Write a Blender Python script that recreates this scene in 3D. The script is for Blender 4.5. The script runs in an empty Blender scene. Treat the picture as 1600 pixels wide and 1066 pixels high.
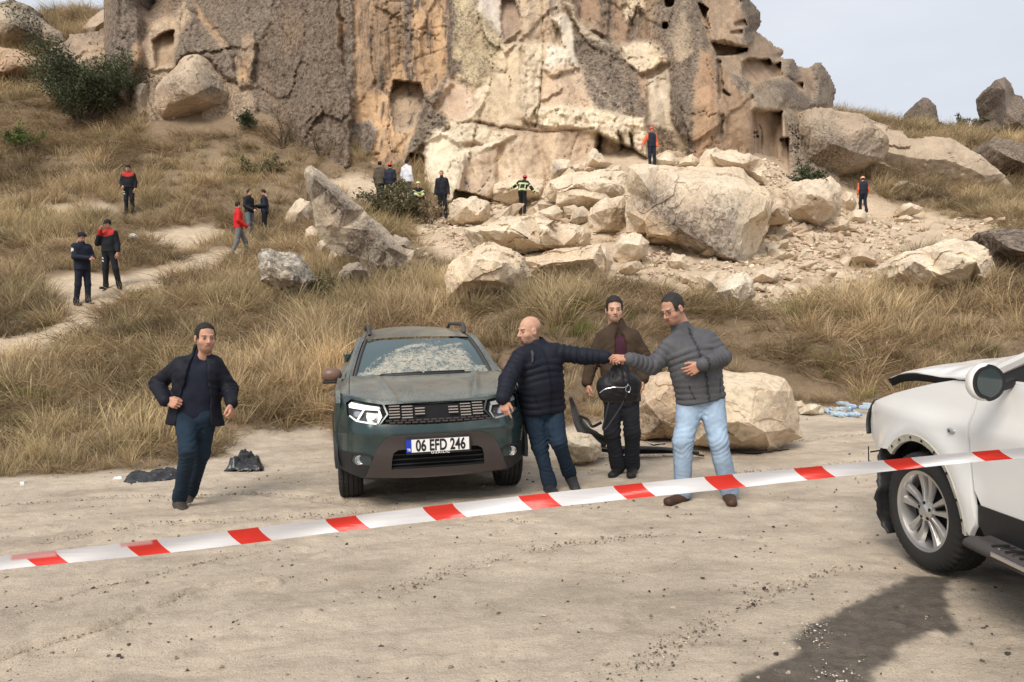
import bpy, bmesh, math, random
import numpy as np
from mathutils import Vector, Matrix
from mathutils.geometry import delaunay_2d_cdt
random.seed(7)
rng = np.random.default_rng(11)
SC = bpy.context.scene
COL = SC.collection
# ------------------------------------------------------------------ camera
F = 1155.0                                   # focal length in photo pixels (1600 wide)
PITCH = math.atan(28.0 / F); ROLL = math.radians(1.5)
CAMP = np.array([0.0, 0.0, 1.55])
_f = np.array([0, math.cos(PITCH), -math.sin(PITCH)])
_u0 = np.array([0, math.sin(PITCH), math.cos(PITCH)])
_r0 = np.array([1.0, 0, 0])
_r = _r0 * math.cos(ROLL) - _u0 * math.sin(ROLL)
_u = _r0 * math.sin(ROLL) + _u0 * math.cos(ROLL)
cam_d = bpy.data.cameras.new('camera'); cam = bpy.data.objects.new('camera', cam_d); COL.objects.link(cam)
cam_d.sensor_width = 36.0; cam_d.lens = 36.0 * F / 1600.0; cam_d.clip_start = 0.05; cam_d.clip_end = 2000
cam.matrix_world = Matrix(((_r[0], _u[0], -_f[0], CAMP[0]), (_r[1], _u[1], -_f[1], CAMP[1]), (_r[2], _u[2], -_f[2], CAMP[2]), (0, 0, 0, 1)))
SC.camera = cam

# ------------------------------------------------------------------ world, sun, exposure
W = bpy.data.worlds.new('World'); SC.world = W; W.use_nodes = True
wn = W.node_tree; wn.nodes.clear()
wout = wn.nodes.new('ShaderNodeOutputWorld'); wbg = wn.nodes.new('ShaderNodeBackground'); wbg2 = wn.nodes.new('ShaderNodeBackground')
sky = wn.nodes.new('ShaderNodeTexSky'); sky.sky_type = 'NISHITA'; sky.sun_disc = False
SUN_EL, SUN_AZ = math.radians(48), math.radians(205)     # azimuth measured from +Y clockwise
sky.sun_elevation = SUN_EL; sky.sun_rotation = SUN_AZ
wbg.inputs['Strength'].default_value = 0.10
wn.links.new(sky.outputs[0], wbg.inputs['Color'])
wtc = wn.nodes.new('ShaderNodeTexCoord'); wmap = wn.nodes.new('ShaderNodeMapping'); wmap.inputs['Scale'].default_value = (1.6, 1.6, 5.0)
wns = wn.nodes.new('ShaderNodeTexNoise'); wns.inputs['Scale'].default_value = 1.5; wns.inputs['Detail'].default_value = 5; wns.inputs['Roughness'].default_value = .55
wrp = wn.nodes.new('ShaderNodeValToRGB')
wrp.color_ramp.elements[0].position = .30; wrp.color_ramp.elements[0].color = (.60, .635, .70, 1)
wrp.color_ramp.elements[1].position = .68; wrp.color_ramp.elements[1].color = (.715, .74, .79, 1)
wn.links.new(wtc.outputs['Generated'], wmap.inputs[0]); wn.links.new(wmap.outputs[0], wns.inputs['Vector'])
wn.links.new(wns.outputs['Fac'], wrp.inputs[0]); wn.links.new(wrp.outputs[0], wbg2.inputs['Color'])
wbg2.inputs['Strength'].default_value = 0.83
wmx = wn.nodes.new('ShaderNodeMixShader'); wmx.inputs[0].default_value = .93      # cloud deck over the clear sky
wn.links.new(wbg.outputs[0], wmx.inputs[1]); wn.links.new(wbg2.outputs[0], wmx.inputs[2]); wn.links.new(wmx.outputs[0], wout.inputs[0])
sd = bpy.data.lights.new('sun', 'SUN'); sd.energy = 2.4; sd.angle = math.radians(30); sd.color = (1, .92, .82)
so = bpy.data.objects.new('sun', sd); COL.objects.link(so)
sv = Vector((math.sin(SUN_AZ) * math.cos(SUN_EL), math.cos(SUN_AZ) * math.cos(SUN_EL), math.sin(SUN_EL)))
so.rotation_euler = sv.to_track_quat('Z', 'Y').to_euler()
SC.view_settings.view_transform = 'Standard'; SC.view_settings.look = 'None'; SC.view_settings.exposure = 0.50; SC.view_settings.gamma = 1
SC.view_settings.use_curve_mapping = False
try:
    SC.cycles.use_denoising = True; SC.cycles.max_bounces = 5; SC.cycles.diffuse_bounces = 3; SC.cycles.transparent_max_bounces = 8
except Exception: pass

# ------------------------------------------------------------------ helpers
def at(px, py, d):
    """world point seen at photo pixel (px,py), d metres in front of the camera"""
    return CAMP + d * (_f + (px - 800.0) / F * _r - (py - 533.0) / F * _u)
def atA(px, py, d):
    px = np.asarray(px, float); py = np.asarray(py, float); d = np.asarray(d, float)
    return CAMP + d[..., None] * (_f + ((px - 800.0) / F)[..., None] * _r - ((py - 533.0) / F)[..., None] * _u)
def onz(px, py, z=0.0):
    w = _f + (px - 800.0) / F * _r - (py - 533.0) / F * _u
    return CAMP + w * ((z - CAMP[2]) / w[2])
def proj(P):
    Q = np.asarray(P, float) - CAMP
    d = Q @ _f
    d = np.where(np.abs(d) < 1e-4, 1e-4, d)
    return 800 + F * (Q @ _r) / d, 533 - F * (Q @ _u) / d, d
def sstep(a, b, x):
    t = np.clip((x - a) / (b - a), 0, 1); return t * t * (3 - 2 * t)
def _h(ix, iy, iz, seed):
    n = (ix.astype(np.int64) * 374761393 + iy.astype(np.int64) * 668265263 + iz.astype(np.int64) * 2147483647 + seed * 1274126177) & 0xffffffff
    n = ((n ^ (n >> 13)) * 1274126177) & 0xffffffff
    n = (n ^ (n >> 16)) & 0xffffffff
    return n.astype(np.float64) / 2147483647.5 - 1.0
def vn(x, y, z=0.0, seed=0):
    x, y, z = np.broadcast_arrays(np.asarray(x, float), np.asarray(y, float), np.asarray(z, float))
    ix, iy, iz = np.floor(x), np.floor(y), np.floor(z)
    fx, fy, fz = x - ix, y - iy, z - iz
    fx = fx * fx * (3 - 2 * fx); fy = fy * fy * (3 - 2 * fy); fz = fz * fz * (3 - 2 * fz)
    r = 0
    for a in (0, 1):
        for b in (0, 1):
            for c in (0, 1):
                r = r + _h(ix + a, iy + b, iz + c, seed) * (fx if a else 1 - fx) * (fy if b else 1 - fy) * (fz if c else 1 - fz)
    return r
def vn2(x, y, seed=0):
    x, y = np.broadcast_arrays(np.asarray(x, float), np.asarray(y, float))
    ix, iy = np.floor(x), np.floor(y); z = np.zeros_like(ix)
    fx, fy = x - ix, y - iy
    fx = fx * fx * (3 - 2 * fx); fy = fy * fy * (3 - 2 * fy)
    return (_h(ix, iy, z, seed) * (1 - fx) + _h(ix + 1, iy, z, seed) * fx) * (1 - fy) + (_h(ix, iy + 1, z, seed) * (1 - fx) + _h(ix + 1, iy + 1, z, seed) * fx) * fy
def fbm2(x, y, o=4, seed=0, g=.5):
    r = 0; a = 1; s = 0
    for i in range(o):
        r = r + a * vn2(x * 2 ** i + 17.3 * i, y * 2 ** i - 9.1 * i, seed + i); s += a; a *= g
    return r / s
def fbm3(P, o=4, seed=0, g=.5):
    r = 0; a = 1; s = 0
    for i in range(o):
        r = r + a * vn(P[..., 0] * 2 ** i + 3.1 * i, P[..., 1] * 2 ** i + 7.7 * i, P[..., 2] * 2 ** i, seed + i); s += a; a *= g
    return r / s
def ridge2(x, y, o=4, seed=0):
    r = 0; a = 1; s = 0
    for i in range(o):
        r = r + a * (1 - 2 * np.abs(vn2(x * 2 ** i, y * 2 ** i, seed + i))); s += a; a *= .5
    return r / s
def pdist(X, Y, poly, closed=True):
    """distance to a polyline, and signed (inside negative) if closed"""
    d = np.full(X.shape, 1e9); ins = np.zeros(X.shape, bool)
    n = len(poly)
    for i in range(n if closed else n - 1):
        x0, y0 = poly[i]; x1, y1 = poly[(i + 1) % n]
        dx, dy = x1 - x0, y1 - y0; L = dx * dx + dy * dy + 1e-12
        t = np.clip(((X - x0) * dx + (Y - y0) * dy) / L, 0, 1)
        d = np.minimum(d, (X - x0 - t * dx) ** 2 + (Y - y0 - t * dy) ** 2)
        if closed and y0 != y1:
            c = ((y0 > Y) != (y1 > Y)) & (X < (x1 - x0) * (Y - y0) / (y1 - y0) + x0)
            ins ^= c
    d = np.sqrt(d)
    return np.where(ins, -d, d) if closed else d
def build_mesh(name, V, Fc, mats=(), smooth=True, attrs=None, mi=None, edge_sharp=None, uv=None):
    V = np.asarray(V, np.float32).reshape(-1, 3)
    me = bpy.data.meshes.new(name)
    if isinstance(Fc, np.ndarray) and Fc.ndim == 2:
        nf, k = Fc.shape
        me.vertices.add(len(V)); me.vertices.foreach_set('co', V.ravel())
        me.loops.add(nf * k); me.loops.foreach_set('vertex_index', Fc.astype(np.int32).ravel())
        me.polygons.add(nf); me.polygons.foreach_set('loop_start', np.arange(0, nf * k, k, dtype=np.int32))
        try: me.polygons.foreach_set('loop_total', np.full(nf, k, np.int32))
        except Exception: pass
        me.update(calc_edges=True)
    else:
        me.from_pydata([tuple(v) for v in V.tolist()], [], [list(f) for f in Fc]); me.update()
    for m in mats: me.materials.append(m)
    if mi is not None: me.polygons.foreach_set('material_index', np.asarray(mi, np.int32))
    me.polygons.foreach_set('use_smooth', np.full(len(me.polygons), bool(smooth)))
    if attrs:
        for an, arr in attrs.items():
            arr = np.asarray(arr, np.float32)
            if arr.ndim == 1:
                a = me.attributes.new(an, 'FLOAT', 'POINT'); a.data.foreach_set('value', arr)
            else:
                if arr.shape[1] == 3: arr = np.c_[arr, np.ones(len(arr), np.float32)]
                a = me.attributes.new(an, 'FLOAT_COLOR', 'POINT'); a.data.foreach_set('color', arr.ravel())
    return me
def link(name, me, parent=None, loc=None):
    o = bpy.data.objects.new(name, me); COL.objects.link(o)
    if parent is not None: o.parent = parent
    if loc is not None: o.location = [float(c) for c in loc]
    return o
def tag(o, label=None, cat=None, group=None, kind=None):
    if label: o['label'] = label
    if cat: o['category'] = cat
    if group: o['group'] = group
    if kind: o['kind'] = kind
    return o
def empty(name, loc, label, cat, group=None, rz=0):
    o = bpy.data.objects.new(name, None); COL.objects.link(o); o.location = [float(c) for c in loc]; o.rotation_euler = (0, 0, rz)
    o.empty_display_size = .1
    return tag(o, label, cat, group)
def gridfaces(nu, nv):
    """verts index = i*nv + j"""
    i, j = np.meshgrid(np.arange(nu - 1), np.arange(nv - 1), indexing='ij')
    a = (i * nv + j).ravel()
    return np.stack([a, a + nv, a + nv + 1, a + 1], 1)
# ------------------------------------------------------------------ materials
MATS = {}
def nt(m): return m.node_tree
class NB:
    """tiny node-builder"""
    def __init__(s, name):
        s.m = bpy.data.materials.new(name); s.m.use_nodes = True; s.t = s.m.node_tree; s.t.nodes.clear()
        s.out = s.t.nodes.new('ShaderNodeOutputMaterial'); s.b = s.t.nodes.new('ShaderNodeBsdfPrincipled'); s.l(s.b.outputs[0], s.out.inputs[0])
        s.tc = s.t.nodes.new('ShaderNodeTexCoord')
    def l(s, a, b): s.t.links.new(a, b); return b
    def n(s, typ, **kw):
        x = s.t.nodes.new('ShaderNode' + typ)
        for k, v in kw.items(): setattr(x, k, v)
        return x
    def noise(s, scale, detail=4, rough=.55, vec=None, dist=0, sc=None):
        x = s.n('TexNoise'); x.inputs['Scale'].default_value = scale; x.inputs['Detail'].default_value = detail; x.inputs['Roughness'].default_value = rough; x.inputs['Distortion'].default_value = dist
        v = vec or s.tc.outputs['Object']
        if sc:
            mp = s.n('Mapping'); mp.inputs['Scale'].default_value = sc; s.l(v, mp.inputs[0]); v = mp.outputs[0]
        s.l(v, x.inputs['Vector']); return x.outputs['Fac']
    def vor(s, scale, feature='F1', vec=None, sc=None, out='Distance'):
        x = s.n('TexVoronoi', feature=feature); x.inputs['Scale'].default_value = scale
        v = vec or s.tc.outputs['Object']
        if sc:
            mp = s.n('Mapping'); mp.inputs['Scale'].default_value = sc; s.l(v, mp.inputs[0]); v = mp.outputs[0]
        s.l(v, x.inputs['Vector']); return x.outputs[out]
    def ramp(s, fac, stops):
        x = s.n('ValToRGB'); cr = x.color_ramp
        while len(cr.elements) < len(stops): cr.elements.new(.5)
        for e, (p, c) in zip(cr.elements, stops):
            e.position = p; e.color = (c, c, c, 1) if isinstance(c, (int, float)) else (*c[:3], 1)
        s.l(fac, x.inputs[0]); return x.outputs[0]
    def mix(s, fac, a, b, blend='MIX'):
        x = s.n('Mix', data_type='RGBA', blend_type=blend)
        for i_, v in ((0, fac), (6, a), (7, b)):
            sock = x.inputs[i_]
            if hasattr(v, 'links'): s.l(v, sock)
            elif isinstance(v, (int, float)): sock.default_value = v if i_ == 0 else (v, v, v, 1)
            else: sock.default_value = (*v[:3], 1)
        return x.outputs[2]
    def math(s, op, a, b=0.0):
        x = s.n('Math', operation=op)
        for sock, v in ((x.inputs[0], a), (x.inputs[1], b)):
            if hasattr(v, 'links'): s.l(v, sock)
            else: sock.default_value = v
        return x.outputs[0]
    def attr(s, name, out='Color', typ='GEOMETRY'):
        x = s.n('Attribute', attribute_name=name, attribute_type=typ); return x.outputs[out]
    def bump(s, h, strength=.5, dist=.05, prev=None):
        x = s.n('Bump'); x.inputs['Strength'].default_value = strength; x.inputs['Distance'].default_value = dist; s.l(h, x.inputs['Height'])
        if prev is not None: s.l(prev, x.inputs['Normal'])
        return x.outputs[0]
    def fin(s, col=None, rough=.9, normal=None, spec=None, metal=None, **kw):
        for key, v in (('Base Color', col), ('Roughness', rough), ('Normal', normal), ('Specular IOR Level', spec), ('Metallic', metal)):
            if v is None: continue
            if hasattr(v, 'links'): s.l(v, s.b.inputs[key])
            elif key == 'Base Color': s.b.inputs[key].default_value = (*v[:3], 1)
            else: s.b.inputs[key].default_value = v
        for k, v in kw.items():
            s.b.inputs[k.replace('_', ' ')].default_value = v
        return s.m
def simple(name, col, rough=.6, var=.12, scale=30, bump=.0, bd=.003, spec=.4, metal=0, **kw):
    """plain material with a little procedural variation"""
    if name in MATS: return MATS[name]
    s = NB(name)
    n = s.noise(scale, 4)
    c = s.mix(n, tuple(x * (1 - var) for x in col), tuple(min(1, x * (1 + var)) for x in col))
    nrm = s.bump(s.noise(scale * 2, 5), bump, bd) if bump else None
    r = s.math('ADD', s.math('MULTIPLY', s.noise(scale * .5, 3), .15), rough - .07)
    MATS[name] = s.fin(c, r, nrm, spec, metal, **kw); return MATS[name]
# ------------------------------------------------------------------ rock and soil materials
def rock_material(name, speck=1.0, bumpd=.06, streak=True):
    s = NB(name)
    col = s.attr('Col')
    vec = s.tc.outputs['Object']
    big = s.noise(.9, 6, .6, vec, .4)
    fine = s.noise(14, 6, .7, vec)
    c = s.mix(1.0, col, s.ramp(big, [(.3, (.80, .78, .77)), (.55, (1, 1, 1)), (.75, (1.18, 1.15, 1.1))]), 'MULTIPLY')
    c = s.mix(1.0, c, s.ramp(fine, [(.28, (.62, .60, .6)), (.48, (1, 1, 1)), (.72, (1.2, 1.18, 1.12))]), 'MULTIPLY')
    # grey-black lichen speckle driven by a mask attribute
    li = s.attr('lichen', 'Fac')
    sp = s.noise(7.5, 8, .78, vec, .8)
    k = s.math('MULTIPLY', s.ramp(s.math('ADD', sp, s.math('MULTIPLY', li, .27)), [(.575, 0.0), (.66, 1.0)]), s.math('MINIMUM', s.math('MULTIPLY', li, 1.5), .85))
    c = s.mix(k, c, s.mix(s.ramp(s.noise(6.5, 5, .75, vec, .6), [(.40, 0.0), (.60, 1.0)]), (.035, .027, .022), (.27, .21, .16)))
    if streak:
        st = s.noise(1.0, 5, .65, vec, .2, (2.6, 2.6, .16))
        sk = s.attr('streak', 'Fac')
        k2 = s.math('MULTIPLY', s.ramp(st, [(.50, 0.0), (.64, 1.0)]), sk)
        c = s.mix(k2, c, (.115, .092, .074))
    pit = s.vor(9, vec=vec)
    h = s.math('ADD', s.math('MULTIPLY', s.noise(2.2, 10, .68, vec, .3), 1.0), s.math('MULTIPLY', s.noise(22, 6, .7, vec), .28))
    h = s.math('ADD', h, s.math('MULTIPLY', s.ramp(pit, [(0, 0.0), (.3, 1.0)]), .10))
    n = s.bump(h, .8 * speck, bumpd * 1.5)
    return s.fin(c, .93, n, .15)
M_ROCK = rock_material('rock_tuff')
M_FRESH = rock_material('rock_fresh', .8, .04, False)

# ------------------------------------------------------------------ terrain height
CTRL = []   # (x,y,z)
def cp(px, py, d): CTRL.append(at(px, py, d))
BASE_PX = [(-400, 775), (-150, 768), (0, 752), (100, 744), (200, 735), (300, 722), (400, 700), (520, 690), (640, 680), (760, 672), (880, 664), (1000, 650), (1130, 640), (1250, 634), (1350, 640), (1450, 640), (1600, 640), (1800, 640), (2200, 640)]
base_w = np.array([onz(a, b)[:2] for a, b in BASE_PX])
for (x, y) in base_w: CTRL.append(np.array([x, y, 0.0]))
def ybase(x): return np.interp(x, base_w[:, 0], base_w[:, 1])
for x in (-14, -9, -5, 0, 5, 9, 14, 20):
    CTRL.append(np.array([x, min(ybase(x) - 1.8, 9), -.05]))
for a in [  # hillside as read off the photograph
    (130, 477, 18), (176, 452, 18.9), (203, 335, 26.7), (374, 402, 23.6), (391, 372, 26), (415, 370, 27.4), (692, 340, 28.5), (817, 333, 29), (600, 300, 29.5), (640, 296, 30), (1019, 268, 29), (1349, 333, 35),
    (0, 560, 13.5), (60, 520, 15.5), (150, 505, 16.3), (300, 470, 16.5), (0, 420, 20), (100, 410, 21), (0, 330, 26), (90, 300, 28), (0, 230, 32), (100, 235, 32), (130, 192, 36), (0, 150, 38), (220, 190, 35.5), (330, 200, 34), (300, 300, 28.5), (450, 240, 32), (540, 240, 32), (430, 185, 34),
    (430, 465, 17.5), (500, 460, 17.5), (600, 480, 16), (640, 425, 21), (480, 420, 20.5), (560, 440, 18.5), (560, 350, 25.5), (700, 470, 16), (850, 470, 15), (960, 462, 15), (1050, 470, 15.2), (1150, 482, 15.5), (1250, 470, 16.2), (1400, 462, 16.3), (1530, 452, 16.3), (1600, 436, 16.5), (1750, 430, 16.5),
    (1150, 428, 18.5), (1000, 420, 18.6), (800, 420, 18.6), (900, 330, 25), (1050, 262, 28), (1200, 270, 28.5), (900, 262, 29.3), (1250, 400, 22), (1350, 440, 19.5), (1300, 345, 31), (1400, 380, 24), (1430, 345, 29), (1500, 380, 24.5), (1550, 340, 28), (1650, 330, 28), (1400, 325, 36), (1500, 318, 37), (1600, 325, 36),
    (1240, 280, 31.5), (1300, 255, 38), (1400, 255, 44), (1500, 290, 42), (1600, 285, 44), (1330, 185, 56), (1400, 196, 60), (1500, 206, 62), (1600, 212, 62), (1750, 215, 64), (1950, 215, 64),
    (720, 740 - 90, 10.0), (300, 640, 10.5), (100, 640, 10.7), (450, 610, 11.3), (880, 590, 11.3), (1000, 560, 12.5), (1200, 560, 13.5), (1400, 560, 13.8), (1600, 560, 13.8), (1250, 600, 12.8), (300, 550, 13), (0, 640, 10.6), (-300, 560, 13), (-300, 400, 20), (-300, 230, 32), (700, 550, 12.8),
    (130, 20, 58), (60, 30, 56), (0, 40, 54), (-250, 40, 54), (130, 120, 42), (0, 100, 44),
]: cp(*a)
for x, y, z in [(-60, 90, 34), (-30, 100, 32), (0, 100, 30), (30, 100, 22), (60, 100, 20), (0, 45, 22), (-12, 45, 22), (10, 45, 20), (0, 38, 13), (-60, 30, 12), (-60, 60, 26), (60, 60, 15), (60, 30, 7), (45, 15, 1.5), (-40, 12, 1.5), (-14, 55, 25), (14, 60, 20)]: CTRL.append(np.array([x, y, z], float))
CT = np.array(CTRL)
def _phi(r): return np.sqrt(r * r + .6)
_n = len(CT)
_A = _phi(np.linalg.norm(CT[:, None, :2] - CT[None, :, :2], axis=2)) - .02 * np.eye(_n)
_P = np.c_[np.ones(_n), CT[:, :2]]
_M = np.block([[_A, _P], [_P.T, np.zeros((3, 3))]])
_sol = np.linalg.solve(_M, np.r_[CT[:, 2], 0, 0, 0])
def rbf(x, y):
    sh = x.shape; x = x.ravel(); y = y.ravel(); out = np.empty(len(x))
    for i in range(0, len(x), 40000):
        r = np.sqrt((x[i:i + 40000, None] - CT[:, 0]) ** 2 + (y[i:i + 40000, None] - CT[:, 1]) ** 2)
        out[i:i + 40000] = _phi(r) @ _sol[:_n] + _sol[_n] + _sol[_n + 1] * x[i:i + 40000] + _sol[_n + 2] * y[i:i + 40000]
    return out.reshape(sh)
def hgt(x, y, detail=True):
    x = np.asarray(x, float); y = np.asarray(y, float); sc = x.ndim == 0
    x = np.atleast_1d(x); y = np.atleast_1d(y)
    xc = np.clip(x, -75, 75); yc = np.clip(y, -5, 110)
    t = sstep(-.3, 2.2, y - ybase(xc))
    z = np.where(t > 0, np.clip(rbf(xc, yc), -.1, 40) * t, 0.0)
    if detail:
        z = z + t * (.16 * fbm2(x * .55, y * .55, 4, 3) + .05 * fbm2(x * 2.3, y * 2.3, 3, 5))
        z = z + (1 - t) * (.035 * fbm2(x * .35, y * .6, 3, 8))
    return z[0] if sc else z
PATHS = [[(60, 440), (130, 425), (200, 432), (250, 415), (330, 393), (375, 386), (395, 398), (330, 420), (250, 440), (200, 462), (150, 485), (165, 508), (120, 520), (90, 545), (0, 562), (-80, 560), (-80, 535), (0, 528), (60, 520), (110, 492), (80, 470)],
         [(215, 362), (330, 350), (352, 366), (300, 388), (250, 382)], [(60, 322), (160, 318), (180, 326), (90, 332)], [(480, 290), (560, 270), (640, 300), (640, 330), (560, 310)]]
RUBBLE = [(650, 345), (700, 330), (860, 232), (1230, 225), (1330, 300), (1450, 330), (1560, 352), (1560, 378), (1420, 400), (1380, 442), (1230, 468), (1180, 480), (1080, 460), (980, 440), (740, 440), (690, 400), (650, 372)]
def masks(x, y, z):
    """path, rubble, road masks 0..1 for terrain points"""
    P = np.stack([x, y, z], -1); px, py, d = proj(P)
    wob = 9 * fbm2(px / 28, py / 14, 3, 21)
    path = np.zeros(x.shape)
    ok = d > 3
    for pl in PATHS: path = np.maximum(path, np.where(ok, sstep(7, -6, pdist(px, py + wob * .6, pl) + wob * .8), 0))
    rub = np.where(ok & (d < 40), sstep(14, -8, pdist(px, py, RUBBLE) + wob), 0)
    t = y - ybase(np.clip(x, -75, 75)) + .35 * fbm2(x * .9, y * .9, 3, 31)
    road = sstep(.35, -.25, t)
    # bare wedge left of the parked car
    wedge = [(355, 700), (372, 676), (430, 668), (530, 668), (540, 760), (400, 760)]
    road = np.maximum(road, np.where((d > 5) & (d < 14), sstep(8, -8, pdist(px, py, wedge) + wob), 0))
    return path, rub, road
# polar sheet, dense where the photo looks
th = np.radians(np.concatenate([np.linspace(-180, -48, 30)[:-1], np.linspace(-48, -40, 26)[:-1], np.linspace(-40, 40, 620), np.linspace(40, 48, 26)[1:], np.linspace(48, 180, 30)[1:]]))
rr = [.4]
while rr[-1] < 900:
    r_ = rr[-1]
    rr.append(r_ * (1.10 if r_ < 2.2 else 1.0062 if r_ < 14 else 1.0095 if r_ < 48 else 1.05 if r_ < 140 else 1.3))
rr = np.array(rr)
TH, RR = np.meshgrid(th, rr, indexing='ij')
GX = RR * np.sin(TH); GY = RR * np.cos(TH)
GZ = hgt(GX, GY)
pathm, rubm, roadm = masks(GX, GY, GZ)
# fine relief
near = (RR < 16)
ruts = np.zeros_like(GX)
RUTS = []
def rut(pts, w, dep):
    global ruts
    pw = [tuple(onz(*p)[:2]) for p in pts]
    dd = pdist(GX + .04 * fbm2(GX * 5, GY * 5, 3, 90), GY + .06 * fbm2(GX * 5, GY * 5, 4, 92), pw, closed=False); RUTS.append(pw)
    wv = 1 + .5 * fbm2(GX * 3, GY * 3, 2, 91)
    ruts = ruts - dep * np.exp(-(dd / (w * wv)) ** 2) * (1 + .6 * fbm2(GX * 5, GY * 5, 2, 61)) + dep * .5 * np.exp(-((dd - 2.4 * w) / (w)) ** 2)
rut([(-60, 1060), (60, 1020), (160, 990), (260, 950), (340, 925), (420, 915)], .026, .055)
rut([(-40, 985), (60, 955), (150, 925), (240, 905), (330, 880), (420, 860)], .024, .04)
rut([(0, 790), (150, 778), (300, 775), (420, 772), (560, 790)], .06, .026)
rut([(80, 850), (250, 822), (420, 812), (620, 800), (840, 820)], .06, .024)
rut([(980, 1060), (1070, 990), (1200, 930), (1320, 880)], .07, .010)
rut([(1150, 740), (1250, 735), (1350, 725), (1500, 700)], .08, .02)
rut([(900, 715), (1100, 712), (1250, 690), (1400, 672)], .07, .02)
rut([(600, 930), (760, 880), (900, 850), (1050, 835)], .05, .008)
GZ = GZ + roadm * (ruts + np.where(near, .013 * fbm2(GX * 2.2 - GY, GY * 4.5, 4, 41) + .009 * fbm2(GX * 9, GY * 13, 4, 44) + .006 * ridge2(GX * 4 - GY * 2, GY * 14, 3, 47) + .012 * sstep(.25, .6, fbm2(GX * 2.4, GY * 3.5, 5, 49)), 0))
GZ = GZ + rubm * .10 * fbm2(GX * 3.1, GY * 3.1, 4, 55)
V = np.stack([GX, GY, GZ], -1).reshape(-1, 3)
V = np.concatenate([V, [[0, 0, 0]]])
nu, nv_ = GX.shape
Fq = gridfaces(nu, nv_)[:, ::-1]
# wet oil-dark stain running from the white car
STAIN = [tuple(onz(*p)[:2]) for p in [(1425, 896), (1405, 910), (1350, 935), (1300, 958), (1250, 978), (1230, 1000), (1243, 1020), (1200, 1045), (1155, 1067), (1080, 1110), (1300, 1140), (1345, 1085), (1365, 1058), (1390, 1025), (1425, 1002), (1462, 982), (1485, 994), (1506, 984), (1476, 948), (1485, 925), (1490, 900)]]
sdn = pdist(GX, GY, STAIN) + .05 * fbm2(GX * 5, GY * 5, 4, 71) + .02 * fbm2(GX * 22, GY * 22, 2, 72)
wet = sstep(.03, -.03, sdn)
UND = [tuple(onz(*p)[:2]) for p in [(1500, 868), (1700, 850), (1700, 915), (1600, 912), (1520, 905)]]  # darker patch of ground beneath the white car
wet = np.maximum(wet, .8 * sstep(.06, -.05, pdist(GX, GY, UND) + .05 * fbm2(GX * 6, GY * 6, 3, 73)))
PXg, PYg, Dg = proj(np.stack([GX, GY, GZ], -1))
green = sstep(.15, .55, fbm2(GX * .8, GY * .8, 3, 81) + .1)
c_soil = np.array([.23, .17, .11]); c_path = np.array([.52, .42, .305]); c_rub = np.array([.54, .43, .31]); c_road = np.array([.55, .465, .365])
Cc = np.broadcast_to(c_soil, GX.shape + (3,)).copy()
def bl(C, c, m): return C * (1 - m[..., None]) + np.asarray(c) * m[..., None]
Cc = bl(Cc, c_path, np.clip(pathm, 0, 1)); Cc = bl(Cc, c_rub, rubm); Cc = bl(Cc, c_road, roadm)
Cc = Cc * (1 + .13 * fbm2(GX * .7, GY * 1.3, 4, 33) + .06 * fbm2(GX * 6, GY * 9, 3, 35))[..., None]
dk = roadm * sstep(.1, .6, fbm2(GX * 1.2 + 4, GY * 2.2, 4, 37)) * .35            # scuffed darker earth
Cc = bl(Cc, [.25, .20, .15], dk)
Cc = bl(Cc, [.50, .43, .34], roadm * sstep(.15, .7, fbm2(GX * .9 - 7, GY * 1.6, 5, 39)) * .35)
full = lambda a: np.concatenate([a.ravel(), [0.]])
s = NB('ground_earth')
vec = s.tc.outputs['Object']
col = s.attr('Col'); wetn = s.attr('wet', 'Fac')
c = s.mix(1.0, col, s.ramp(s.noise(95, 7, .8, vec), [(.27, (.40, .37, .34)), (.43, (.93, .93, .93)), (.7, (1.28, 1.27, 1.25))]), 'MULTIPLY')
mp_ = s.n('Mapping'); mp_.inputs['Rotation'].default_value = (0, 0, math.radians(-24)); mp_.inputs['Scale'].default_value = (.8, 2.3, 1); s.l(vec, mp_.inputs[0]); trk = s.noise(2.2, 8, .72, mp_.outputs[0], .5)
c = s.mix(1.0, c, s.ramp(trk, [(.30, (.80, .78, .76)), (.47, (1, 1, 1)), (.68, (1.12, 1.11, 1.10))]), 'MULTIPLY')
c = s.mix(1.0, c, s.ramp(s.noise(5, 6, .7, vec, .6), [(.3, (.84, .83, .82)), (.5, (1, 1, 1)), (.72, (1.12, 1.11, 1.10))]), 'MULTIPLY')
gr = s.vor(38, vec=vec, out='Distance'); gs = s.noise(3.5, 4, .6, vec)
k = s.math('MULTIPLY', s.ramp(gr, [(.10, 1.0), (.17, 0.0)]), s.ramp(gs, [(.52, 0.0), (.62, 1.0)]))
gc = s.ramp(s.n('TexWhiteNoise').outputs[0], [(0, .06), (1, .6)])
c = s.mix(k, c, s.mix(s.noise(31, 1), (.07, .055, .045), (.62, .54, .44)))
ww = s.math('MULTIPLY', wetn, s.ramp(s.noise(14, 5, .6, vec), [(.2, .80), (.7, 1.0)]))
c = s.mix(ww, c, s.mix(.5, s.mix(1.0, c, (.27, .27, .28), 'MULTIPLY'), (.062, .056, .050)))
h = s.math('ADD', s.math('ADD', s.math('MULTIPLY', s.noise(18, 8, .72, vec, .3), .8), s.math('MULTIPLY', trk, 1.0)), s.math('MULTIPLY', s.noise(90, 5, .75, vec), .5))
h = s.math('ADD', h, s.math('MULTIPLY', s.ramp(gr, [(0.05, 1.0), (.22, 0.0)]), .25))
nn = s.bump(h, 1.0, .026)
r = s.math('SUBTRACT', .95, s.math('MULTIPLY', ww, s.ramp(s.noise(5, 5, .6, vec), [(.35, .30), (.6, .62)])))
M_GROUND = s.fin(c, r, nn, .25)
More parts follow.
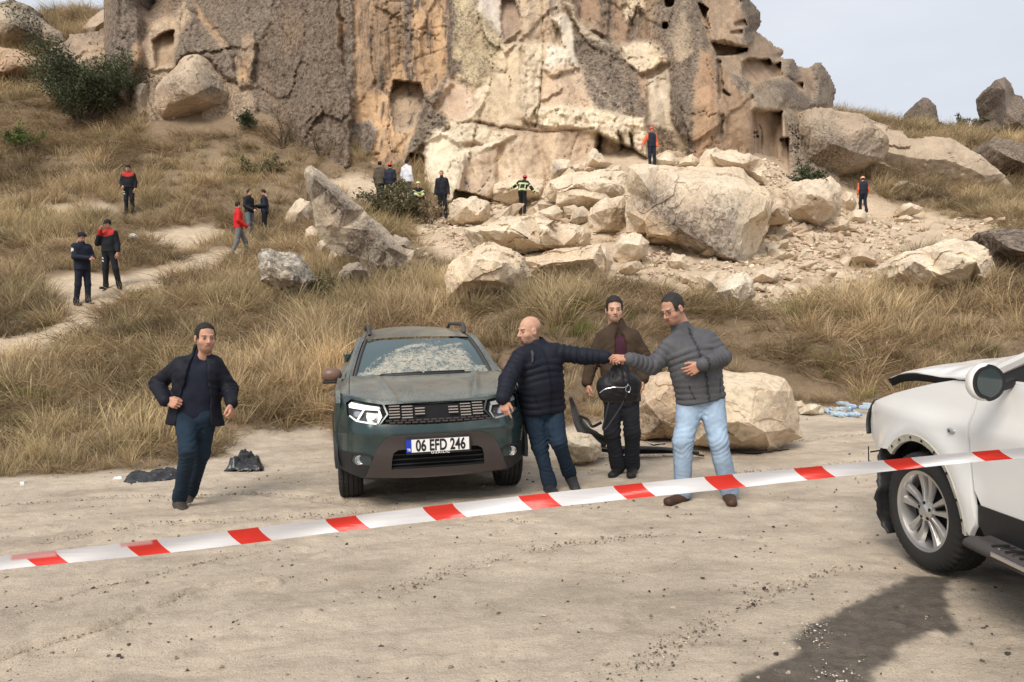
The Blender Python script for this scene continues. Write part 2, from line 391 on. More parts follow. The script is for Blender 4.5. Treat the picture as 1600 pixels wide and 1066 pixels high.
me = build_mesh('ground', V, Fq, [M_GROUND], True, {'Col': np.concatenate([Cc.reshape(-1, 3), [[.3, .24, .18]]]), 'wet': full(wet)})
ground = tag(link('ground', me), kind='structure')
# ------------------------------------------------------------------ cliff as relief over the view of it
def cells(X, Y, size, seed):
    """nearest jittered cell: returns random triple per cell and offset to its centre"""
    gx, gy = X / size, Y / size
    ix, iy = np.floor(gx), np.floor(gy); best = np.full(X.shape, 1e9)
    R = [np.zeros(X.shape) for _ in range(5)]; z = np.zeros_like(ix); second = np.full(X.shape, 1e9)
    for a in (-1, 0, 1):
        for b in (-1, 0, 1):
            cx, cy = ix + a, iy + b
            jx = cx + .5 + .45 * _h(cx, cy, z, seed); jy = cy + .5 + .45 * _h(cx, cy, z + 1, seed)
            d = (gx - jx) ** 2 + (gy - jy) ** 2
            m = d < best
            second = np.where(m, best, np.minimum(second, d))
            best = np.where(m, d, best)
            for k, v in enumerate((_h(cx, cy, z + 2, seed), _h(cx, cy, z + 3, seed), _h(cx, cy, z + 4, seed), gx - jx, gy - jy)):
                R[k] = np.where(m, v, R[k])
    return R, np.sqrt(second) - np.sqrt(best)
def facet(X, Y, size, amp, seed, tilt=1.2):
    (a, b, c, dx, dy), e = cells(X + size * .25 * fbm2(X / size, Y / size, 2, seed), Y + size * .25 * fbm2(X / size + 9, Y / size, 2, seed), size, seed)
    return amp * (a * .6 + tilt * (b * dx + c * dy))
ORANGE = (.54, .36, .215); TAN = (.52, .40, .28); PINK = (.58, .445, .32); BROWN = (.37, .27, .185); DARK = (.185, .15, .12); GREY = (.27, .235, .195)
CREAM = (.70, .585, .43); WHITE = (.76, .68, .56); YEL = (.55, .455, .30)
st = 2.0
cpx = np.arange(160, 1314, st); cpy = np.arange(-170, 330, st)
PX, PY = np.meshgrid(cpx, cpy, indexing='ij')
CB = np.array([(170, 180, 36.5), (180, 0, 38), (180, -160, 39.5), (230, 150, 36), (250, 40, 38.5), (330, 175, 35.5), (330, 60, 37.5), (300, -20, 40), (300, -160, 42), (430, 200, 33.8), (430, 0, 36), (430, -160, 38),
               (540, 250, 32), (540, 0, 34), (540, -160, 36), (620, 300, 30.9), (620, 0, 33.3), (620, -160, 35.5), (700, 330, 30.2), (700, 100, 32.5), (700, -160, 35.5), (780, 320, 30.2), (780, 60, 32), (780, -160, 35.5), (850, 300, 30.3), (850, 190, 30.8), (850, 40, 33), (850, -160, 36),
               (950, 270, 30.4), (950, 180, 31.0), (950, 60, 34), (950, -160, 38), (1030, 270, 30.8), (1030, 100, 32.4), (1050, -160, 37), (1110, 270, 31), (1110, 60, 33.5), (1110, -160, 38.5), (1170, 270, 32), (1170, 120, 34), (1170, 20, 38), (1170, -160, 41), (1230, 280, 33.5), (1230, 150, 38), (1230, 90, 42), (1300, 280, 36), (1300, 150, 46), (1300, 60, 48)])
def rbf2(C, X, Y, sc=60.):
    ph = lambda r: np.sqrt(r * r + sc * sc)
    A = ph(np.hypot(C[:, None, 0] - C[:, 0], C[:, None, 1] - C[:, 1])); n = len(C); P = np.c_[np.ones(n), C[:, :2]]
    s_ = np.linalg.solve(np.block([[A, P], [P.T, np.zeros((3, 3))]]), np.r_[C[:, 2], 0, 0, 0]); out = s_[n] + s_[n + 1] * X + s_[n + 2] * Y
    for i in range(n): out = out + s_[i] * ph(np.hypot(X - C[i, 0], Y - C[i, 1]))
    return out
D = rbf2(CB, PX, PY)
wx = PX + 4.0 * fbm2(PX / 11, PY / 11, 5, 101, .6) + 4 * fbm2(PX / 40, PY / 40, 2, 99); wy = PY + 4.0 * fbm2(PX / 11 + 50, PY / 11, 5, 102, .6) + 3 * fbm2(PX / 40 + 9, PY / 40, 2, 98)
# large structure: vertical buttressing and fracture planes
D = D + .55 * ridge2(wx / 70, wy / 260, 3, 103) * -1 + .16 * fbm2(wx / 22, wy / 60, 4, 104)
D = D + facet(wx, wy * .6, 75, .22, 105) + facet(wx, wy * .8, 24, .028, 106)
CC = np.broadcast_to(np.array(TAN) * .9, PX.shape + (3,)).copy(); LI = np.full(PX.shape, .50); SK = np.full(PX.shape, .35); FR = np.zeros(PX.shape)
def feat(poly, dD=0., soft=3., col=None, li=None, sk=None, fr=None, g=(0, 0), csoft=None, hard=False, rough=0):
    global D, CC, LI, SK, FR
    x, y = (PX, PY) if hard else (wx, wy)
    sd_ = pdist(x, y, poly)
    soft = soft * 1.5; m = sstep(soft * .5, -soft * .5, sd_); dD = dD * (1 if dD > .6 else .75)
    cx = np.mean([p[0] for p in poly]); cy = np.mean([p[1] for p in poly])
    if dD or g != (0, 0): D = D + m * (dD + g[0] * (PX - cx) + g[1] * (PY - cy))
    if rough: rough *= .62; D = D + m * (facet(PX, PY, 13, rough, int(cx) + 5) + facet(PX, PY, 6.5, rough * .45, int(cy) + 9) + rough * .7 * ridge2(PX / 9, PY / 9, 3, 5))
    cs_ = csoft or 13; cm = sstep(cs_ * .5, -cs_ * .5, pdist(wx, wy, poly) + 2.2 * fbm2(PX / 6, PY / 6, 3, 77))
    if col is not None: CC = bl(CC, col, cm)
    if li is not None: LI = LI * (1 - cm) + li * cm
    if sk is not None: SK = SK * (1 - cm) + sk * cm
    if fr is not None: FR = FR * (1 - cm) + fr * cm
def cave(poly, depth, top_tilt=0.0, col=None, hard=False):
    """pushed-in opening whose floor rises back to the face"""
    global D, LI, CC
    x, y = (PX, PY) if hard else (PX + .35 * (wx - PX), PY + .35 * (wy - PY))
    sd_ = pdist(x, y, poly); m = sstep(.8, -1.2, sd_)
    y0 = min(p[1] for p in poly); y1 = max(p[1] for p in poly)
    D = D + m * (depth - top_tilt * (PY - y0) / (y1 - y0))
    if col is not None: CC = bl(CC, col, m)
    LI = LI * (1 - m) + .1 * m
def crack(pts, w=1.4, dep=.45):
    global D, LI
    d_ = pdist(wx * .6 + PX * .4, wy * .6 + PY * .4, pts, closed=False)
    D = D + .6 * dep * np.exp(-(d_ / w) ** 2)
# ---- colours and forms, left to right
feat([(160, -170), (300, -170), (300, 20), (225, 60), (220, 180), (160, 180)], 0, 8, BROWN, .55)
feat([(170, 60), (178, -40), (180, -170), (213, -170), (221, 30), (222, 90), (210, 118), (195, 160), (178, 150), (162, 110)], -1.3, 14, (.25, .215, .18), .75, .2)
feat([(203, 75), (218, 60), (222, 92), (207, 112)], 0, 3, (.44, .30, .19), .1)
feat([(222, 70), (238, 38), (272, 20), (290, 0), (300, 30), (278, 60), (276, 105), (262, 112), (236, 112)], -.4, 5, TAN, .35)
cave([(238, 64), (252, 52), (272, 46), (273, 100), (243, 106)], 1.3, .9, (.42, .31, .21))
feat([(278, 100), (282, 50), (302, 24), (330, 45), (362, 84), (369, 130), (350, 122), (330, 92), (300, 82)], -1.0, 5, GREY, .75, g=(.006, 0))
feat([(290, 10), (330, -60), (395, -170), (452, -170), (438, 10), (402, 70), (395, 122), (372, 92), (335, 44)], -.5, 6, (.26, .22, .18), .75)
feat([(370, 92), (378, 56), (398, 50), (400, 90), (392, 135), (373, 138)], -.5, 5, (.40, .30, .21), .5)
feat([(380, 98), (390, 92), (386, 130), (376, 125)], 0, 3, ORANGE, .1)
feat([(300, 0), (318, 20), (352, 72), (346, 76), (310, 30)], .25, 4, (.46, .32, .21), .1)
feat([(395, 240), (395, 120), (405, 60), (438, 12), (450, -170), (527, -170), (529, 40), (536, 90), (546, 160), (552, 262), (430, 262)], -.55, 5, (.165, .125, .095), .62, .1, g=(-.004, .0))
feat([(526, 22), (537, 30), (539, 88), (528, 62)], .5, 3, (.50, .33, .21), .05)
feat([(536, -170), (551, -170), (551, 60), (553, 190), (545, 190), (541, 95)], -.35, 4, (.28, .245, .21), .85)
feat([(551, -170), (702, -170), (702, 118), (690, 165), (666, 200), (642, 212), (632, 248), (594, 258), (556, 240)], .15, 4, ORANGE, .10, 1.0)
feat([(552, -170), (632, -170), (612, 60), (608, 120), (600, 150), (560, 140)], 0, 14, (.37, .255, .165), .38, 1.0, csoft=22)
feat([(606, -10), (634, -10), (634, 96), (612, 104)], -.12, 3, (.40, .27, .17), .42, .6)
feat([(631, -170), (645, -170), (644, 60), (640, 125), (634, 118)], -.1, 4, (.30, .26, .22), .95)
feat([(697, -170), (712, -170), (712, 60), (708, 118), (699, 110)], -.15, 5, (.26, .23, .20), 1.0)
feat([(553, 196), (578, 190), (592, 205), (586, 230), (566, 248), (550, 246)], -.3, 4, (.30, .275, .25), .75)
crack([(562, 250), (580, 242), (592, 240)], 2, .6)
cave([(609, 152), (615, 125), (657, 129), (668, 162), (667, 182), (642, 206), (618, 212), (612, 180)], 1.5, 1.45, (.42, .32, .225))
crack([(608, 160), (610, 200), (613, 245)], 1.0, .22); crack([(640, 155), (641, 200)], .9, .15)
for c_ in ([(637, 100), (660, 88), (680, 80), (702, 72)], [(632, 50), (660, 46), (700, 42)], [(608, 2), (632, 2)], [(686, 65), (692, 80)], [(688, 0), (687, 22)], [(612, 45), (632, 42)], [(610, 70), (630, 66)], [(622, 20), (624, 100)]): crack(c_, 1.0, .16)
feat([(712, -170), (745, -170), (748, 20), (762, 28), (784, 64), (790, 110), (768, 112), (764, 128), (738, 134), (706, 118), (708, 60)], -.2, 5, YEL, .42, .3)
feat([(706, 95), (722, 98), (720, 112), (703, 116)], 0, 4, (.22, .18, .15), .8)
crack([(743, 0), (749, 25), (745, 40)], 1.2, .4)
feat([(745, -170), (786, -170), (783, 0), (780, 40), (784, 64), (760, 26), (747, 16)], .25, 3, (.56, .50, .43), .0, 0, 1)
cave([(784, 0), (789, -14), (803, -6), (813, 26), (812, 46), (800, 54), (786, 62), (781, 32)], .9, .4, (.37, .275, .205))
feat([(800, -170), (858, -170), (860, 66), (786, 66), (812, 48), (812, 24)], .55, 3, (.54, .42, .30), .12, .1, .6, rough=.10)
feat([(784, 70), (812, 68), (818, 180), (816, 200), (770, 196), (738, 186), (766, 132), (770, 110)], -.25, 5, (.60, .485, .345), .06, 0, .7)
feat([(818, 68), (852, 68), (846, 120), (844, 180), (838, 196), (818, 190)], -.4, 3, CREAM, .05, 0, 1, rough=.14)
feat([(852, 68), (880, 72), (902, 98), (905, 105), (886, 112), (860, 118), (850, 105)], -.5, 3, WHITE, .0, 0, 1, rough=.20)
feat([(850, 105), (900, 100), (925, 150), (932, 170), (880, 168), (842, 190)], -.1, 5, (.60, .46, .33), .03, 0, .6)
feat([(862, 30), (874, 21), (884, 22), (895, 38), (900, 60), (903, 97), (893, 100), (885, 76), (872, 45)], -.8, 3, WHITE, 0, 0, 1, g=(.01, .006))
feat([(857, -170), (874, -170), (874, 24), (862, 28)], .5, 3, (.52, .44, .36), .1)
crack([(849, -10), (849, 60), (847, 110), (845, 160), (840, 190), (834, 200)], 1.2, .5)
feat([(876, -170), (1015, -170), (1010, 66), (968, 70), (940, 50), (905, 30), (896, 0)], 1.0, 6, (.37, .255, .175), .22, .8)
for xx, ww_ in ((942, 5), (952, 4), (990, 6), (1001, 3)): feat([(xx - ww_, -170), (xx + ww_, -170), (xx + ww_, 66), (xx - ww_, 68)], .35, 4, (.22, .18, .145), .6)
feat([(970, -20), (1010, -20), (1008, 20), (996, 10), (985, 40), (972, 24)], -.5, 3, CREAM, .35, 0, 1, rough=.2)
feat([(884, 4), (896, 8), (905, 34), (935, 58), (970, 84), (974, 100), (930, 74), (908, 52), (890, 20)], -.7, 3, (.55, .46, .35), .12, 0, 1, g=(0, .01), rough=.1)
feat([(920, 28), (952, 55), (948, 58), (924, 44)], -1.1, 3, (.34, .25, .19), .1)
feat([(903, 52), (930, 62), (966, 82), (1000, 118), (1010, 150), (1012, 186), (985, 180), (960, 152), (935, 130), (910, 104), (898, 72)], -.2, 4, (.31, .255, .20), .85, .2, rough=.10)
feat([(903, 104), (935, 130), (962, 154), (985, 180), (930, 170), (915, 140)], -.15, 5, (.42, .35, .28), .55, rough=.12)
feat([(968, 72), (1000, 64), (1022, 66), (1040, 80), (1046, 96), (1012, 112), (1000, 116), (975, 92)], -.7, 3, CREAM, .12, 0, 1, rough=.26)
feat([(995, 118), (1012, 112), (1011, 160), (1002, 150)], 0, 3, (.45, .31, .21), .1)
feat([(1012, 112), (1044, 96), (1048, 150), (1053, 190), (1062, 206), (1076, 244), (1064, 252), (1052, 202), (1011, 192)], .35, 3, (.56, .47, .36), .06, .1, .7)
feat([(840, 172), (880, 165), (930, 170), (985, 184), (1010, 184), (1011, 252), (990, 236), (940, 207), (895, 200), (842, 200)], -.55, 5, (.74, .63, .47), .10, 0, 1, rough=.17)
feat([(930, 206), (990, 236), (1010, 250), (1010, 275), (930, 275)], .9, 4, (.40, .305, .215), .1, .5)
for xx in (936, 971, 986): feat([(xx - 2, 205), (xx + 2, 208), (xx + 2, 275), (xx - 2, 275)], .7, 2, (.25, .2, .15), .3)
crack([(742, 190), (790, 200), (838, 207), (866, 206), (900, 203), (928, 200)], 1.2, .4)
crack([(905, 205), (898, 225), (890, 260)], 1.0, .2); crack([(838, 150), (838, 207)], 1.2, .3)
feat([(700, 205), (925, 202), (932, 275), (900, 300), (780, 305), (760, 300)], -.1, 6, PINK, .04, .05, .5)
feat([(640, 246), (650, 205), (664, 150), (684, 138), (700, 118), (708, 130), (690, 150), (676, 168), (702, 186), (704, 196), (668, 222)], -.55, 4, (.33, .285, .22), .80, rough=.15)
feat([(690, 138), (702, 122), (735, 136), (742, 150), (738, 172), (718, 184), (700, 184), (688, 166)], .1, 5, (.56, .42, .31), .05, 0, .7)
feat([(738, 150), (766, 122), (764, 142), (752, 170), (738, 184), (706, 196), (700, 188), (728, 182), (744, 164)], -.35, 4, CREAM, .05, 0, 1, rough=.12)
feat([(672, 206), (700, 196), (735, 190), (780, 205), (808, 212), (780, 224), (730, 222), (722, 232), (700, 212)], -.4, 4, (.70, .60, .45), .25, 0, .9, rough=.12)
feat([(664, 228), (680, 208), (698, 206), (720, 222), (728, 250), (716, 305), (708, 318), (664, 318)], -.9, 6, (.74, .65, .50), .05, 0, 1, g=(-.006, 0))
feat([(726, 256), (760, 232), (782, 224), (778, 240), (772, 300), (762, 314), (710, 298), (720, 262)], -.75, 4, (.52, .40, .29), .03, 0, .8, g=(.012, .0))
feat([(726, 232), (780, 222), (760, 232), (728, 254), (718, 262)], -.9, 4, (.70, .60, .46), .1, 0, 1)
feat([(782, 225), (830, 215), (850, 260), (850, 310), (770, 310)], -.2, 8, (.60, .47, .34), .0, 0, .7, g=(-.008, 0))
cave([(706, 324), (711, 296), (735, 302), (766, 312), (770, 324)], 1.8, 0)
cave([(633, 300), (636, 250), (642, 240), (662, 243), (665, 312), (633, 312)], 2.2, 0)
feat([(636, 266), (664, 266), (664, 273), (636, 272)], -1.1, 1.5, (.46, .34, .24), 0, hard=True)
feat([(1013, -170), (1086, -170), (1101, 40), (1116, 86), (1121, 112), (1123, 160), (1121, 262), (1082, 262), (1062, 206), (1051, 150), (1045, 98), (1024, 60)], -1.0, 22, (.315, .25, .185), .62, .4)
feat([(1045, 60), (1068, 20), (1085, 60), (1078, 100), (1060, 110)], 0, 6, (.43, .34, .24), .35)
feat([(1094, 78), (1112, 82), (1120, 112), (1122, 160), (1120, 262), (1081, 262), (1084, 160), (1090, 112)], -.1, 8, (.42, .275, .175), .14, .4)
feat([(1046, 110), (1086, 84), (1078, 150), (1062, 205), (1051, 180)], .15, 8, (.28, .24, .20), .9)
for (hx, hy, ra, rb) in ((1045, 5, 8, 8), (1039, 40, 4.5, 5.5)): cave([(hx + ra * math.cos(a), hy + rb * math.sin(a)) for a in np.linspace(0, 6.28, 12)[:-1]], 1.6, .2)
feat([(1121, 90), (1136, 106), (1152, 120), (1170, 130), (1177, 146), (1176, 262), (1120, 262)], -.7, 10, (.41, .285, .19), .22, .4)
feat([(1136, 106), (1152, 118), (1172, 132), (1177, 148), (1168, 152), (1150, 135)], -.1, 5, (.38, .32, .25), .6)
feat([(1121, 95), (1127, 97), (1128, 140), (1140, 152), (1126, 148), (1121, 158)], .7, 2, (.25, .19, .14), .4)
feat([(1124, 180), (1130, 180), (1129, 215), (1124, 210)], .4, 3, (.2, .16, .13), .6)
feat([(1088, -170), (1180, -170), (1182, 0), (1188, 20), (1182, 40), (1178, 60), (1168, 74), (1112, 64), (1102, 34)], -.9, 5, (.41, .30, .21), .22, .3)
feat([(1150, -20), (1180, -20), (1188, 20), (1182, 44), (1178, 62), (1166, 74), (1160, 50), (1168, 30)], -.1, 4, (.32, .27, .22), .8, rough=.14)
cave([(1090, 4), (1100, 8), (1107, 14), (1104, 22), (1110, 44), (1103, 38), (1096, 20)], 1.6, .3)
cave([(1146, 36), (1164, 30), (1168, 40), (1150, 44)], .9, .6); cave([(1142, 50), (1160, 46), (1162, 58), (1140, 54)], .7, .6)
feat([(1168, 76), (1184, 46), (1202, 62), (1214, 74), (1228, 82), (1222, 92), (1200, 92), (1172, 92), (1160, 96), (1158, 122), (1140, 112), (1116, 86)], .3, 4, (.39, .29, .205), .3, .2)
cave([(1113, 66), (1130, 72), (1168, 75), (1166, 81), (1145, 86), (1120, 88)], 2.6, .7)
cave([(1160, 118), (1160, 98), (1168, 92), (1202, 92), (1208, 101), (1220, 96), (1223, 118), (1200, 126), (1180, 131), (1165, 124)], 2.4, 1.0, (.40, .29, .2))
feat([(1176, 136), (1190, 128), (1210, 131), (1226, 146), (1228, 160), (1220, 174), (1177, 172)], -.9, 5, (.41, .335, .25), .4, .1)
feat([(1196, 124), (1215, 128), (1240, 126), (1262, 150), (1275, 168), (1262, 176), (1238, 166), (1222, 142)], -.5, 5, (.33, .28, .22), .7)
cave([(1176, 174), (1222, 174), (1222, 215), (1232, 215), (1234, 278), (1176, 278)], 1.9, .2, (.45, .335, .235), hard=True)
feat([(1211, 174), (1226, 178), (1234, 278), (1216, 278)], -.9, 3, (.44, .33, .24), .05, g=(-.05, 0), hard=True)
crack([(1178, 196), (1184, 194), (1189, 204), (1190, 258)], 1.4, .35)
for (ax, ay) in ((1177, 207), (1182, 207), (1177, 214), (1183, 213), (1221, 219)): cave([(ax - 1.5, ay - 1.5), (ax + 1.8, ay - 1.5), (ax + 1.8, ay + 2), (ax - 1.5, ay + 2)], .6, 0, hard=True)
feat([(1226, 172), (1240, 176), (1262, 190), (1262, 285), (1234, 285), (1232, 215)], -.5, 6, (.40, .32, .235), .5, .2, rough=.2)
feat([(1229, 116), (1230, 96), (1238, 89), (1248, 104), (1252, 118), (1240, 124)], -1.0, 5, (.27, .23, .19), .75)
feat([(1244, 124), (1250, 104), (1272, 104), (1284, 130), (1270, 158), (1244, 140)], .2, 5, (.39, .29, .21), .3)
cave([(1243, 128), (1256, 130), (1257, 142), (1248, 140)], 1.2, .3)
feat([(1270, 108), (1276, 97), (1286, 98), (1299, 118), (1307, 142), (1303, 168), (1272, 166), (1278, 130)], -1.2, 8, (.37, .315, .25), .6, rough=.15)
for cs1, am1, sd1, ga in ((38., .16, 501, .05), (15., .07, 502, .15)):
    _, e1 = cells(wx + 5 * fbm2(PX / 20, PY / 20, 3, sd1), wy * .62 + 5 * fbm2(PX / 20 + 7, PY / 20, 3, sd1), cs1, sd1); g1 = sstep(ga, ga + .25, fbm2(PX / 60, PY / 60, 3, sd1 + 7)); cl = sstep(.055 * 30 / cs1 * .6, .0, e1) * g1
    D = D + am1 * cl; CC = CC * (1 - .35 * cl)[..., None]
# honeycomb weathering
hm = sstep(6, -6, pdist(wx, wy, [(1232, 195), (1256, 195), (1252, 235), (1238, 240)]))
_, ce = cells(PX, PY, 5.0, 300); D = D + hm * .35 * sstep(.28, .5, ce) * 1.0
# small scale roughness everywhere
D = D + (.055 + .04 * (LI > .5)) * fbm2(wx / 7, wy / 8, 3, 120) * (1 - .4 * FR) + .03 * ridge2(wx / 18, wy / 18, 3, 121)
D = D + .06 * sstep(.15, .5, fbm2(wx / 9, wy / 40, 4, 122)) * SK
CC = CC * (1 + .10 * fbm2(wx / 30, wy / 45, 4, 130) + .07 * fbm2(PX / 5, PY / 6, 3, 131))[..., None]
CC = bl(CC, (.78, .68, .53), np.clip(FR, 0, 1) * sstep(.1, .55, fbm2(wx / 12, wy / 12, 4, 132)) * .6)
CC = bl(CC, (.40, .28, .18), (1 - np.clip(FR, 0, 1)) * sstep(.1, .6, fbm2(wx / 35 + 4, wy / 60, 4, 133)) * .5)
LI = np.clip(LI + .16 * fbm2(wx / 26, wy / 26, 3, 134), 0, 1)
SIL = [(160, -175), (1172, -175), (1173, 0), (1188, 18), (1189, 38), (1182, 48), (1200, 60), (1207, 66), (1213, 72), (1222, 76), (1225, 83), (1220, 88), (1229, 91), (1238, 89), (1248, 103), (1264, 105), (1274, 97), (1284, 98), (1299, 118), (1307, 142), (1303, 166), (1312, 172), (1312, 330), (160, 330)]
SKY1 = [(221, -175), (246, -175), (240, 4), (232, 14), (222, 8)]
sil = pdist(wx * .35 + PX * .65, wy * .35 + PY * .65, SIL)
s2 = pdist(PX, PY, SKY1)
sil = np.maximum(sil, np.where(PY < 60, -s2, -99))
# roll the face away as it nears its outline
inn = np.clip(-sil, 0, 26)
ok_edge = (PY < 200)
D = D + np.where(ok_edge, 2.2 * (1 - np.sqrt(1 - (1 - np.clip(inn / 26, 0, 1)) ** 2 + 1e-9)), 0)
keep = sil < 0
P3 = atA(PX, PY, D)
def relief_mesh(name, P3, keep, attrs, mat, back=7.0):
    nu, nv = keep.shape
    Fq = gridfaces(nu, nv); kf = keep.ravel()[Fq].all(1); Fq = Fq[kf]
    used = np.zeros(nu * nv, bool); used[Fq.ravel()] = True
    idx = -np.ones(nu * nv, np.int64); idx[used] = np.arange(used.sum())
    Fq = idx[Fq]; V = P3.reshape(-1, 3)[used]
    at_ = {k: v.reshape(nu * nv, -1)[used] for k, v in attrs.items()}
    # boundary edges -> skirt going back from the face
    E = np.concatenate([Fq[:, [0, 1]], Fq[:, [1, 2]], Fq[:, [2, 3]], Fq[:, [3, 0]]])
    key = np.sort(E, 1); kk = key[:, 0] * len(V) + key[:, 1]
    u, inv, cnt = np.unique(kk, return_inverse=True, return_counts=True)
    B = E[cnt[inv] == 1]
    bv = np.unique(B.ravel()); mp = -np.ones(len(V), np.int64)
    cur = V[bv]; ids = bv; newF = []; newV = []; base = len(V); src = bv
    for k in range(3):
        off = np.array([0, back * (k + 1) / 3, -.15 * back * ((k + 1) / 3) ** 2]); nvv = V[bv] + off
        nid = base + np.arange(len(bv)); mp2 = -np.ones(base + len(bv), np.int64)
        look_old = dict(zip(bv.tolist(), ids.tolist())); look_new = dict(zip(bv.tolist(), nid.tolist()))
        newF.append(np.array([[look_old[b], look_old[a], look_new[a], look_new[b]] for a, b in B.tolist()])); newV.append(nvv); base += len(bv); ids = nid
    Fa = np.concatenate([Fq] + newF); Va = np.concatenate([V] + newV)
    at2 = {k: np.concatenate([v] + [v[bv]] * 3) for k, v in at_.items()}
    at2 = {k: (v[:, 0] if v.shape[1] == 1 else v) for k, v in at2.items()}
    return build_mesh(name, Va, Fa[:, ::-1], [mat], True, at2)
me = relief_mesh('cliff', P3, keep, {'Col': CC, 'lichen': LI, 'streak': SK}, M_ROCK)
tag(link('cliff', me), kind='structure')
# things lying behind the cliff face (closing block so the ridge has body)

# ------------------------------------------------------------------ rocks from outlines
def relax(V, T, f):
    E = np.unique(np.sort(np.concatenate([T[:, [0, 1]], T[:, [1, 2]], T[:, [2, 0]]]), 1), axis=0)
    S = np.zeros_like(V); c = np.zeros(len(V))
    for a, b in ((0, 1), (1, 0)): np.add.at(S, E[:, a], V[E[:, b]]); np.add.at(c, E[:, a], 1)
    return V * (1 - f) + f * S / np.maximum(c, 1)[:, None]
def subdiv_tri(V, T, A, n, amp, seed, rel=0.):
    for it in range(n):
        if it in (1, 2) and rel: V = relax(V, T, rel)
        E = np.concatenate([T[:, [0, 1]], T[:, [1, 2]], T[:, [2, 0]]]); k = np.sort(E, 1)
        u, inv = np.unique(k[:, 0] * (len(V) + 1) + k[:, 1], return_inverse=True)
        a = u // (len(V) + 1); b = u % (len(V) + 1)
        L = np.linalg.norm(V[a] - V[b], axis=1)
        M = (V[a] + V[b]) / 2; base = len(V)
        nz = np.stack([fbm3(M * (1.3 * 2 ** it) + q * 13.7, 2, seed + q + it * 3) for q in range(3)], 1)
        M = M + nz * (amp * L)[:, None]
        V = np.concatenate([V, M]); A = np.concatenate([A, (A[a] + A[b]) / 2])
        nt_ = len(T); m0, m1, m2 = inv[:nt_] + base, inv[nt_:2 * nt_] + base, inv[2 * nt_:] + base
        T = np.concatenate([np.stack([T[:, 0], m0, m2], 1), np.stack([T[:, 1], m1, m0], 1), np.stack([T[:, 2], m2, m1], 1), np.stack([m0, m1, m2], 1)])
    return V, T, A
def ray_ground(px, py, lo=3.0, hi=60):
    """first hit of the pixel ray with the hillside"""
    ds = np.geomspace(lo, hi, 420); P = atA(np.full(420, float(px)), np.full(420, float(py)), ds); z = hgt(P[:, 0], P[:, 1])
    k = np.where(P[:, 2] < z)[0]
    if not len(k): return None
    return P[k[0]]
def facet3(P, size, amp, seed):
    g = P / size; g = g + .25 * np.stack([vn(g[:, 0], g[:, 1], g[:, 2], seed + q) for q in (1, 2, 3)], 1); I = np.floor(g); best = np.full(len(P), 1e9); R = np.zeros(len(P))
    for a in (-1, 0, 1):
        for b in (-1, 0, 1):
            for c in (-1, 0, 1):
                q = I + (a, b, c); h_ = [_h(q[:, 0], q[:, 1], q[:, 2], seed + 10 * k) for k in range(7)]
                dx = g - q - .5 - .45 * np.stack(h_[:3], 1); d = (dx ** 2).sum(1); m = d < best; best = np.where(m, d, best)
                R = np.where(m, .5 * h_[3] + 1.1 * (h_[4] * dx[:, 0] + h_[5] * dx[:, 1] + h_[6] * dx[:, 2]), R)
    return amp * R
